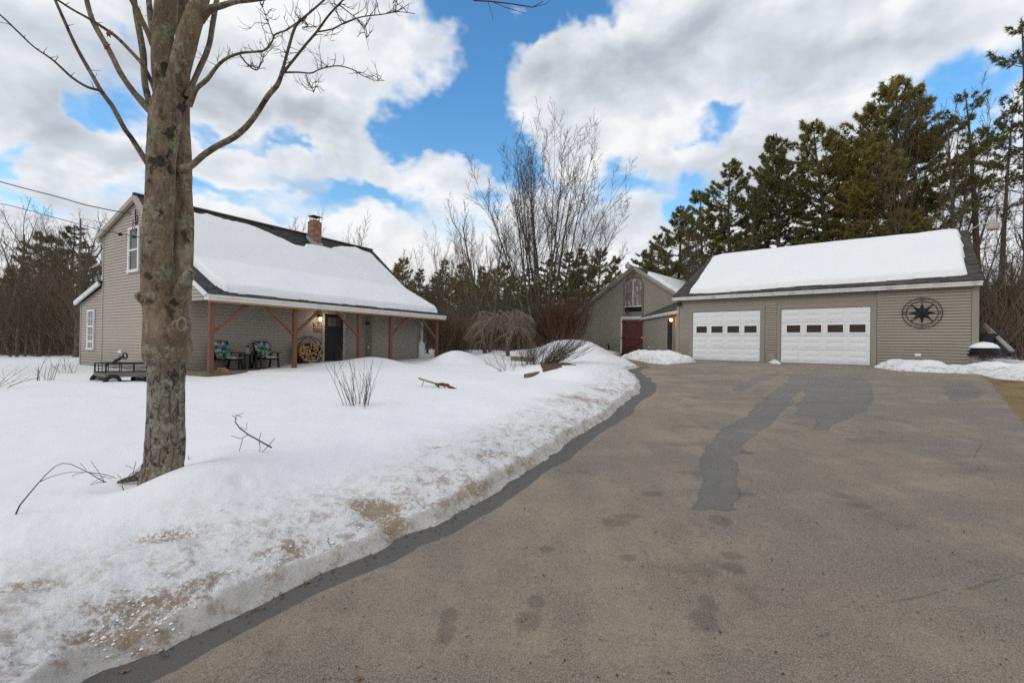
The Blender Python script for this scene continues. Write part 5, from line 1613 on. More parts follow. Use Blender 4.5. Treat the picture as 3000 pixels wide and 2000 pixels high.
# ================================================================== FOREGROUND MAPLE
def bark_maple(name, dk=1.):
    t = NT(name)
    x, y, z = t.sep()
    co = t.scale((1, 1, .28)); n1 = t.noise(9, 7, .7, co=co); n2 = t.noise(26, 6, .75, co=t.scale((1, 1, .5))); big = t.noise(2.2, 4)
    warp = t.noise(16, 5, .7)
    mp_ = t.N.new('ShaderNodeMapping'); mp_.inputs['Scale'].default_value = (1, 1, .10)
    vm_ = t.N.new('ShaderNodeVectorMath'); vm_.operation = 'MULTIPLY_ADD'; nz_ = t.N.new('ShaderNodeTexNoise'); nz_.inputs['Scale'].default_value = 6; nz_.inputs['Detail'].default_value = 4
    t.L.new(t.co, nz_.inputs['Vector']); t.L.new(nz_.outputs['Color'], vm_.inputs[0]); vm_.inputs[1].default_value = (.10, .10, .0); t.L.new(t.co, vm_.inputs[2])
    t.L.new(vm_.outputs[0], mp_.inputs[0])
    vf = t.voro(17, co=mp_.outputs[0], feat='DISTANCE_TO_EDGE')
    low = t.sstep(z, 1.12, .88)
    c = t.mix(t.sstep(t.math('ADD', t.math('MULTIPLY', n1, .6), t.math('MULTIPLY', n2, .4)), .36, .62), tuple(v * dk for v in (.082, .060, .041)), tuple(v * dk for v in (.31, .245, .175)))
    c = t.mix(t.math('MULTIPLY', low, .55), c, t.mix(t.sstep(n2, .3, .7), (.07, .062, .052), (.27, .25, .215)))
    c = t.mix(t.math('MULTIPLY', t.sstep(big, .42, .58), .5), c, tuple(v * dk for v in (.165, .112, .07)))
    fiss = t.sstep(t.math('ADD', vf, t.math('MULTIPLY', t.math('SUBTRACT', warp, .5), .10)), .075, .0)
    c = t.mix(t.math('MULTIPLY', fiss, t.math('ADD', .25, t.math('MULTIPLY', low, .7))), c, (.035, .028, .022))
    # pale lichen and green crust
    lich = t.math('MULTIPLY', t.sstep(t.noise(7, 5, .7), .52, .57), t.sstep(t.noise(40, 4, .75), .42, .55))
    c = t.mix(t.math('MULTIPLY', lich, .72), c, t.mix(t.noise(3, 2), (.28, .285, .245), (.34, .335, .25)))
    grn = t.math('MULTIPLY', t.sstep(t.noise(4.2, 5, .7), .55, .60), t.sstep(z, .8, 2.8))
    c = t.mix(t.math('MULTIPLY', grn, .4), c, (.24, .25, .12))
    # short white lenticels
    fl = t.ramp(t.noise(34, 3, .7, co=t.scale((1, 1, 2.6))), [(.66, 0), (.69, 1)])
    c = t.mix(t.math('MULTIPLY', fl, .8), c, (.46, .43, .38))
    fl2 = t.math('MULTIPLY', low, t.ramp(t.noise(30, 4, .75), [(.58, 0), (.63, 1)]))
    c = t.mix(t.math('MULTIPLY', fl2, .6), c, (.42, .40, .35))
    # dark weeping scars
    dkp = t.ramp(t.noise(5.5, 4, .65, co=t.scale((1, 1, .9))), [(.38, 1), (.43, 0)])
    c = t.mix(t.math('MULTIPLY', dkp, .82), c, (.022, .019, .016))
    t.color(c).rough(.92)
    t.bump(n2, .9, .012).bump(n1, .9, .02).bump(fiss, -.8, .012)
    return t.done()


MAT['maple'] = bark_maple('maple_bark')
MAT['maple_limb'] = bark_maple('maple_limb_bark', .8)


def catmull(P, per=8):
    P = [np.array(p, float) for p in P]; out = []
    for i in range(len(P) - 1):
        a, b, c, d = P[max(i - 1, 0)], P[i], P[i + 1], P[min(i + 2, len(P) - 1)]
        for k in range(per):
            f = k / per
            out.append(.5 * ((2 * b) + (c - a) * f + (2 * a - 5 * b + 4 * c - d) * f * f + (3 * b - a - 3 * c + d) * f ** 3))
    out.append(P[-1]); return out


def bark_tube(mb, pts, n=40, amp=.012, seed=0., per=10):
    """pts: (x, y, z, r)"""
    Q = catmull(pts, per)
    Q = [q for i, q in enumerate(Q) if i == 0 or np.linalg.norm(q[:3] - Q[i - 1][:3]) > 1e-4]
    t = Vector(Q[1][:3]) - Vector(Q[0][:3]); t.normalize(); a = Vector((1, 0, 0)) - t * t.x
    a.normalize(); vs = []; fs = []
    for i, q in enumerate(Q):
        p = Vector(q[:3]); t2 = (Vector(Q[min(i + 1, len(Q) - 1)][:3]) - Vector(Q[max(i - 1, 0)][:3])).normalized()
        a = (a - t2 * a.dot(t2)).normalized(); b = t2.cross(a)
        an = np.arange(n) * 2 * math.pi / n
        r = q[3]
        rr = r * (1 + .0 * an) + amp * (1.6 * fbm(np.cos(an) * 1.6 + seed, np.sin(an) * 1.6 + q[2] * 1.3 + seed, 3) + 1.0 * fbm(np.cos(an) * 7 + seed, np.sin(an) * 7 + q[2] * 5, 3, .6))
        for k in range(n):
            vs.append(p + (a * math.cos(an[k]) + b * math.sin(an[k])) * float(rr[k]))
    m = len(Q)
    for i in range(m - 1):
        for k in range(n): fs.append((i * n + k, i * n + (k + 1) % n, (i + 1) * n + (k + 1) % n, (i + 1) * n + k))
    fs.append(tuple(range((m - 1) * n, m * n)))
    mb.add(vs, fs, 0, True)


TD = 3.9


def MP(L, dy=0.):
    """list of (px, py, radius px[, depth offset]) -> world points with radius"""
    out = []
    for q in L:
        Y = TD + dy + (q[3] if len(q) > 3 else 0)
        p = at(q[0], q[1], Y); out.append((p[0], p[1], p[2], q[2] * Y / FPX * (.81 if q[2] > 25 else .9)))
    return out


mp = root('maple_tree', tuple(at(470, 1400, TD)), 'big bare twin-stemmed maple with lichen-spotted bark, nearest the camera', 'tree')
mb = MB()
bark_tube(mb, MP([(470, 1500, 78), (470, 1420, 68), (478, 1370, 62), (484, 1300, 62), (485, 1237, 59), (487, 1137, 56), (487, 1090, 57), (488, 1070, 55), (488, 1058, 68), (489, 1030, 74), (487, 985, 70), (477, 920, 58), (464, 860, 50), (461, 768, 46), (463, 668, 44), (468, 560, 44), (471, 470, 44), (480, 380, 48), (487, 320, 48), (500, 270, 44)]), 56, .010, 1., 14)
mb.build('trunk', MAT['maple'], mp)
mb = MB()
bark_tube(mb, MP([(487, 1080, 40, .06), (500, 1010, 50, .07), (512, 940, 42, .12), (521, 870, 40, .17), (527, 768, 38, .21), (530, 668, 38, .22), (528, 560, 36, .22), (530, 470, 34, .21), (526, 370, 32, .18), (530, 270, 24, .14), (535, 130, 21, .16), (538, 0, 18, .18), (541, -150, 14, .2)]), 40, .009, 4., 12)
mb.build('stem', MAT['maple'], mp)
mb = MB()
bark_tube(mb, MP([(492, 300, 36), (478, 230, 34), (474, 160, 33), (480, 70, 33), (487, 0, 32), (494, -120, 27), (500, -260, 20)]), 36, .008, 7., 10)
mb.build('stem', MAT['maple'], mp)
mb = MB()
bark_tube(mb, MP([(497, 300, 38), (520, 230, 33, -.02), (545, 130, 33, -.03), (570, 50, 30, -.03), (586, 0, 28, -.02), (610, -110, 22), (640, -240, 16)]), 36, .008, 9., 10)
mb.build('stem', MAT['maple'], mp)
# root flare, pruned stubs and knots
mb = MB(); bark_tube(mb, MP([(455, 1350, 34, -.02), (430, 1385, 26, -.04), (400, 1398, 13, -.06), (368, 1407, 8, -.07), (345, 1412, 3, -.07)]), 18, .006, 3.)
mb.build('root_flare', MAT['maple'], mp)
endm = NT('cut_wood'); endm.color(endm.mix(endm.noise(18, 4, .7), (.12, .09, .06), (.27, .21, .15))).rough(.9); endm = endm.done()
for (pts, cut) in (([(462, 905, 36, -.02), (432, 880, 24, -.03), (412, 868, 17, -.04), (400, 862, 12, -.05)], (411, 871, 12, -.115)), ([(508, 900, 26, .05), (528, 855, 21, .02), (546, 818, 17, .0), (562, 792, 13, -.01)], None), ([(505, 1010, 40, -.02), (525, 965, 36, -.06), (534, 952, 27, -.13)], (535, 951, 19, -.165))):
    mb = MB(); bark_tube(mb, MP(pts), 22, .006, pts[0][0] * .1)
    if cut:
        p = MP([cut])[0]; r_ = p[3]; c = Vector(p[:3])
        ring = [c + Vector((math.cos(a) * r_ * .8, 0, math.sin(a) * r_ * 1.1)) for a in np.linspace(0, 2 * math.pi, 15)]
        mb.tube(ring, r_ * .28, 7, cap=False)
    o = mb.build('branch_stub', MAT['maple'], mp)
    if cut:
        mb = MB(); mb.add([c + Vector((0, .01, 0))] + [c + Vector((math.cos(a) * r_ * .8, 0, math.sin(a) * r_ * 1.05)) for a in np.linspace(0, 2 * math.pi, 15)[:-1]], [(0, k % 14 + 1, (k + 1) % 14 + 1) for k in range(14)])
        q = mb.build('cut_face', endm, mp); q.parent = o
p = MP([(521, 388, 9, -.13)])[0]; c = Vector(p[:3]); r_ = p[3]
mb = MB(); mb.tube([c + Vector((math.cos(a) * r_ * .8, 0, math.sin(a) * r_ * 1.25)) for a in np.linspace(0, 2 * math.pi, 15)], .007, 7, cap=False); mb.build('knot', endm, mp)
Z4 = lambda L, dy=0.: [(x / 1.809, y / 1.809, r / 1.809, dy * i / max(1, len(L) - 1)) for i, (x, y, r) in enumerate(L)]
LIMBS = [
    ([(850, 905, 34), (800, 880, 22), (775, 852, 17), (735, 790, 15), (700, 735, 14), (660, 680, 13.5), (600, 570, 13), (560, 515, 12.5), (535, 480, 12), (500, 420, 10.5), (460, 350, 10), (400, 240, 9), (350, 130, 8.5), (310, 40, 7.5), (285, -20, 7), (255, -120, 5)], -.35),
    ([(545, 490, 10), (520, 478, 8), (460, 460, 7), (380, 410, 6.5), (280, 320, 6), (180, 250, 5), (100, 175, 5), (0, 80, 4.5), (-120, -10, 3)], -.5),
    ([(860, 640, 34), (815, 600, 27), (770, 558, 22), (735, 520, 18), (700, 478, 16.5), (640, 390, 15.5), (590, 290, 15), (545, 210, 14.5), (500, 130, 14), (478, 70, 13), (460, 0, 12), (440, -100, 9)], .3),
    ([(830, 500, 18), (800, 430, 11), (760, 350, 9.5), (690, 270, 9), (620, 200, 8.5), (550, 150, 8), (470, 100, 7), (380, 50, 6), (310, 5, 5.5), (200, -60, 4)], -.4),
    ([(830, 560, 22), (790, 530, 18), (775, 480, 17), (766, 420, 16.5), (760, 300, 17), (745, 200, 16.5), (726, 100, 15), (716, 30, 14), (705, -60, 12)], .25),
    ([(840, 320, 16), (812, 250, 14), (782, 170, 14), (752, 110, 14), (720, 40, 15), (690, -20, 14), (650, -110, 10)], -.2),
    ([(830, 240, 16), (806, 170, 15), (796, 80, 15), (790, 0, 14), (785, -80, 12)], .35),
    ([(960, 900, 28), (1000, 885, 20), (1030, 865, 17), (1080, 822, 17), (1150, 776, 16.5), (1240, 728, 16), (1310, 668, 15), (1370, 590, 13.5), (1420, 510, 13), (1470, 450, 12), (1495, 385, 10.5), (1505, 350, 8)], -.35),
    ([(1000, 560, 18), (1025, 510, 13), (1045, 468, 12.5), (1100, 420, 11.5), (1150, 355, 9.5), (1200, 312, 8.5), (1270, 284, 7.5), (1340, 276, 7), (1400, 268, 6.5), (1440, 225, 5.5), (1458, 185, 5), (1520, 160, 4), (1570, 128, 3.5)], -.25),
    ([(990, 520, 20), (1018, 455, 15), (1050, 380, 15), (1090, 290, 15), (1112, 220, 14.5), (1130, 110, 14), (1148, 0, 13), (1160, -90, 10)], .25),
    ([(1060, 110, 24), (1110, 52, 20), (1180, 30, 16), (1250, 10, 13), (1330, 2, 11), (1430, -12, 8), (1560, -60, 5)], -.2),
    ([(1495, 385, 9), (1512, 320, 8), (1530, 255, 8.5), (1555, 170, 8), (1580, 122, 7.5), (1640, 70, 6), (1720, 0, 5), (1790, -70, 3)], .15),
    ([(1495, 395, 9), (1530, 350, 7.5), (1570, 300, 7), (1620, 238, 6.5), (1680, 168, 6.5), (1740, 85, 6), (1800, 20, 5), (1850, -30, 3)], -.2),
    ([(1680, 170, 5), (1760, 155, 4.5), (1830, 120, 4), (1920, 90, 3.6), (2020, 78, 3), (2110, 64, 2.5), (2200, 74, 1.6)], -.2),
    ([(1500, 385, 6), (1580, 384, 4.5), (1650, 388, 4), (1700, 366, 3.6), (1790, 350, 3.2), (1870, 370, 3), (1920, 400, 2.5), (1990, 428, 1.6), (2040, 428, 1)], .2),
    ([(1268, 286, 5), (1310, 340, 4.5), (1360, 372, 3.6), (1388, 325, 3), (1400, 290, 2)], .0),
    ([(1450, 200, 4), (1425, 130, 3), (1400, 60, 2.5), (1385, 20, 1.5)], .0),
    ([(1800, 30, 4), (1840, 60, 3), (1900, 110, 2.5), (1930, 160, 2), (1955, 265, 1)], .1),
    ([(1620, 395, 2.5), (1650, 460, 2), (1665, 495, 1.2)], 0.),
    ([(1570, 125, 5), (1610, 110, 4), (1630, 140, 3), (1600, 145, 2)], 0.),
]
rt = random.Random(12)
for i, (L, dy) in enumerate(LIMBS):
    base = {1: -.24, 11: -.35, 12: -.35, 13: -.5, 14: -.35, 15: -.15, 16: -.2, 17: -.5, 18: -.3, 19: -.25}.get(i, .0)
    pts = [(a, b, c, d + base) for a, b, c, d in Z4(L, dy)]
    W_ = MP(pts)
    mb = MB(); bark_tube(mb, W_, 14 if L[0][2] > 9 else 8, .003 if L[0][2] > 9 else .0012, i * 1.7, 7)
    # spur twigs
    nsp = {11: 12, 12: 12, 13: 18, 14: 16, 15: 12, 16: 10, 17: 10, 18: 8, 8: 22, 19: 8, 7: 8, 0: 9, 1: 9}.get(i, 5)
    for s_ in range(nsp):
        k = rt.randint(2 if nsp < 10 else max(2, len(W_) // 3), len(W_) - 1); a = Vector(W_[k][:3]); a = a.lerp(Vector(W_[k - 1][:3]), rt.random())
        d = Vector((rt.uniform(-1, 1), rt.uniform(-.6, .6), rt.uniform(-.2, 1))).normalized()
        thin = i in (8, 11, 12, 13, 14, 15, 16, 17, 18, 19)
        ln = rt.uniform(.04, .22 if thin else .09)
        q = [a]; dd_ = d
        for _ in range(4):
            dd_ = (dd_ + Vector((rt.uniform(-.5, .5), rt.uniform(-.4, .4), rt.uniform(-.4, .5)))).normalized(); q.append(q[-1] + dd_ * ln / 4)
        mb.tube(q, [.0032, .0026, .002, .0016, .0010], 5)
        if thin:
            for _ in range(2):
                e = q[rt.randint(1, 3)]; d2 = (dd_ + Vector((rt.uniform(-1, 1), 0, rt.uniform(-.8, 1)))).normalized()
                mb.tube([e, e + d2 * ln * .3, e + (d2 + Vector((0, 0, .3))) * ln * .5], [.002, .0015, .001], 4)
    mb.build('limb', MAT['maple_limb'] if L[0][2] > 12 else simple('maple_twig_bark', (.10, .08, .062), .9, .3, 20) if 'maple_twig_bark' not in bpy.data.materials else bpy.data.materials['maple_twig_bark'], mp)
lf = simple('dead_leaf', (.20, .055, .02), .8, .4, 20)
for (x, y, lab) in ((580 / 1.809, 178 / 1.809, 'curled red-brown dead leaf caught on the thin upper-left limb of the maple'), (566 / 1.809, 245 / 1.809, 'curled red-brown dead leaf lying against the thick left limb of the maple')):
    c = Vector(at(x, y, TD - .35)); mb = MB()
    n = 14; ring = [c + Vector(((.020 + .014 * (k % 2)) * math.cos(2 * math.pi * k / n), .006 * math.sin(3 * k), (.022 + .014 * (k % 2)) * math.sin(2 * math.pi * k / n))) for k in range(n)]
    mb.add([c + Vector((0, -.008, 0))] + ring + [c + Vector((0, .004, 0))], [(0, k + 1, (k + 1) % n + 1) for k in range(n)] + [(n + 1, (k + 1) % n + 1, k + 1) for k in range(n)])
    o = mb.build('dead_leaf', lf); tag(o, lab, 'leaf')

# ================================================================== PLANT GENERATORS


def growth(rnd, pos, d, ln, r, lvl, out, P):
    """recursive branching; out[lvl] collects chains (points, radii)"""
    n = P['seg'][lvl]; p = Vector(pos); d = Vector(d).normalized(); pts = [p.copy()]; rad = [r]
    rt_ = r * P['tip'][lvl]
    for i in range(n):
        w_ = P['wob'][lvl]
        d = (d + Vector((rnd.gauss(0, w_), rnd.gauss(0, w_), rnd.gauss(0, w_) + P['up'][lvl]))).normalized()
        p = p + d * (ln / n); pts.append(p.copy()); rad.append(r + (rt_ - r) * (i + 1) / n)
    out[min(lvl, len(out) - 1)].append((pts, rad))
    if lvl + 1 >= len(P['seg']): return
    k = P['kids'][lvl]; k = rnd.randint(max(1, int(k * .8)), int(k * 1.2) + 1)
    ph = rnd.uniform(0, 6.28)
    for j in range(k):
        f = P['first'][lvl] + (1 - P['first'][lvl]) * (j + rnd.random()) / k
        x = f * n; i = min(int(x), n - 1); q = pts[i].lerp(pts[i + 1], x - i); t = (pts[i + 1] - pts[i]).normalized()
        a = t.orthogonal().normalized(); ph += 2.4 + rnd.uniform(-.5, .5)
        b = t.cross(a); side = a * math.cos(ph) + b * math.sin(ph)
        ang = P['ang'][lvl] * rnd.uniform(.7, 1.25)
        cd = t * math.cos(ang) + side * math.sin(ang)
        growth(rnd, q, cd, ln * P['len'][lvl] * (1.12 - .55 * f) * rnd.uniform(.7, 1.2), max(rad[i] * P['rr'][lvl], P['rmin']), lvl + 1, out, P)


def tubes_mesh(chains, sides):
    """many tubes as numpy arrays"""
    V = []; F = []; b = 0
    for pts, rad in chains:
        n = len(pts); t0 = (pts[-1] - pts[0])
        if t0.length < 1e-6: continue
        a = t0.orthogonal().normalized()
        for i, p in enumerate(pts):
            t = (pts[min(i + 1, n - 1)] - pts[max(i - 1, 0)]).normalized()
            a2 = a - t * a.dot(t)
            a = a2.normalized() if a2.length > 1e-5 else t.orthogonal().normalized()
            c = t.cross(a)
            for k in range(sides):
                an = 2 * math.pi * k / sides
                q = p + (a * math.cos(an) + c * math.sin(an)) * rad[i]; V.append((q.x, q.y, q.z))
        for i in range(n - 1):
            for k in range(sides):
                k2 = (k + 1) % sides
                F.append((b + i * sides + k, b + i * sides + k2, b + (i + 1) * sides + k2, b + (i + 1) * sides + k))
        b += n * sides
    return np.array(V), np.array(F)


def bark_mat(name, lo, hi, lich=0.):
    t = NT(name); n = t.noise(3, 5, .7, co=t.scale((1, 1, .4))); r = t.objrand()
    c = t.mix(n, lo, hi); c = t.mix(t.math('MULTIPLY', r, .35), c, tuple(v * .6 for v in lo))
    if lich: c = t.mix(t.math('MULTIPLY', t.sstep(t.noise(2.2, 4, .7), .54, .62), lich), c, (.26, .28, .16))
    t.color(c).rough(.95); return t.done()


MAT['bark_grey'] = bark_mat('bark_grey', (.07, .056, .045), (.15, .125, .10), .45)
MAT['twig_grey'] = bark_mat('twigs_grey', (.075, .056, .042), (.15, .115, .088))
MAT['twig_tan'] = bark_mat('twigs_tan', (.11, .075, .048), (.20, .145, .095))
MAT['twig_red'] = bark_mat('twigs_red', (.095, .045, .03), (.16, .085, .055))
MAT['bark_pine'] = bark_mat('bark_pine', (.065, .05, .042), (.13, .105, .088))


def copy_thing(src, loc, rz, s, label, cat, group, par=None):
    """a further tree: copies the thing and each of its parts"""
    r = src.copy(); COL.objects.link(r)
    r.location = loc; r.rotation_euler = (0, 0, rz); r.scale = (s, s, s) if not hasattr(s, '__len__') else s
    for k in ('group',):
        if k in r: del r[k]
    tag(r, label, cat, group)
    for ch in PARTS[src.name]:
        c = ch.copy(); COL.objects.link(c); c.parent = r
    return r


PARTS = {}


def make_bare(name, seed, h, P, **kw):
    stems = kw.get('stems', 1); spread = kw.get('spread', 0.); lean = kw.get('lean', 0.)
    rnd = random.Random(seed); out = [[], [], [], [], []]
    for s_ in range(stems):
        a = 2 * math.pi * (s_ + rnd.random() * .5) / max(stems, 1)
        k = rnd.uniform(.5, 1.3)
        d = Vector((math.cos(a) * spread * k + lean, math.sin(a) * spread * k, 1))
        growth(rnd, Vector((math.cos(a), math.sin(a), 0)) * (.18 if stems > 1 else 0) + Vector((0, 0, -.3)), d, h * rnd.uniform(.85, 1.05) * (1 - kw.get('oval', 0.) * (k - .5)), P['r0'] * rnd.uniform(.8, 1.1), 0, out, P)
    r = bpy.data.objects.new(name, None); COL.objects.link(r)
    V, F = tubes_mesh(out[0], 8); V2, F2 = tubes_mesh(out[1], 5)
    t_ = np_mesh('trunk', np.concatenate([V, V2]), np.concatenate([F, F2 + len(V)]), kw.get('trunk_mat') or MAT['bark_grey'], r)
    tw = [c for l in out[2:] for c in l]
    V, F = tubes_mesh(tw, 3)
    c_ = np_mesh('crown', V, F, kw.get('twig_mat') or MAT['twig_grey'], r)
    PARTS[r.name] = [t_, c_]
    return r


PB = dict(seg=[9, 7, 5, 4], tip=[.25, .25, .3, .4], wob=[.06, .11, .15, .18], up=[.03, .09, .07, .04], kids=[11, 9, 6], first=[.35, .2, .15], ang=[.62, .65, .7], len=[.55, .45, .42], rr=[.5, .5, .55], rmin=.009, r0=.19)
PV = dict(seg=[10, 8, 5, 4], tip=[.18, .25, .3, .4], wob=[.04, .07, .12, .16], up=[.02, .13, .10, .05], kids=[12, 9, 6], first=[.28, .2, .15], ang=[.45, .5, .6], len=[.42, .40, .40], rr=[.5, .5, .55], rmin=.009, r0=.13)
PS = dict(seg=[6, 5, 4, 3], tip=[.3, .3, .4, .5], wob=[.10, .14, .16, .2], up=[.0, .04, .05, .03], kids=[7, 6, 5], first=[.15, .15, .15], ang=[.6, .6, .6], len=[.6, .55, .5], rr=[.6, .6, .6], rmin=.006, r0=.03)


def place_first(o, loc, rz, s, label, cat, group=None):
    o.location = loc; o.rotation_euler = (0, 0, rz); o.scale = (s, s, s)
    return tag(o, label, cat, group)


def gz(x, y): return float(ground_z(np.array([x]), np.array([y]))[0])


# ---- pines
def needle_mat(name, lo, hi):
    t = NT(name); r = t.objrand(); n = t.noise(.55, 4, .65); f = t.noise(6, 3, .7)
    c = t.mix(t.math('ADD', t.math('MULTIPLY', n, .7), t.math('MULTIPLY', f, .3)), lo, hi)
    c = t.mix(t.math('MULTIPLY', r, .3), c, (.05, .065, .032))
    t.color(c).rough(.85); t.b.inputs['Specular IOR Level'].default_value = .15
    tl = t.N.new('ShaderNodeBsdfTranslucent'); t.L.new(t.b.inputs['Base Color'].links[0].from_socket, tl.inputs[0])
    ms = t.N.new('ShaderNodeMixShader'); ms.inputs[0].default_value = .35
    t.L.new(t.b.outputs[0], ms.inputs[1]); t.L.new(tl.outputs[0], ms.inputs[2]); t.L.new(ms.outputs[0], t.N['Material Output'].inputs[0])
    return t.done()


MAT['needle_mid'] = needle_mat('pine_needles_mid', (.11, .12, .05), (.33, .30, .11))
MAT['needle_olive'] = needle_mat('pine_needles_olive', (.14, .145, .052), (.46, .38, .12))
MAT['needle_dark'] = needle_mat('pine_needles_dark', (.105, .12, .052), (.32, .30, .11))


def make_pine(name, seed, h, w_, base, nm, dens=1., tuft=.24, whorl=.62, nw=6):
    rnd = random.Random(seed); rs_ = np.random.RandomState(seed)
    trunk = []; br = []; C = []; D = []; S = []
    r0 = .012 * h + .03
    pts = [Vector((0, 0, -.3))]; d = Vector((0, 0, 1))
    n = 16
    for i in range(n):
        d = (d + Vector((rnd.gauss(0, .018), rnd.gauss(0, .018), .05))).normalized(); pts.append(pts[-1] + d * ((h + .3) / n))
    rad = [r0 * (1 - i / n) ** .8 + .015 for i in range(n + 1)]
    trunk.append((pts, rad))

    def tp(z):
        x = (z + .3) / (h + .3) * n; i = max(0, min(int(x), n - 1)); return pts[i].lerp(pts[i + 1], x - i)
    z = h * base * .55
    while z < h - .25:
        f = z / h; live = f > base
        kk = nw if live else rnd.randint(3, 5)
        for j in range(kk):
            a = rnd.uniform(0, 6.28)
            prof = min(1, (1 - f) * 2.3 + .16) * (.6 + .4 * min(1, max(0, (f - base)) * 5))
            L = w_ * prof * rnd.uniform(.5, 1.25) if live else w_ * rnd.uniform(.35, .8)
            if rnd.random() < .08: L *= 1.35
            d = Vector((math.cos(a), math.sin(a), rnd.uniform(-.05, .22) + .75 * f ** 3)).normalized()
            q = tp(z + rnd.uniform(-.12, .12)); bp = [q.copy()]; m = 6
            for i in range(m):
                d = (d + Vector((rnd.gauss(0, .06), rnd.gauss(0, .06), rnd.gauss(-.01, .05) + .035 * i))).normalized(); q = q + d * L / m; bp.append(q.copy())
            br.append((bp, [.03 * (L / w_) * (1 - i / (m + 1)) + .008 for i in range(m + 1)]))
            if not live: continue
            nt = int(L * 21 * dens) + 3
            for k in range(nt):
                s_ = .28 + .75 * rnd.random() ** .75; s_ = min(s_, 1.0); x = s_ * m; i = min(int(x), m - 1); b = bp[i].lerp(bp[i + 1], x - i)
                side = Vector((-math.sin(a), math.cos(a), 0)) * rnd.choice((-1, 1))
                sl_ = L * .34 * (1.15 - s_) * rnd.random() + .05
                e = b + (side * .85 + Vector((math.cos(a), math.sin(a), 0)) * .6).normalized() * sl_ + Vector((0, 0, rnd.uniform(-.03, .06) + .06 * sl_))
                if rnd.random() < .14: br.append(([b, e], [.009, .005]))
                C.append(e); D.append((e - b).normalized() * .6 + Vector((math.cos(a) * .6, math.sin(a) * .6, .28))); S.append(rnd.uniform(.7, 1.25))
        z += whorl * rnd.uniform(.6, 1.4) * (1 if live else 1.4)
    for _ in range(14):
        C.append(tp(h - rnd.random() * .5) + Vector((rnd.gauss(0, .07), rnd.gauss(0, .07), 0))); D.append(Vector((0, 0, 1))); S.append(.8)
    C = np.array([tuple(v) for v in C]); D = np.array([tuple(v) for v in D]); D /= np.linalg.norm(D, axis=1, keepdims=True); S = np.array(S)
    K = 11
    dirs = D[:, None, :] * .95 + rs_.normal(0, .50, (len(C), K, 3)); dirs /= np.linalg.norm(dirs, axis=2, keepdims=True)
    up = rs_.normal(0, 1, (len(C), K, 3)); sd_ = np.cross(dirs, up); sd_ /= np.linalg.norm(sd_, axis=2, keepdims=True) + 1e-9
    ln = tuft * S[:, None, None] * rs_.uniform(.7, 1.3, (len(C), K, 1)); wd = tuft * .17
    A = C[:, None, :] + dirs * ln * .1 - sd_ * wd * .5; B = C[:, None, :] + dirs * ln * .1 + sd_ * wd * .5; E_ = C[:, None, :] + dirs * ln
    V = np.stack([A, B, E_], 2).reshape(-1, 3); F = np.arange(len(V)).reshape(-1, 3)
    r = bpy.data.objects.new(name, None); COL.objects.link(r)
    Vt, Ft = tubes_mesh(trunk, 9); Vb, Fb = tubes_mesh(br, 3)
    t_ = np_mesh('trunk', np.concatenate([Vt, Vb]), np.concatenate([Ft, Fb + len(Vt)]), MAT['bark_pine'], r)
    c_ = np_mesh('crown', V, F, nm, r, smooth=False)
    PARTS[r.name] = [t_, c_]
    return r
# ================================================================== PLACING THE TREES
def locpx(x, Y, z=None):
    p = at(x, 1000, Y)
    return (float(p[0]), float(p[1]), gz(p[0], p[1]) if z is None else z)


def scale_for(ytop, x, Y, h):
    p = at(x, ytop, Y); return (float(p[2]) - gz(p[0], p[1])) / h


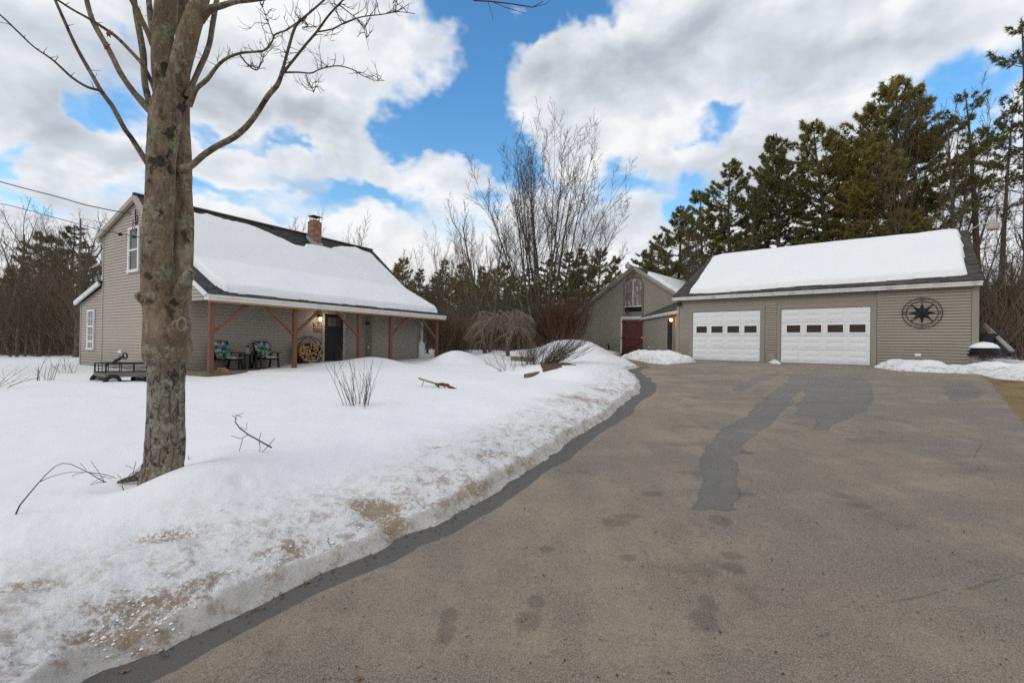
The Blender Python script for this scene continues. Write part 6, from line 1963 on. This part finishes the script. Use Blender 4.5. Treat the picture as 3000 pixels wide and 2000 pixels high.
# pines right of centre, behind the garage: (px, top px, depth, variant, width factor, label)
PINE = [make_pine('pine_tree', 31, 15, 3.4, .22, MAT['needle_olive'], 1.25), make_pine('pine_tree', 45, 16, 2.7, .33, MAT['needle_dark'], 1.25), make_pine('pine_tree', 58, 13, 2.6, .18, MAT['needle_olive'], 1.3), make_pine('pine_tree', 77, 17, 3.0, .52, MAT['needle_mid'], .7, nw=4, whorl=.8)]
PH = [15, 16, 13, 17]
used = [False] * 4
rp = random.Random(21)
PINES = [
    (1975, 607, 36, 2, 1.0, 'small olive pine between the barn and the garage roof, shortest of that row'),
    (2065, 560, 33, 2, .9, 'low bushy pine directly over the left end of the garage roof'),
    (2152, 470, 31, 1, .95, 'dark pine with a rounded top, leftmost of the tall pines over the garage'),
    (2232, 425, 33, 1, .8, 'narrow dark pine second in the tall row over the garage'),
    (2274, 415, 30, 1, .95, 'dark pine with bare trunk showing, just left of the large olive pine'),
    (2430, 340, 30, 0, 1.1, 'broad olive pine rising over the middle of the garage roof'),
    (2505, 290, 33, 0, 1.0, 'tall olive pine right of the broad one over the garage'),
    (2603, 212, 31, 0, .95, 'tallest pine over the garage, with a wispy pointed top'),
    (2545, 420, 27, 2, 1.1, 'lower olive pine in front of the tallest one over the garage'),
    (2690, 420, 34, 3, .8, 'thin dark pine among bare trees over the garage ridge'),
    (2780, 440, 30, 3, .9, 'dark pine left of the bare tree with crooked crown'),
    (2865, 240, 27, 3, .95, 'tall pine behind the grey yard light'),
    (2930, 330, 24, 3, .8, 'open-branched pine right behind the crooked bare tree'),
    (3010, 20, 22, 3, .9, 'very tall pine cut off by the right edge of the photo'),
    # centre
    (1170, 757, 52, 2, .8, 'small pointed pine just right of the farmhouse roof'),
    (1225, 790, 55, 1, .9, 'dark pine beyond the farmhouse, second right of its roof'),
    (1290, 800, 50, 1, 1.0, 'dark pine behind the pale bare bushes by the porch end'),
    (1345, 770, 54, 2, 1.0, 'dark pine behind the trunks of the leaning double tree'),
    (1420, 800, 48, 1, 1.1, 'dense dark pine behind the weeping tree, left of its post'),
    (1480, 775, 56, 2, 1.1, 'dark pine straight behind the weeping tree'),
    (1540, 790, 50, 1, 1.1, 'dark pine behind the base of the tall fan-shaped bare tree'),
    (1600, 765, 53, 2, 1.1, 'dark pine right of the base of the fan-shaped bare tree'),
    (1655, 745, 50, 1, 1.0, 'dark pine with several tops between the fan-shaped tree and the barn'),
    (1705, 735, 48, 1, .9, 'dark pine left of the barn roof slope'),
    (1745, 730, 46, 2, .9, 'bushy pine above the left slope of the barn roof'),
    (1805, 755, 44, 2, .8, 'sparse pine just left of the barn peak'),
    (1880, 740, 44, 2, 1.0, 'olive pine just right of the barn peak'),
    (1925, 700, 42, 0, .8, 'olive pine over the snow on the barn roof'),
    (1620, 900, 27, 2, .75, 'small dark green young fir in front of the woods left of the barn'),
    # left
    (130, 690, 35, 2, 1.2, 'dark pine in the left woods beside the big pale trunk'),
    (185, 665, 38, 1, 1.2, 'dark pine behind the big pale trunk in the left woods'),
    (165, 850, 26, 2, .9, 'low dark green hemlock left of the big pale trunk'),
]
FLD = {}
for (x, yt, Y, v, wf, lab) in PINES:
    s = scale_for(yt, x, Y, PH[v])
    loc = locpx(x, Y); rz = rp.uniform(0, 6.28)
    sx = s * wf * rp.uniform(.95, 1.15) * (1.1 if s < .8 else 1.)
    if not used[v]:
        o = place_first(PINE[v], loc, rz, s, lab, 'pine tree'); o.scale = (sx, sx, s); used[v] = True; o['group'] = 'pines standing in the woods'
    else:
        o = copy_thing(PINE[v], loc, rz, (sx, sx, s), lab, 'pine tree', 'pines standing in the woods')

# bare trees: variants
BT = [make_bare('bare_tree', 5, 11, PB), make_bare('bare_tree', 9, 13, PV), make_bare('bare_tree', 14, 9, PV, stems=3, spread=.35), make_bare('bare_tree', 23, 12, dict(PV, r0=.10), stems=2, spread=.15, twig_mat=MAT['twig_tan'])]
BH = [0.] * 4
for i, o in enumerate(BT):
    BH[i] = max(max(v.co.z for v in c.data.vertices) for c in PARTS[o.name])
busd = [False] * 4
BARE = [
    (2634, 250, 30, 1, 'slim bare tree against the blue sky, left of three over the garage ridge'),
    (2672, 190, 28, 1, 'tallest slim bare tree over the right half of the garage roof'),
    (2732, 230, 29, 3, 'slim bare tree right of the tallest one over the garage roof'),
    (2788, 215, 27, 1, 'forked bare tree standing left of the crooked-crowned tree'),
    (2700, 380, 25, 3, 'shorter tan bare tree low over the garage ridge'),
    (2590, 560, 26, 2, 'low bushy bare tree just above the garage snow'),
    (2820, 420, 22, 3, 'bare tree close behind the right end of the garage ridge'),
    (2480, 640, 27, 2, 'small grey bare tree peeking over the middle garage snow'),
    (2060, 600, 27, 2, 'low reddish bare tree peeking over the left garage shingles'),
    (2960, 640, 19, 2, 'tangled bare tree behind the black covered machine'),
    (3040, 560, 17, 0, 'bare tree at the right edge, near the leaning pipes'),
    (2900, 700, 21, 2, 'low bare tree between the yard light and the pipes'),
    (930, 600, 40, 2, 'pale bare tree rising behind the brick chimney'),
    (985, 650, 42, 3, 'small pale bare tree just right of the brick chimney'),
    (1230, 700, 30, 2, 'pale spreading bare tree right of the farmhouse roof'),
    (1310, 640, 29, 3, 'tan bare tree left of the leaning double trunk'),
    (1370, 590, 31, 3, 'tan bare tree behind the leaning double trunk'),
    (1440, 580, 30, 3, 'tan bare tree right behind the leaning double trunk'),
    (1250, 790, 26, 2, 'low pale bare tree with a forked trunk by the porch end'),
    (1510, 800, 33, 2, 'grey bare tree in the shade behind the weeping tree'),
    (1680, 820, 36, 1, 'pale slim bare tree left of the barn wall'),
    (1720, 810, 34, 1, 'thin grey bare tree nearest the barn corner'),
    (1760, 790, 40, 3, 'bare tree above the barn roof slope'),
    (1960, 700, 34, 2, 'brown bare tree over the snow wedge of the barn roof'),
    (2010, 690, 32, 3, 'brown bare tree between barn and garage roofs'),
    (-20, 600, 27, 3, 'tan bare tree at the far left edge above the bent twigs'),
    (45, 640, 29, 2, 'bushy bare tree of the left woods under the top wire'),
    (105, 600, 31, 3, 'tall tan bare tree of the left woods crossing the lower wire'),
    (190, 625, 27, 3, 'tan bare tree right behind the thin wooden pole'),
    (275, 660, 29, 2, 'bushy bare tree touching the lean-to roof edge'),
    (10, 560, 24, 0, 'large bare tree with crossing branches at the left edge'),
    (90, 610, 27, 0, 'bare tree with upright top above the left woods'),
    (-110, 520, 20, 0, 'bare tree beyond the left edge leaning branches into view'),
    (300, 640, 31, 2, 'bare tree partly behind the farmhouse gable'),
    (150, 640, 30, 3, 'tan bare tree in the left woods behind the wires'),
    (60, 760, 22, 2, 'low tangled bare tree at the left edge of the snow'),
    (130, 820, 23, 2, 'low tangled bare tree left of the big pale trunk'),
]
for (x, yt, Y, v, lab) in BARE:
    s = scale_for(yt, x, Y, BH[v]); loc = locpx(x, Y); rz = rp.uniform(0, 6.28)
    if not busd[v]: place_first(BT[v], loc, rz, s, lab, 'bare tree', 'bare trees in the woods'); busd[v] = True
    else: copy_thing(BT[v], loc, rz, s, lab, 'bare tree', 'bare trees in the woods')


def own_tree(name, seed, P, x, Y, ytop, label, rz=0., cat='bare tree', **kw):
    o = make_bare(name, seed, 10, P, **kw)
    h = max(max(v.co.z for v in c.data.vertices) for c in PARTS[o.name])
    s = scale_for(ytop, x, Y, h)
    return place_first(o, locpx(x, Y), rz, s, label, cat)


PF_ = dict(seg=[11, 8, 5, 4], tip=[.12, .2, .3, .4], wob=[.035, .07, .12, .15], up=[.010, .07, .06, .04], kids=[10, 8, 6], first=[.34, .2, .12], ang=[.42, .5, .6], len=[.34, .42, .42], rr=[.5, .5, .55], rmin=.0085, r0=.075)
rnf = random.Random(3); outf = [[], [], [], [], []]; YF = 27.
for (px_, py_) in [(1400, 470), (1440, 420), (1475, 400), (1505, 350), (1540, 370), (1565, 330), (1600, 345), (1625, 325), (1655, 318), (1690, 335), (1715, 370), (1745, 400), (1790, 450), (1825, 520), (1850, 600), (1830, 690), (1420, 560), (1590, 420), (1650, 430), (1520, 460)]:
    e_ = Vector(((px_ - 1592) / FPX * YF, rnf.uniform(-2.2, 2.2), (1000 - py_) / FPX * YF * .93)); L_ = e_.length
    b_ = Vector((rnf.gauss(0, .22) + e_.x * .06, rnf.gauss(0, .2), -.2))
    growth(rnf, b_, e_ - b_ + Vector((0, 0, .0)), L_ * .93, PF_['r0'] * rnf.uniform(.75, 1.15), 0, outf, PF_)
ft = root('fan_shaped_tree', locpx(1592, YF), 'tall fan-shaped bare tree of many stems standing centre against the sky', 'bare tree')
V, F = tubes_mesh(outf[0], 8); V2, F2 = tubes_mesh(outf[1], 5); np_mesh('trunk', np.concatenate([V, V2]), np.concatenate([F, F2 + len(V)]), MAT['bark_grey'], ft)
V, F = tubes_mesh([c for l in outf[2:] for c in l], 3); np_mesh('crown', V, F, MAT['twig_grey'], ft)
own_tree('leaning_double_tree', 6, dict(PV, r0=.16, up=[.03, .12, .1, .05]), 1431, 25.5, 600, 'bare tree with two trunks leaning apart behind the weeping tree', .2, stems=2, spread=.30, twig_mat=MAT['twig_tan'])
own_tree('pale_trunk_tree', 8, dict(PB, r0=.24, first=[.3, .2, .15], kids=[16, 9, 6], tip=[.2, .25, .3, .4]), 224, 22.5, 600, 'bare tree with a thick pale lichen-spotted trunk left of the farmhouse', 1.2)
own_tree('crooked_bare_tree', 16, dict(PB, r0=.10, wob=[.09, .2, .22, .2], first=[.5, .2, .15], len=[.42, .45, .42], up=[.05, .06, .05, .04]), 2945, 21, 100, 'big bare tree with crooked dark crown at the right', 3.4)

# weeping tree -----------------------------------------------------
wt_ = root('weeping_tree', locpx(1488, 20.5), 'small weeping tree with a straight post-like trunk and drooping crown', 'tree')
b0 = Vector(wt_.location)
mb = MB(); bark_tube(mb, [(b0.x, b0.y, b0.z - .2, .105), (b0.x, b0.y, b0.z + .4, .10), (b0.x + .01, b0.y, b0.z + .9, .09), (b0.x, b0.y, b0.z + 1.25, .085), (b0.x + .02, b0.y, b0.z + 1.50, .06)], 16, .01, 2.)
for k in range(3): mb.bar(b0 + Vector((-.05 + .05 * k, 0, 1.2)), b0 + Vector((.05 + .12 * k - .1, -.02, 1.62 - .05 * k)), .09, .05)
mb.build('trunk', MAT['bark_grey'], wt_)
rw = random.Random(31); ch = []
for k in range(56):
    a = rw.uniform(0, 6.28); R2 = rw.uniform(.5, 2.0); top_ = rw.uniform(.2, 1.0); dr_ = rw.uniform(.9, 3.4)
    p = Vector((0, 0, 1.45)); pts = []; n = 9
    for i in range(n + 1):
        f = i / n
        pts.append(Vector((math.cos(a + .25 * math.sin(f * 7 + k)) * R2 * f ** .8, math.sin(a + .25 * math.sin(f * 6 + k)) * R2 * f ** .8, 1.45 + top_ * math.sin(min(f * 1.9, 1.57) if f < .5 else 1.57) * (1 if f < .5 else 1) - max(0, f - .45) ** 1.6 * dr_)) + Vector((rw.gauss(0, .03), rw.gauss(0, .03), rw.gauss(0, .03))))
    ch.append((pts, [.022 * (1 - i / (n + 2)) + .004 for i in range(n + 1)]))
    for j in range(14):
        i = rw.randint(3, n - 1); q = pts[i]; d = Vector((math.cos(a) + rw.uniform(-.9, .9), math.sin(a) + rw.uniform(-.9, .9), rw.uniform(-.2, .5))); tw = [q]
        for m in range(4):
            d = (d + Vector((0, 0, -.45))).normalized(); tw.append(tw[-1] + d * rw.uniform(.09, .17))
        ch.append((tw, [.008, .007, .006, .005, .004]))
V, F = tubes_mesh(ch, 4); np_mesh('crown', V, F, bark_mat('twigs_weeping', (.15, .115, .09), (.28, .225, .18)), wt_)


# shrubs ------------------------------------------------------------
def shrub(name, x, Y, n, h, spread, lean, mat, label, seed, r=.012, kids=4, z=None, droop=0., cat='shrub', group=None):
    rnd = random.Random(seed); o = root(name, locpx(x, Y, z), label, cat, group); ch = []
    for k in range(n):
        a = rnd.uniform(0, 6.28); st = Vector((math.cos(a) * .25 * rnd.random() * min(1, spread * 2), math.sin(a) * .25 * rnd.random(), -.1))
        d = Vector((math.cos(a) * spread * rnd.uniform(.2, 1.2) + lean, math.sin(a) * spread * rnd.uniform(.2, 1.) * .7, 1)).normalized()
        L = h * rnd.uniform(.6, 1.1); pts = [st]; m = 7
        for i in range(m):
            d = (d + Vector((rnd.gauss(0, .07), rnd.gauss(0, .07), rnd.gauss(0, .05) - droop))).normalized(); pts.append(pts[-1] + d * L / m)
        ch.append((pts, [r * (1 - .7 * i / m) for i in range(m + 1)]))
        for j in range(kids):
            i = rnd.randint(2, m - 1); d2 = (pts[i + 1] - pts[i]).normalized() + Vector((rnd.uniform(-.8, .8), rnd.uniform(-.8, .8), rnd.uniform(0, .6))); d2.normalize()
            q = [pts[i]]
            for _ in range(4): d2 = (d2 + Vector((rnd.gauss(0, .12), rnd.gauss(0, .12), .06))).normalized(); q.append(q[-1] + d2 * L * .1)
            ch.append((q, [r * .5, r * .45, r * .4, r * .35, r * .25]))
    V, F = tubes_mesh(ch, 4); np_mesh('stems', V, F, mat, o).name = 'branch_cluster'
    return o


tw1 = simple('cane_brown', (.10, .065, .05), .85, .3, 10); tw2 = simple('cane_pale', (.17, .12, .09), .85, .3, 10)
shrub('bare_shrub', 1055, 7.3, 26, .98, .36, 0., tw1, 'clump of bare upright stems in the snow between the door and the camera', 3, .0055, 1, .50)
shrub('bare_shrub', 128, 10.5, 9, .62, .35, .03, tw1, 'thin bare stems poking out of the snow left of the garden wagon', 4, .007, 1, .60)
shrub('bare_shrub', -10, 9.0, 9, .8, 1.3, .8, tw2, 'bare twigs bending in from the left edge over the snow', 5, .006, 2, .6, .05)
shrub('bare_shrub', 200, 13.5, 10, .5, .6, 0., tw2, 'faint thin twigs in the snow between the stems and the lean-to', 6, .005, 2, .6)
shrub('arching_shrub', 1562, 16.0, 60, 2.3, .45, 1.9, MAT['twig_grey'], 'bare shrub whose canes all arch right over the snow pile', 7, .010, 4, .70, -.03)
shrub('upright_shrub', 1540, 16.8, 24, 1.3, .8, .1, MAT['twig_tan'], 'upright bare shrub at the left foot of the arching shrub', 8, .011, 5, .75)
shrub('rose_shrub', 1500, 13.6, 16, 1.0, 1.1, -.2, tw1, 'low thorny shrub with dried hips before the raised bed', 9, .006, 5, .72, .02)
shrub('rose_shrub', 1575, 14.0, 30, .95, .9, .3, MAT['twig_grey'], 'dense low bare shrub right behind the dark timber end', 10, .008, 5, .78)
G1 = 'brown shrub thickets at the wood edge'
for i, (x, Y, h, sp_, m, lab) in enumerate([
    (1300, 23, 2.3, .5, 'twig_tan', 'tan brown twiggy shrub just right of the last porch post'), (1350, 23.5, 2.0, .5, 'twig_tan', 'tan brown twiggy shrub between porch end and leaning double tree'),
    (1330, 25, 2.6, .5, 'twig_grey', 'grey twiggy shrub behind the tan ones by the porch end'),
    (1640, 26, 3.0, .4, 'twig_red', 'rust red shrub left of the barn wall'), (1675, 26.2, 3.1, .4, 'twig_red', 'rust red shrub touching the barn corner'), (1605, 26.6, 2.7, .4, 'twig_red', 'rust red shrub farthest from the barn'), (1570, 27, 2.6, .45, 'twig_grey', 'grey brown shrub behind the weeping crown')]):
    shrub('wood_edge_shrub', x, Y, 130, h, sp_, 0., MAT[m], lab, 40 + i, .011, 6, None, 0., 'shrub', G1)


# broken branches on the snow ------------------------------------------
def snowtwig(name, polys, Y, label, dyv=0.):
    z0 = at(*polys[0][0][:2], Y)
    o = root(name, tuple(z0), label, 'fallen branch'); mb = MB()
    for q in polys:
        r0 = q[0][2]
        mb.tube([tuple(at(a[0], a[1], Y + (a[3] if len(a) > 3 else 0))) for a in q], [a[2] * Y / FPX for a in q], 6)
    mb.build('branch', tw1, o); return o


e = lambda L: [(a / 3.794, 1200 + b / 3.794, r) for a, b, r in L]
Ys = 3.15
snowtwig('fallen_branch', [e([(100, 1300, 2.2), (160, 1190, 2.2), (220, 1060, 1.9), (310, 950, 1.7), (420, 820, 1.4), (520, 710, 1.2), (610, 630, 1.1), (690, 595, 1), (780, 600, 1), (880, 645, 1), (975, 690, 1.1), (1070, 750, 1.2), (1170, 805, 1.3)]),
                           e([(440, 800, 1.1), (560, 745, .9), (700, 705, .8), (800, 688, .8), (960, 690, .8), (1100, 705, .8), (1200, 725, .8), (1290, 760, .7)]), e([(980, 690, .8), (1080, 725, .7), (1245, 765, .6)]), e([(1010, 570, .6), (1090, 680, .7), (1160, 795, .7)]), e([(1180, 800, 1.2), (1100, 805, .9), (1005, 830, .9)]),
                           e([(800, 740, .8), (850, 712, .8), (930, 700, .7)]), e([(890, 590, .5), (960, 665, .6)]), e([(1030, 805, .6), (1180, 725, .6)])], Ys, 'long arching fallen branch at the lower left of the snow, beside the maple')
e2 = lambda L: [(a / 1.568, 1100 + b / 1.568, r) for a, b, r in L]
snowtwig('fallen_branch', [e2([(1248, 330, 2.2), (1190, 298, 2), (1140, 270, 1.9), (1100, 240, 1.7), (1080, 210, 1.4), (1085, 180, 1), (1110, 190, .8)]), e2([(1140, 270, 1), (1105, 290, .9), (1060, 275, .6)]), e2([(1115, 290, .9), (1105, 325, .8), (1095, 360, .6)]), e2([(1190, 298, 1.1), (1195, 330, .8), (1192, 355, .7)]), e2([(1190, 295, 1), (1200, 258, .6)]),
                           e2([(1200, 355, 1), (1235, 320, 1), (1265, 285, .7)]), e2([(1105, 235, .9), (1130, 250, .8), (1135, 215, .6)]), e2([(1090, 200, .8), (1065, 180, .6)]), e2([(1085, 185, .7), (1120, 170, .5)])], 4.45, 'forked bare branch standing up from the snow right of the maple trunk')
snowtwig('fallen_branch', [e([(1400, 770, .9), (1450, 715, .8), (1540, 685, .7)]), e([(1470, 760, .8), (1490, 660, .8), (1512, 570, .6)]), e([(1440, 720, .7), (1530, 660, .7), (1590, 590, .6)]), e([(1355, 840, 1), (1380, 910, 1)]), e([(1395, 612, .5), (1480, 655, .6)]), e([(1305, 720, .6), (1345, 760, .6), (1350, 790, .6)]), e([(1490, 700, .7), (1560, 655, .6), (1575, 665, .5)])], TD - .25, 'spray of fine twigs at the left foot of the maple trunk')
snowtwig('fallen_branch', [e2([(1510, 745, 1.4), (1505, 760, 1.2), (1515, 775, 1), (1528, 795, .8)]), e2([(1560, 825, .8), (1566, 800, .6)])], 3.25, 'tiny dark twig on the dirty snow near the driveway edge')
snowtwig('grass_stalk', [e([(2052, 465, .8), (2050, 560, .8)]), e([(2098, 505, .7), (2092, 545, .7), (2112, 560, .6), (2115, 530, .5)])], TD, 'two short stalks in the snow just right of the maple trunk')
# overhanging branch at the top of the picture
o = root('overhanging_branch', tuple(at(1450, 0, 5.)), 'thin budded branch hanging into view at the top centre', 'branch'); mb = MB()
for q in ([(1340, -30, 2.5), (1390, 2, 2.3), (1440, 5, 2), (1500, 12, 1.8), (1560, 22, 1.4), (1590, 5, 1)], [(1440, 5, 1.2), (1480, 22, 1), (1540, 40, .8)], [(1560, 22, 1), (1600, 12, .7), (1612, 0, .5)], [(1430, 5, 1), (1440, 40, .8), (1445, 60, .5)]):
    mb.tube([tuple(at(a, b, 5.)) for a, b, r in q], [r * 5 / FPX for a, b, r in q], 6)
mb.build('branch', tw1, o)
# utility pole in the left trees
up = root('wooden_pole', locpx(236, 26), 'weathered wooden pole rising out of the left woods', 'pole')
P = at(236, 640, 26); mb = MB(); mb.tube([(P[0], P[1], .5), (P[0], P[1], P[2])], [.05, .04], 10); mb.build('shaft', simple('pole_wood', (.16, .10, .07), .9, .3, 5), up)
mb = MB(); mb.bar((P[0] - .0, P[1], P[2] - .6), (P[0] + .45, P[1], P[2] - .6), .06, .06); mb.build('bracket', MAT['iron'], up)


# thickets: brush nobody could count --------------------------------------
def thicket(name, seed, area, n, hmin, hmax, mat, label, r=.010, tri=3):
    """area(rnd) -> (x, y)"""
    rnd = random.Random(seed); ch = []
    for k in range(n):
        x, y = area(rnd); z = gz(x, y) - .05; h = rnd.uniform(hmin, hmax); d = Vector((rnd.gauss(0, .35), rnd.gauss(0, .35), 1)).normalized(); p = Vector((x, y, z)); pts = [p]
        m = 4
        for i in range(m):
            d = (d + Vector((rnd.gauss(0, .16), rnd.gauss(0, .16), .03))).normalized(); pts.append(pts[-1] + d * h / m)
        ch.append((pts, [r * (1 - .18 * i) for i in range(m + 1)]))
        for j in range(3):
            i = rnd.randint(1, m - 1); d2 = (d + Vector((rnd.uniform(-1.1, 1.1), rnd.uniform(-1.1, 1.1), rnd.uniform(-.2, .5)))).normalized()
            ch.append(([pts[i], pts[i] + d2 * h * .18, pts[i] + d2 * h * .30 + Vector((0, 0, h * .06))], [r * .6, r * .5, r * .35]))
    V, F = tubes_mesh(ch, tri)
    o = np_mesh(name, V, F, mat); o['kind'] = 'stuff'; o['label'] = label
    return o


def band(x0, x1, Y0, Y1):
    def f(r):
        Y = r.uniform(Y0, Y1); x = r.uniform(x0, x1); return ((x - 1500) / FPX * Y, Y)
    return f


MAT['brush'] = bark_mat('brush_brown', (.165, .125, .09), (.28, .22, .16))
MAT['brush_dark'] = bark_mat('brush_dark', (.10, .08, .064), (.185, .15, .12))
thicket('brush', 1, band(-300, 330, 23.5, 33), 3600, 1.2, 6.0, MAT['brush'], 'brown leafless brush at the edge of the left woods', .012)
thicket('brush', 2, band(1215, 1760, 30, 46), 3600, 1.2, 4.5, MAT['brush_dark'], 'dark leafless brush under the woods in the centre', .016)
thicket('brush', 3, band(2860, 3350, 16.5, 27), 3000, 1.2, 4.6, MAT['brush'], 'brown leafless brush on the slope right of the garage', .011)
thicket('brush', 4, band(1850, 2900, 28, 44), 2000, 1.5, 4.5, MAT['brush_dark'], 'dark leafless brush behind the barn and garage roofs', .016)
thicket('brush', 5, band(-400, 3300, 46, 75), 5200, 3., 9., MAT['brush_dark'], 'distant leafless undergrowth of the woods', .03)
thicket('reeds', 6, band(1230, 1500, 24, 29), 240, .3, .9, MAT['twig_tan'], 'thin dry weeds in the snow behind the porch', .006)


# far woods reading as one mass
def far_woods():
    rnd = random.Random(77); rs_ = np.random.RandomState(5); V = []; cr = []
    for k in range(190):
        x = rnd.uniform(-500, 3400)
        if x > 1950 and rnd.random() < .75: continue
        Y = rnd.uniform(62, 100); X = (x - 1500) / FPX * Y
        h = rnd.uniform(8, 13) * (1.25 if x > 1900 else (1.0 if x > 1100 else .95)); z0 = gz(X, Y)
        cr.append(([Vector((X, Y, z0)), Vector((X + rnd.gauss(0, .2), Y, z0 + h))], [.16, .03]))
        n = 260; f = rs_.rand(n) ** .8; a = rs_.rand(n) * 6.28; rr = (1 - f) * 2.6 * rs_.rand(n) ** .6 + .15
        C = np.stack([X + np.cos(a) * rr, Y + np.sin(a) * rr, z0 + h * (.18 + .82 * f)], -1)
        D = np.stack([np.cos(a), np.sin(a), .2 + 0 * a], -1)[:, None, :] + rs_.normal(0, .5, (n, 5, 3)); D /= np.linalg.norm(D, axis=2, keepdims=True)
        U = np.cross(D, rs_.normal(0, 1, (n, 5, 3))); U /= np.linalg.norm(U, axis=2, keepdims=True)
        ln = rs_.uniform(.35, .75, (n, 5, 1))
        V.append(np.stack([C[:, None] - U * .07, C[:, None] + U * .07, C[:, None] + D * ln], 2).reshape(-1, 3))
    V = np.concatenate(V); F = np.arange(len(V)).reshape(-1, 3)
    o = np_mesh('far_woods', V, F, MAT['needle_dark'], smooth=False); o['kind'] = 'stuff'; o['label'] = 'far-off dark evergreen woods behind everything'
    Vt, Ft = tubes_mesh(cr, 4); o2 = np_mesh('far_woods_stems', Vt, Ft, MAT['bark_pine']); o2['kind'] = 'stuff'; o2['label'] = 'stems of the far-off woods'


far_woods()

# litter on the driveway ---------------------------------------------------
rnd = random.Random(8); mb = MB(); mb2 = MB()
for k in range(170):
    x = rnd.uniform(700, 3000); y = rnd.uniform(1110, 2000)
    q = to_ground([(x, y)])[0]
    if float(sdist(SNOW_P, np.array([q[0]]), np.array([q[1]]))[0]) > -.02: continue
    z = gz(*q) + .016; a = rnd.uniform(0, 3.14); L = rnd.uniform(.003, .010) * (1 + q[1] * .08)
    if rnd.random() < .6: mb.bar((q[0], q[1], z), (q[0] + math.cos(a) * L * 2, q[1] + math.sin(a) * L * 2, z + .004), .0025, .0025)
    else: mb.box(-L * .4, L * .4, -L * .3, L * .3, 0, .006, lambda x_, y_, z_: (q[0] + x_ * math.cos(a) - y_ * math.sin(a), q[1] + x_ * math.sin(a) + y_ * math.cos(a), z + z_))
for k in range(150):
    i = rnd.randint(2, 20); a, b = EDGE[i], EDGE[i + 1]; f = rnd.random(); q = (a[0] + (b[0] - a[0]) * f + rnd.gauss(.03, .06), a[1] + (b[1] - a[1]) * f - abs(rnd.gauss(0, .05)))
    z = gz(*q) + .018; an = rnd.uniform(0, 3.14); L = rnd.uniform(.01, .03)
    mb.bar((q[0], q[1], z), (q[0] + math.cos(an) * L, q[1] + math.sin(an) * L, z + .003), .004, .003)
o = mb.build('leaf_litter', simple('litter_bits', (.09, .06, .04), .9, .5, 30)); o['kind'] = 'stuff'; o['label'] = 'bits of bark, needles and leaves scattered on the asphalt'
for (x, y, lab) in ((900, 1713, 'tan dead leaf on the wet asphalt strip by the snow'), (365, 1975, 'orange brown leaf at the bottom left on the wet asphalt'), (1050, 1998, 'orange leaf at the bottom edge of the driveway')):
    q = to_ground([(x, y)])[0]; z = gz(*q) + .02; c = Vector((q[0], q[1], z)); n = 12; mb = MB()
    ring = [c + Vector(((.014 + .005 * (k % 2)) * math.cos(2 * math.pi * k / n) * 1.3, (.012 + .005 * (k % 2)) * math.sin(2 * math.pi * k / n), .006 * math.sin(2 * k))) for k in range(n)]
    mb.add([c + Vector((0, 0, .004))] + ring, [(0, k + 1, (k + 1) % n + 1) for k in range(n)]); o = mb.build('dead_leaf', simple('leaf_tan', (.20, .11, .05), .8, .3, 30)); tag(o, lab, 'leaf')
# snow crumbs along the bank
t = NT('snow_crumb'); t.color(t.mix(t.noise(9, 3), (.74, .74, .75), (.86, .865, .88))).rough(.8); cmat = t.done()
mb = MB(); rnd = random.Random(9)
for k in range(420):
    i = rnd.randint(0, 15); a, b = EDGE[i], EDGE[i + 1]; f = rnd.random()
    nx, ny = -(b[1] - a[1]), (b[0] - a[0]); l = math.hypot(nx, ny) or 1
    off = abs(rnd.gauss(0, .35)) + .03
    x, y = a[0] + (b[0] - a[0]) * f + nx / l * off, a[1] + (b[1] - a[1]) * f + ny / l * off
    h_, _ = snow_h(np.array([x]), np.array([y])); r_ = abs(rnd.gauss(0, .0035)) + .003
    vs = []
    for (dx, dy, dz) in ((1, 0, 0), (-1, 0, 0), (0, 1, 0), (0, -1, 0), (0, 0, 1), (.6, .6, .6), (-.6, .6, .6), (.6, -.6, .6), (-.6, -.6, .6)):
        vs.append((x + dx * r_ * rnd.uniform(.8, 1.2), y + dy * r_ * rnd.uniform(.8, 1.2), float(h_[0]) + dz * r_ * rnd.uniform(.6, 1.)))
    mb.add(vs, [(0, 5, 7), (0, 2, 5), (2, 6, 5), (2, 1, 6), (1, 8, 6), (1, 3, 8), (3, 7, 8), (3, 0, 7), (4, 7, 5), (4, 5, 6), (4, 6, 8), (4, 8, 7)], 0, True)
o = mb.build('snow_crumbs', cmat); o['kind'] = 'stuff'; o['label'] = 'crumbs of old snow lying on the plowed bank'

BED = [to_snow(*p)[:2] for p in [(1580, 1070), (1620, 1064), (1670, 1064), (1690, 1068), (1655, 1074), (1625, 1082), (1600, 1088), (1590, 1080)]]
P_ = np.array(BED); x0, y0 = P_.min(0) - .2; x1, y1 = P_.max(0) + .2
XX, YY = np.meshgrid(np.linspace(x0, x1, 160), np.linspace(y0, y1, 220))
dB = sdist(P_, XX, YY) +   .18 * fbm(XX * 1.5, YY * 1.5, 4, .6)
hh, _ = snow_h(XX, YY)
V, F, _ = keep(np.stack([XX, YY, hh + np.where(dB > 0, .015 + .05 * np.abs(fbm(XX * 4, YY * 4, 3)), -.05)], -1).reshape(-1, 3), grid_faces(*XX.shape), dB > -.03)
t = NT('bed_mulch'); t.color(t.mix(t.noise(14, 5, .8), (.035, .024, .016), (.15, .08, .04))).rough(.95).bump(t.noise(30, 4), .8, .03)
o = np_mesh('mulch_bed', V, F, t.done()); o['kind'] = 'structure'
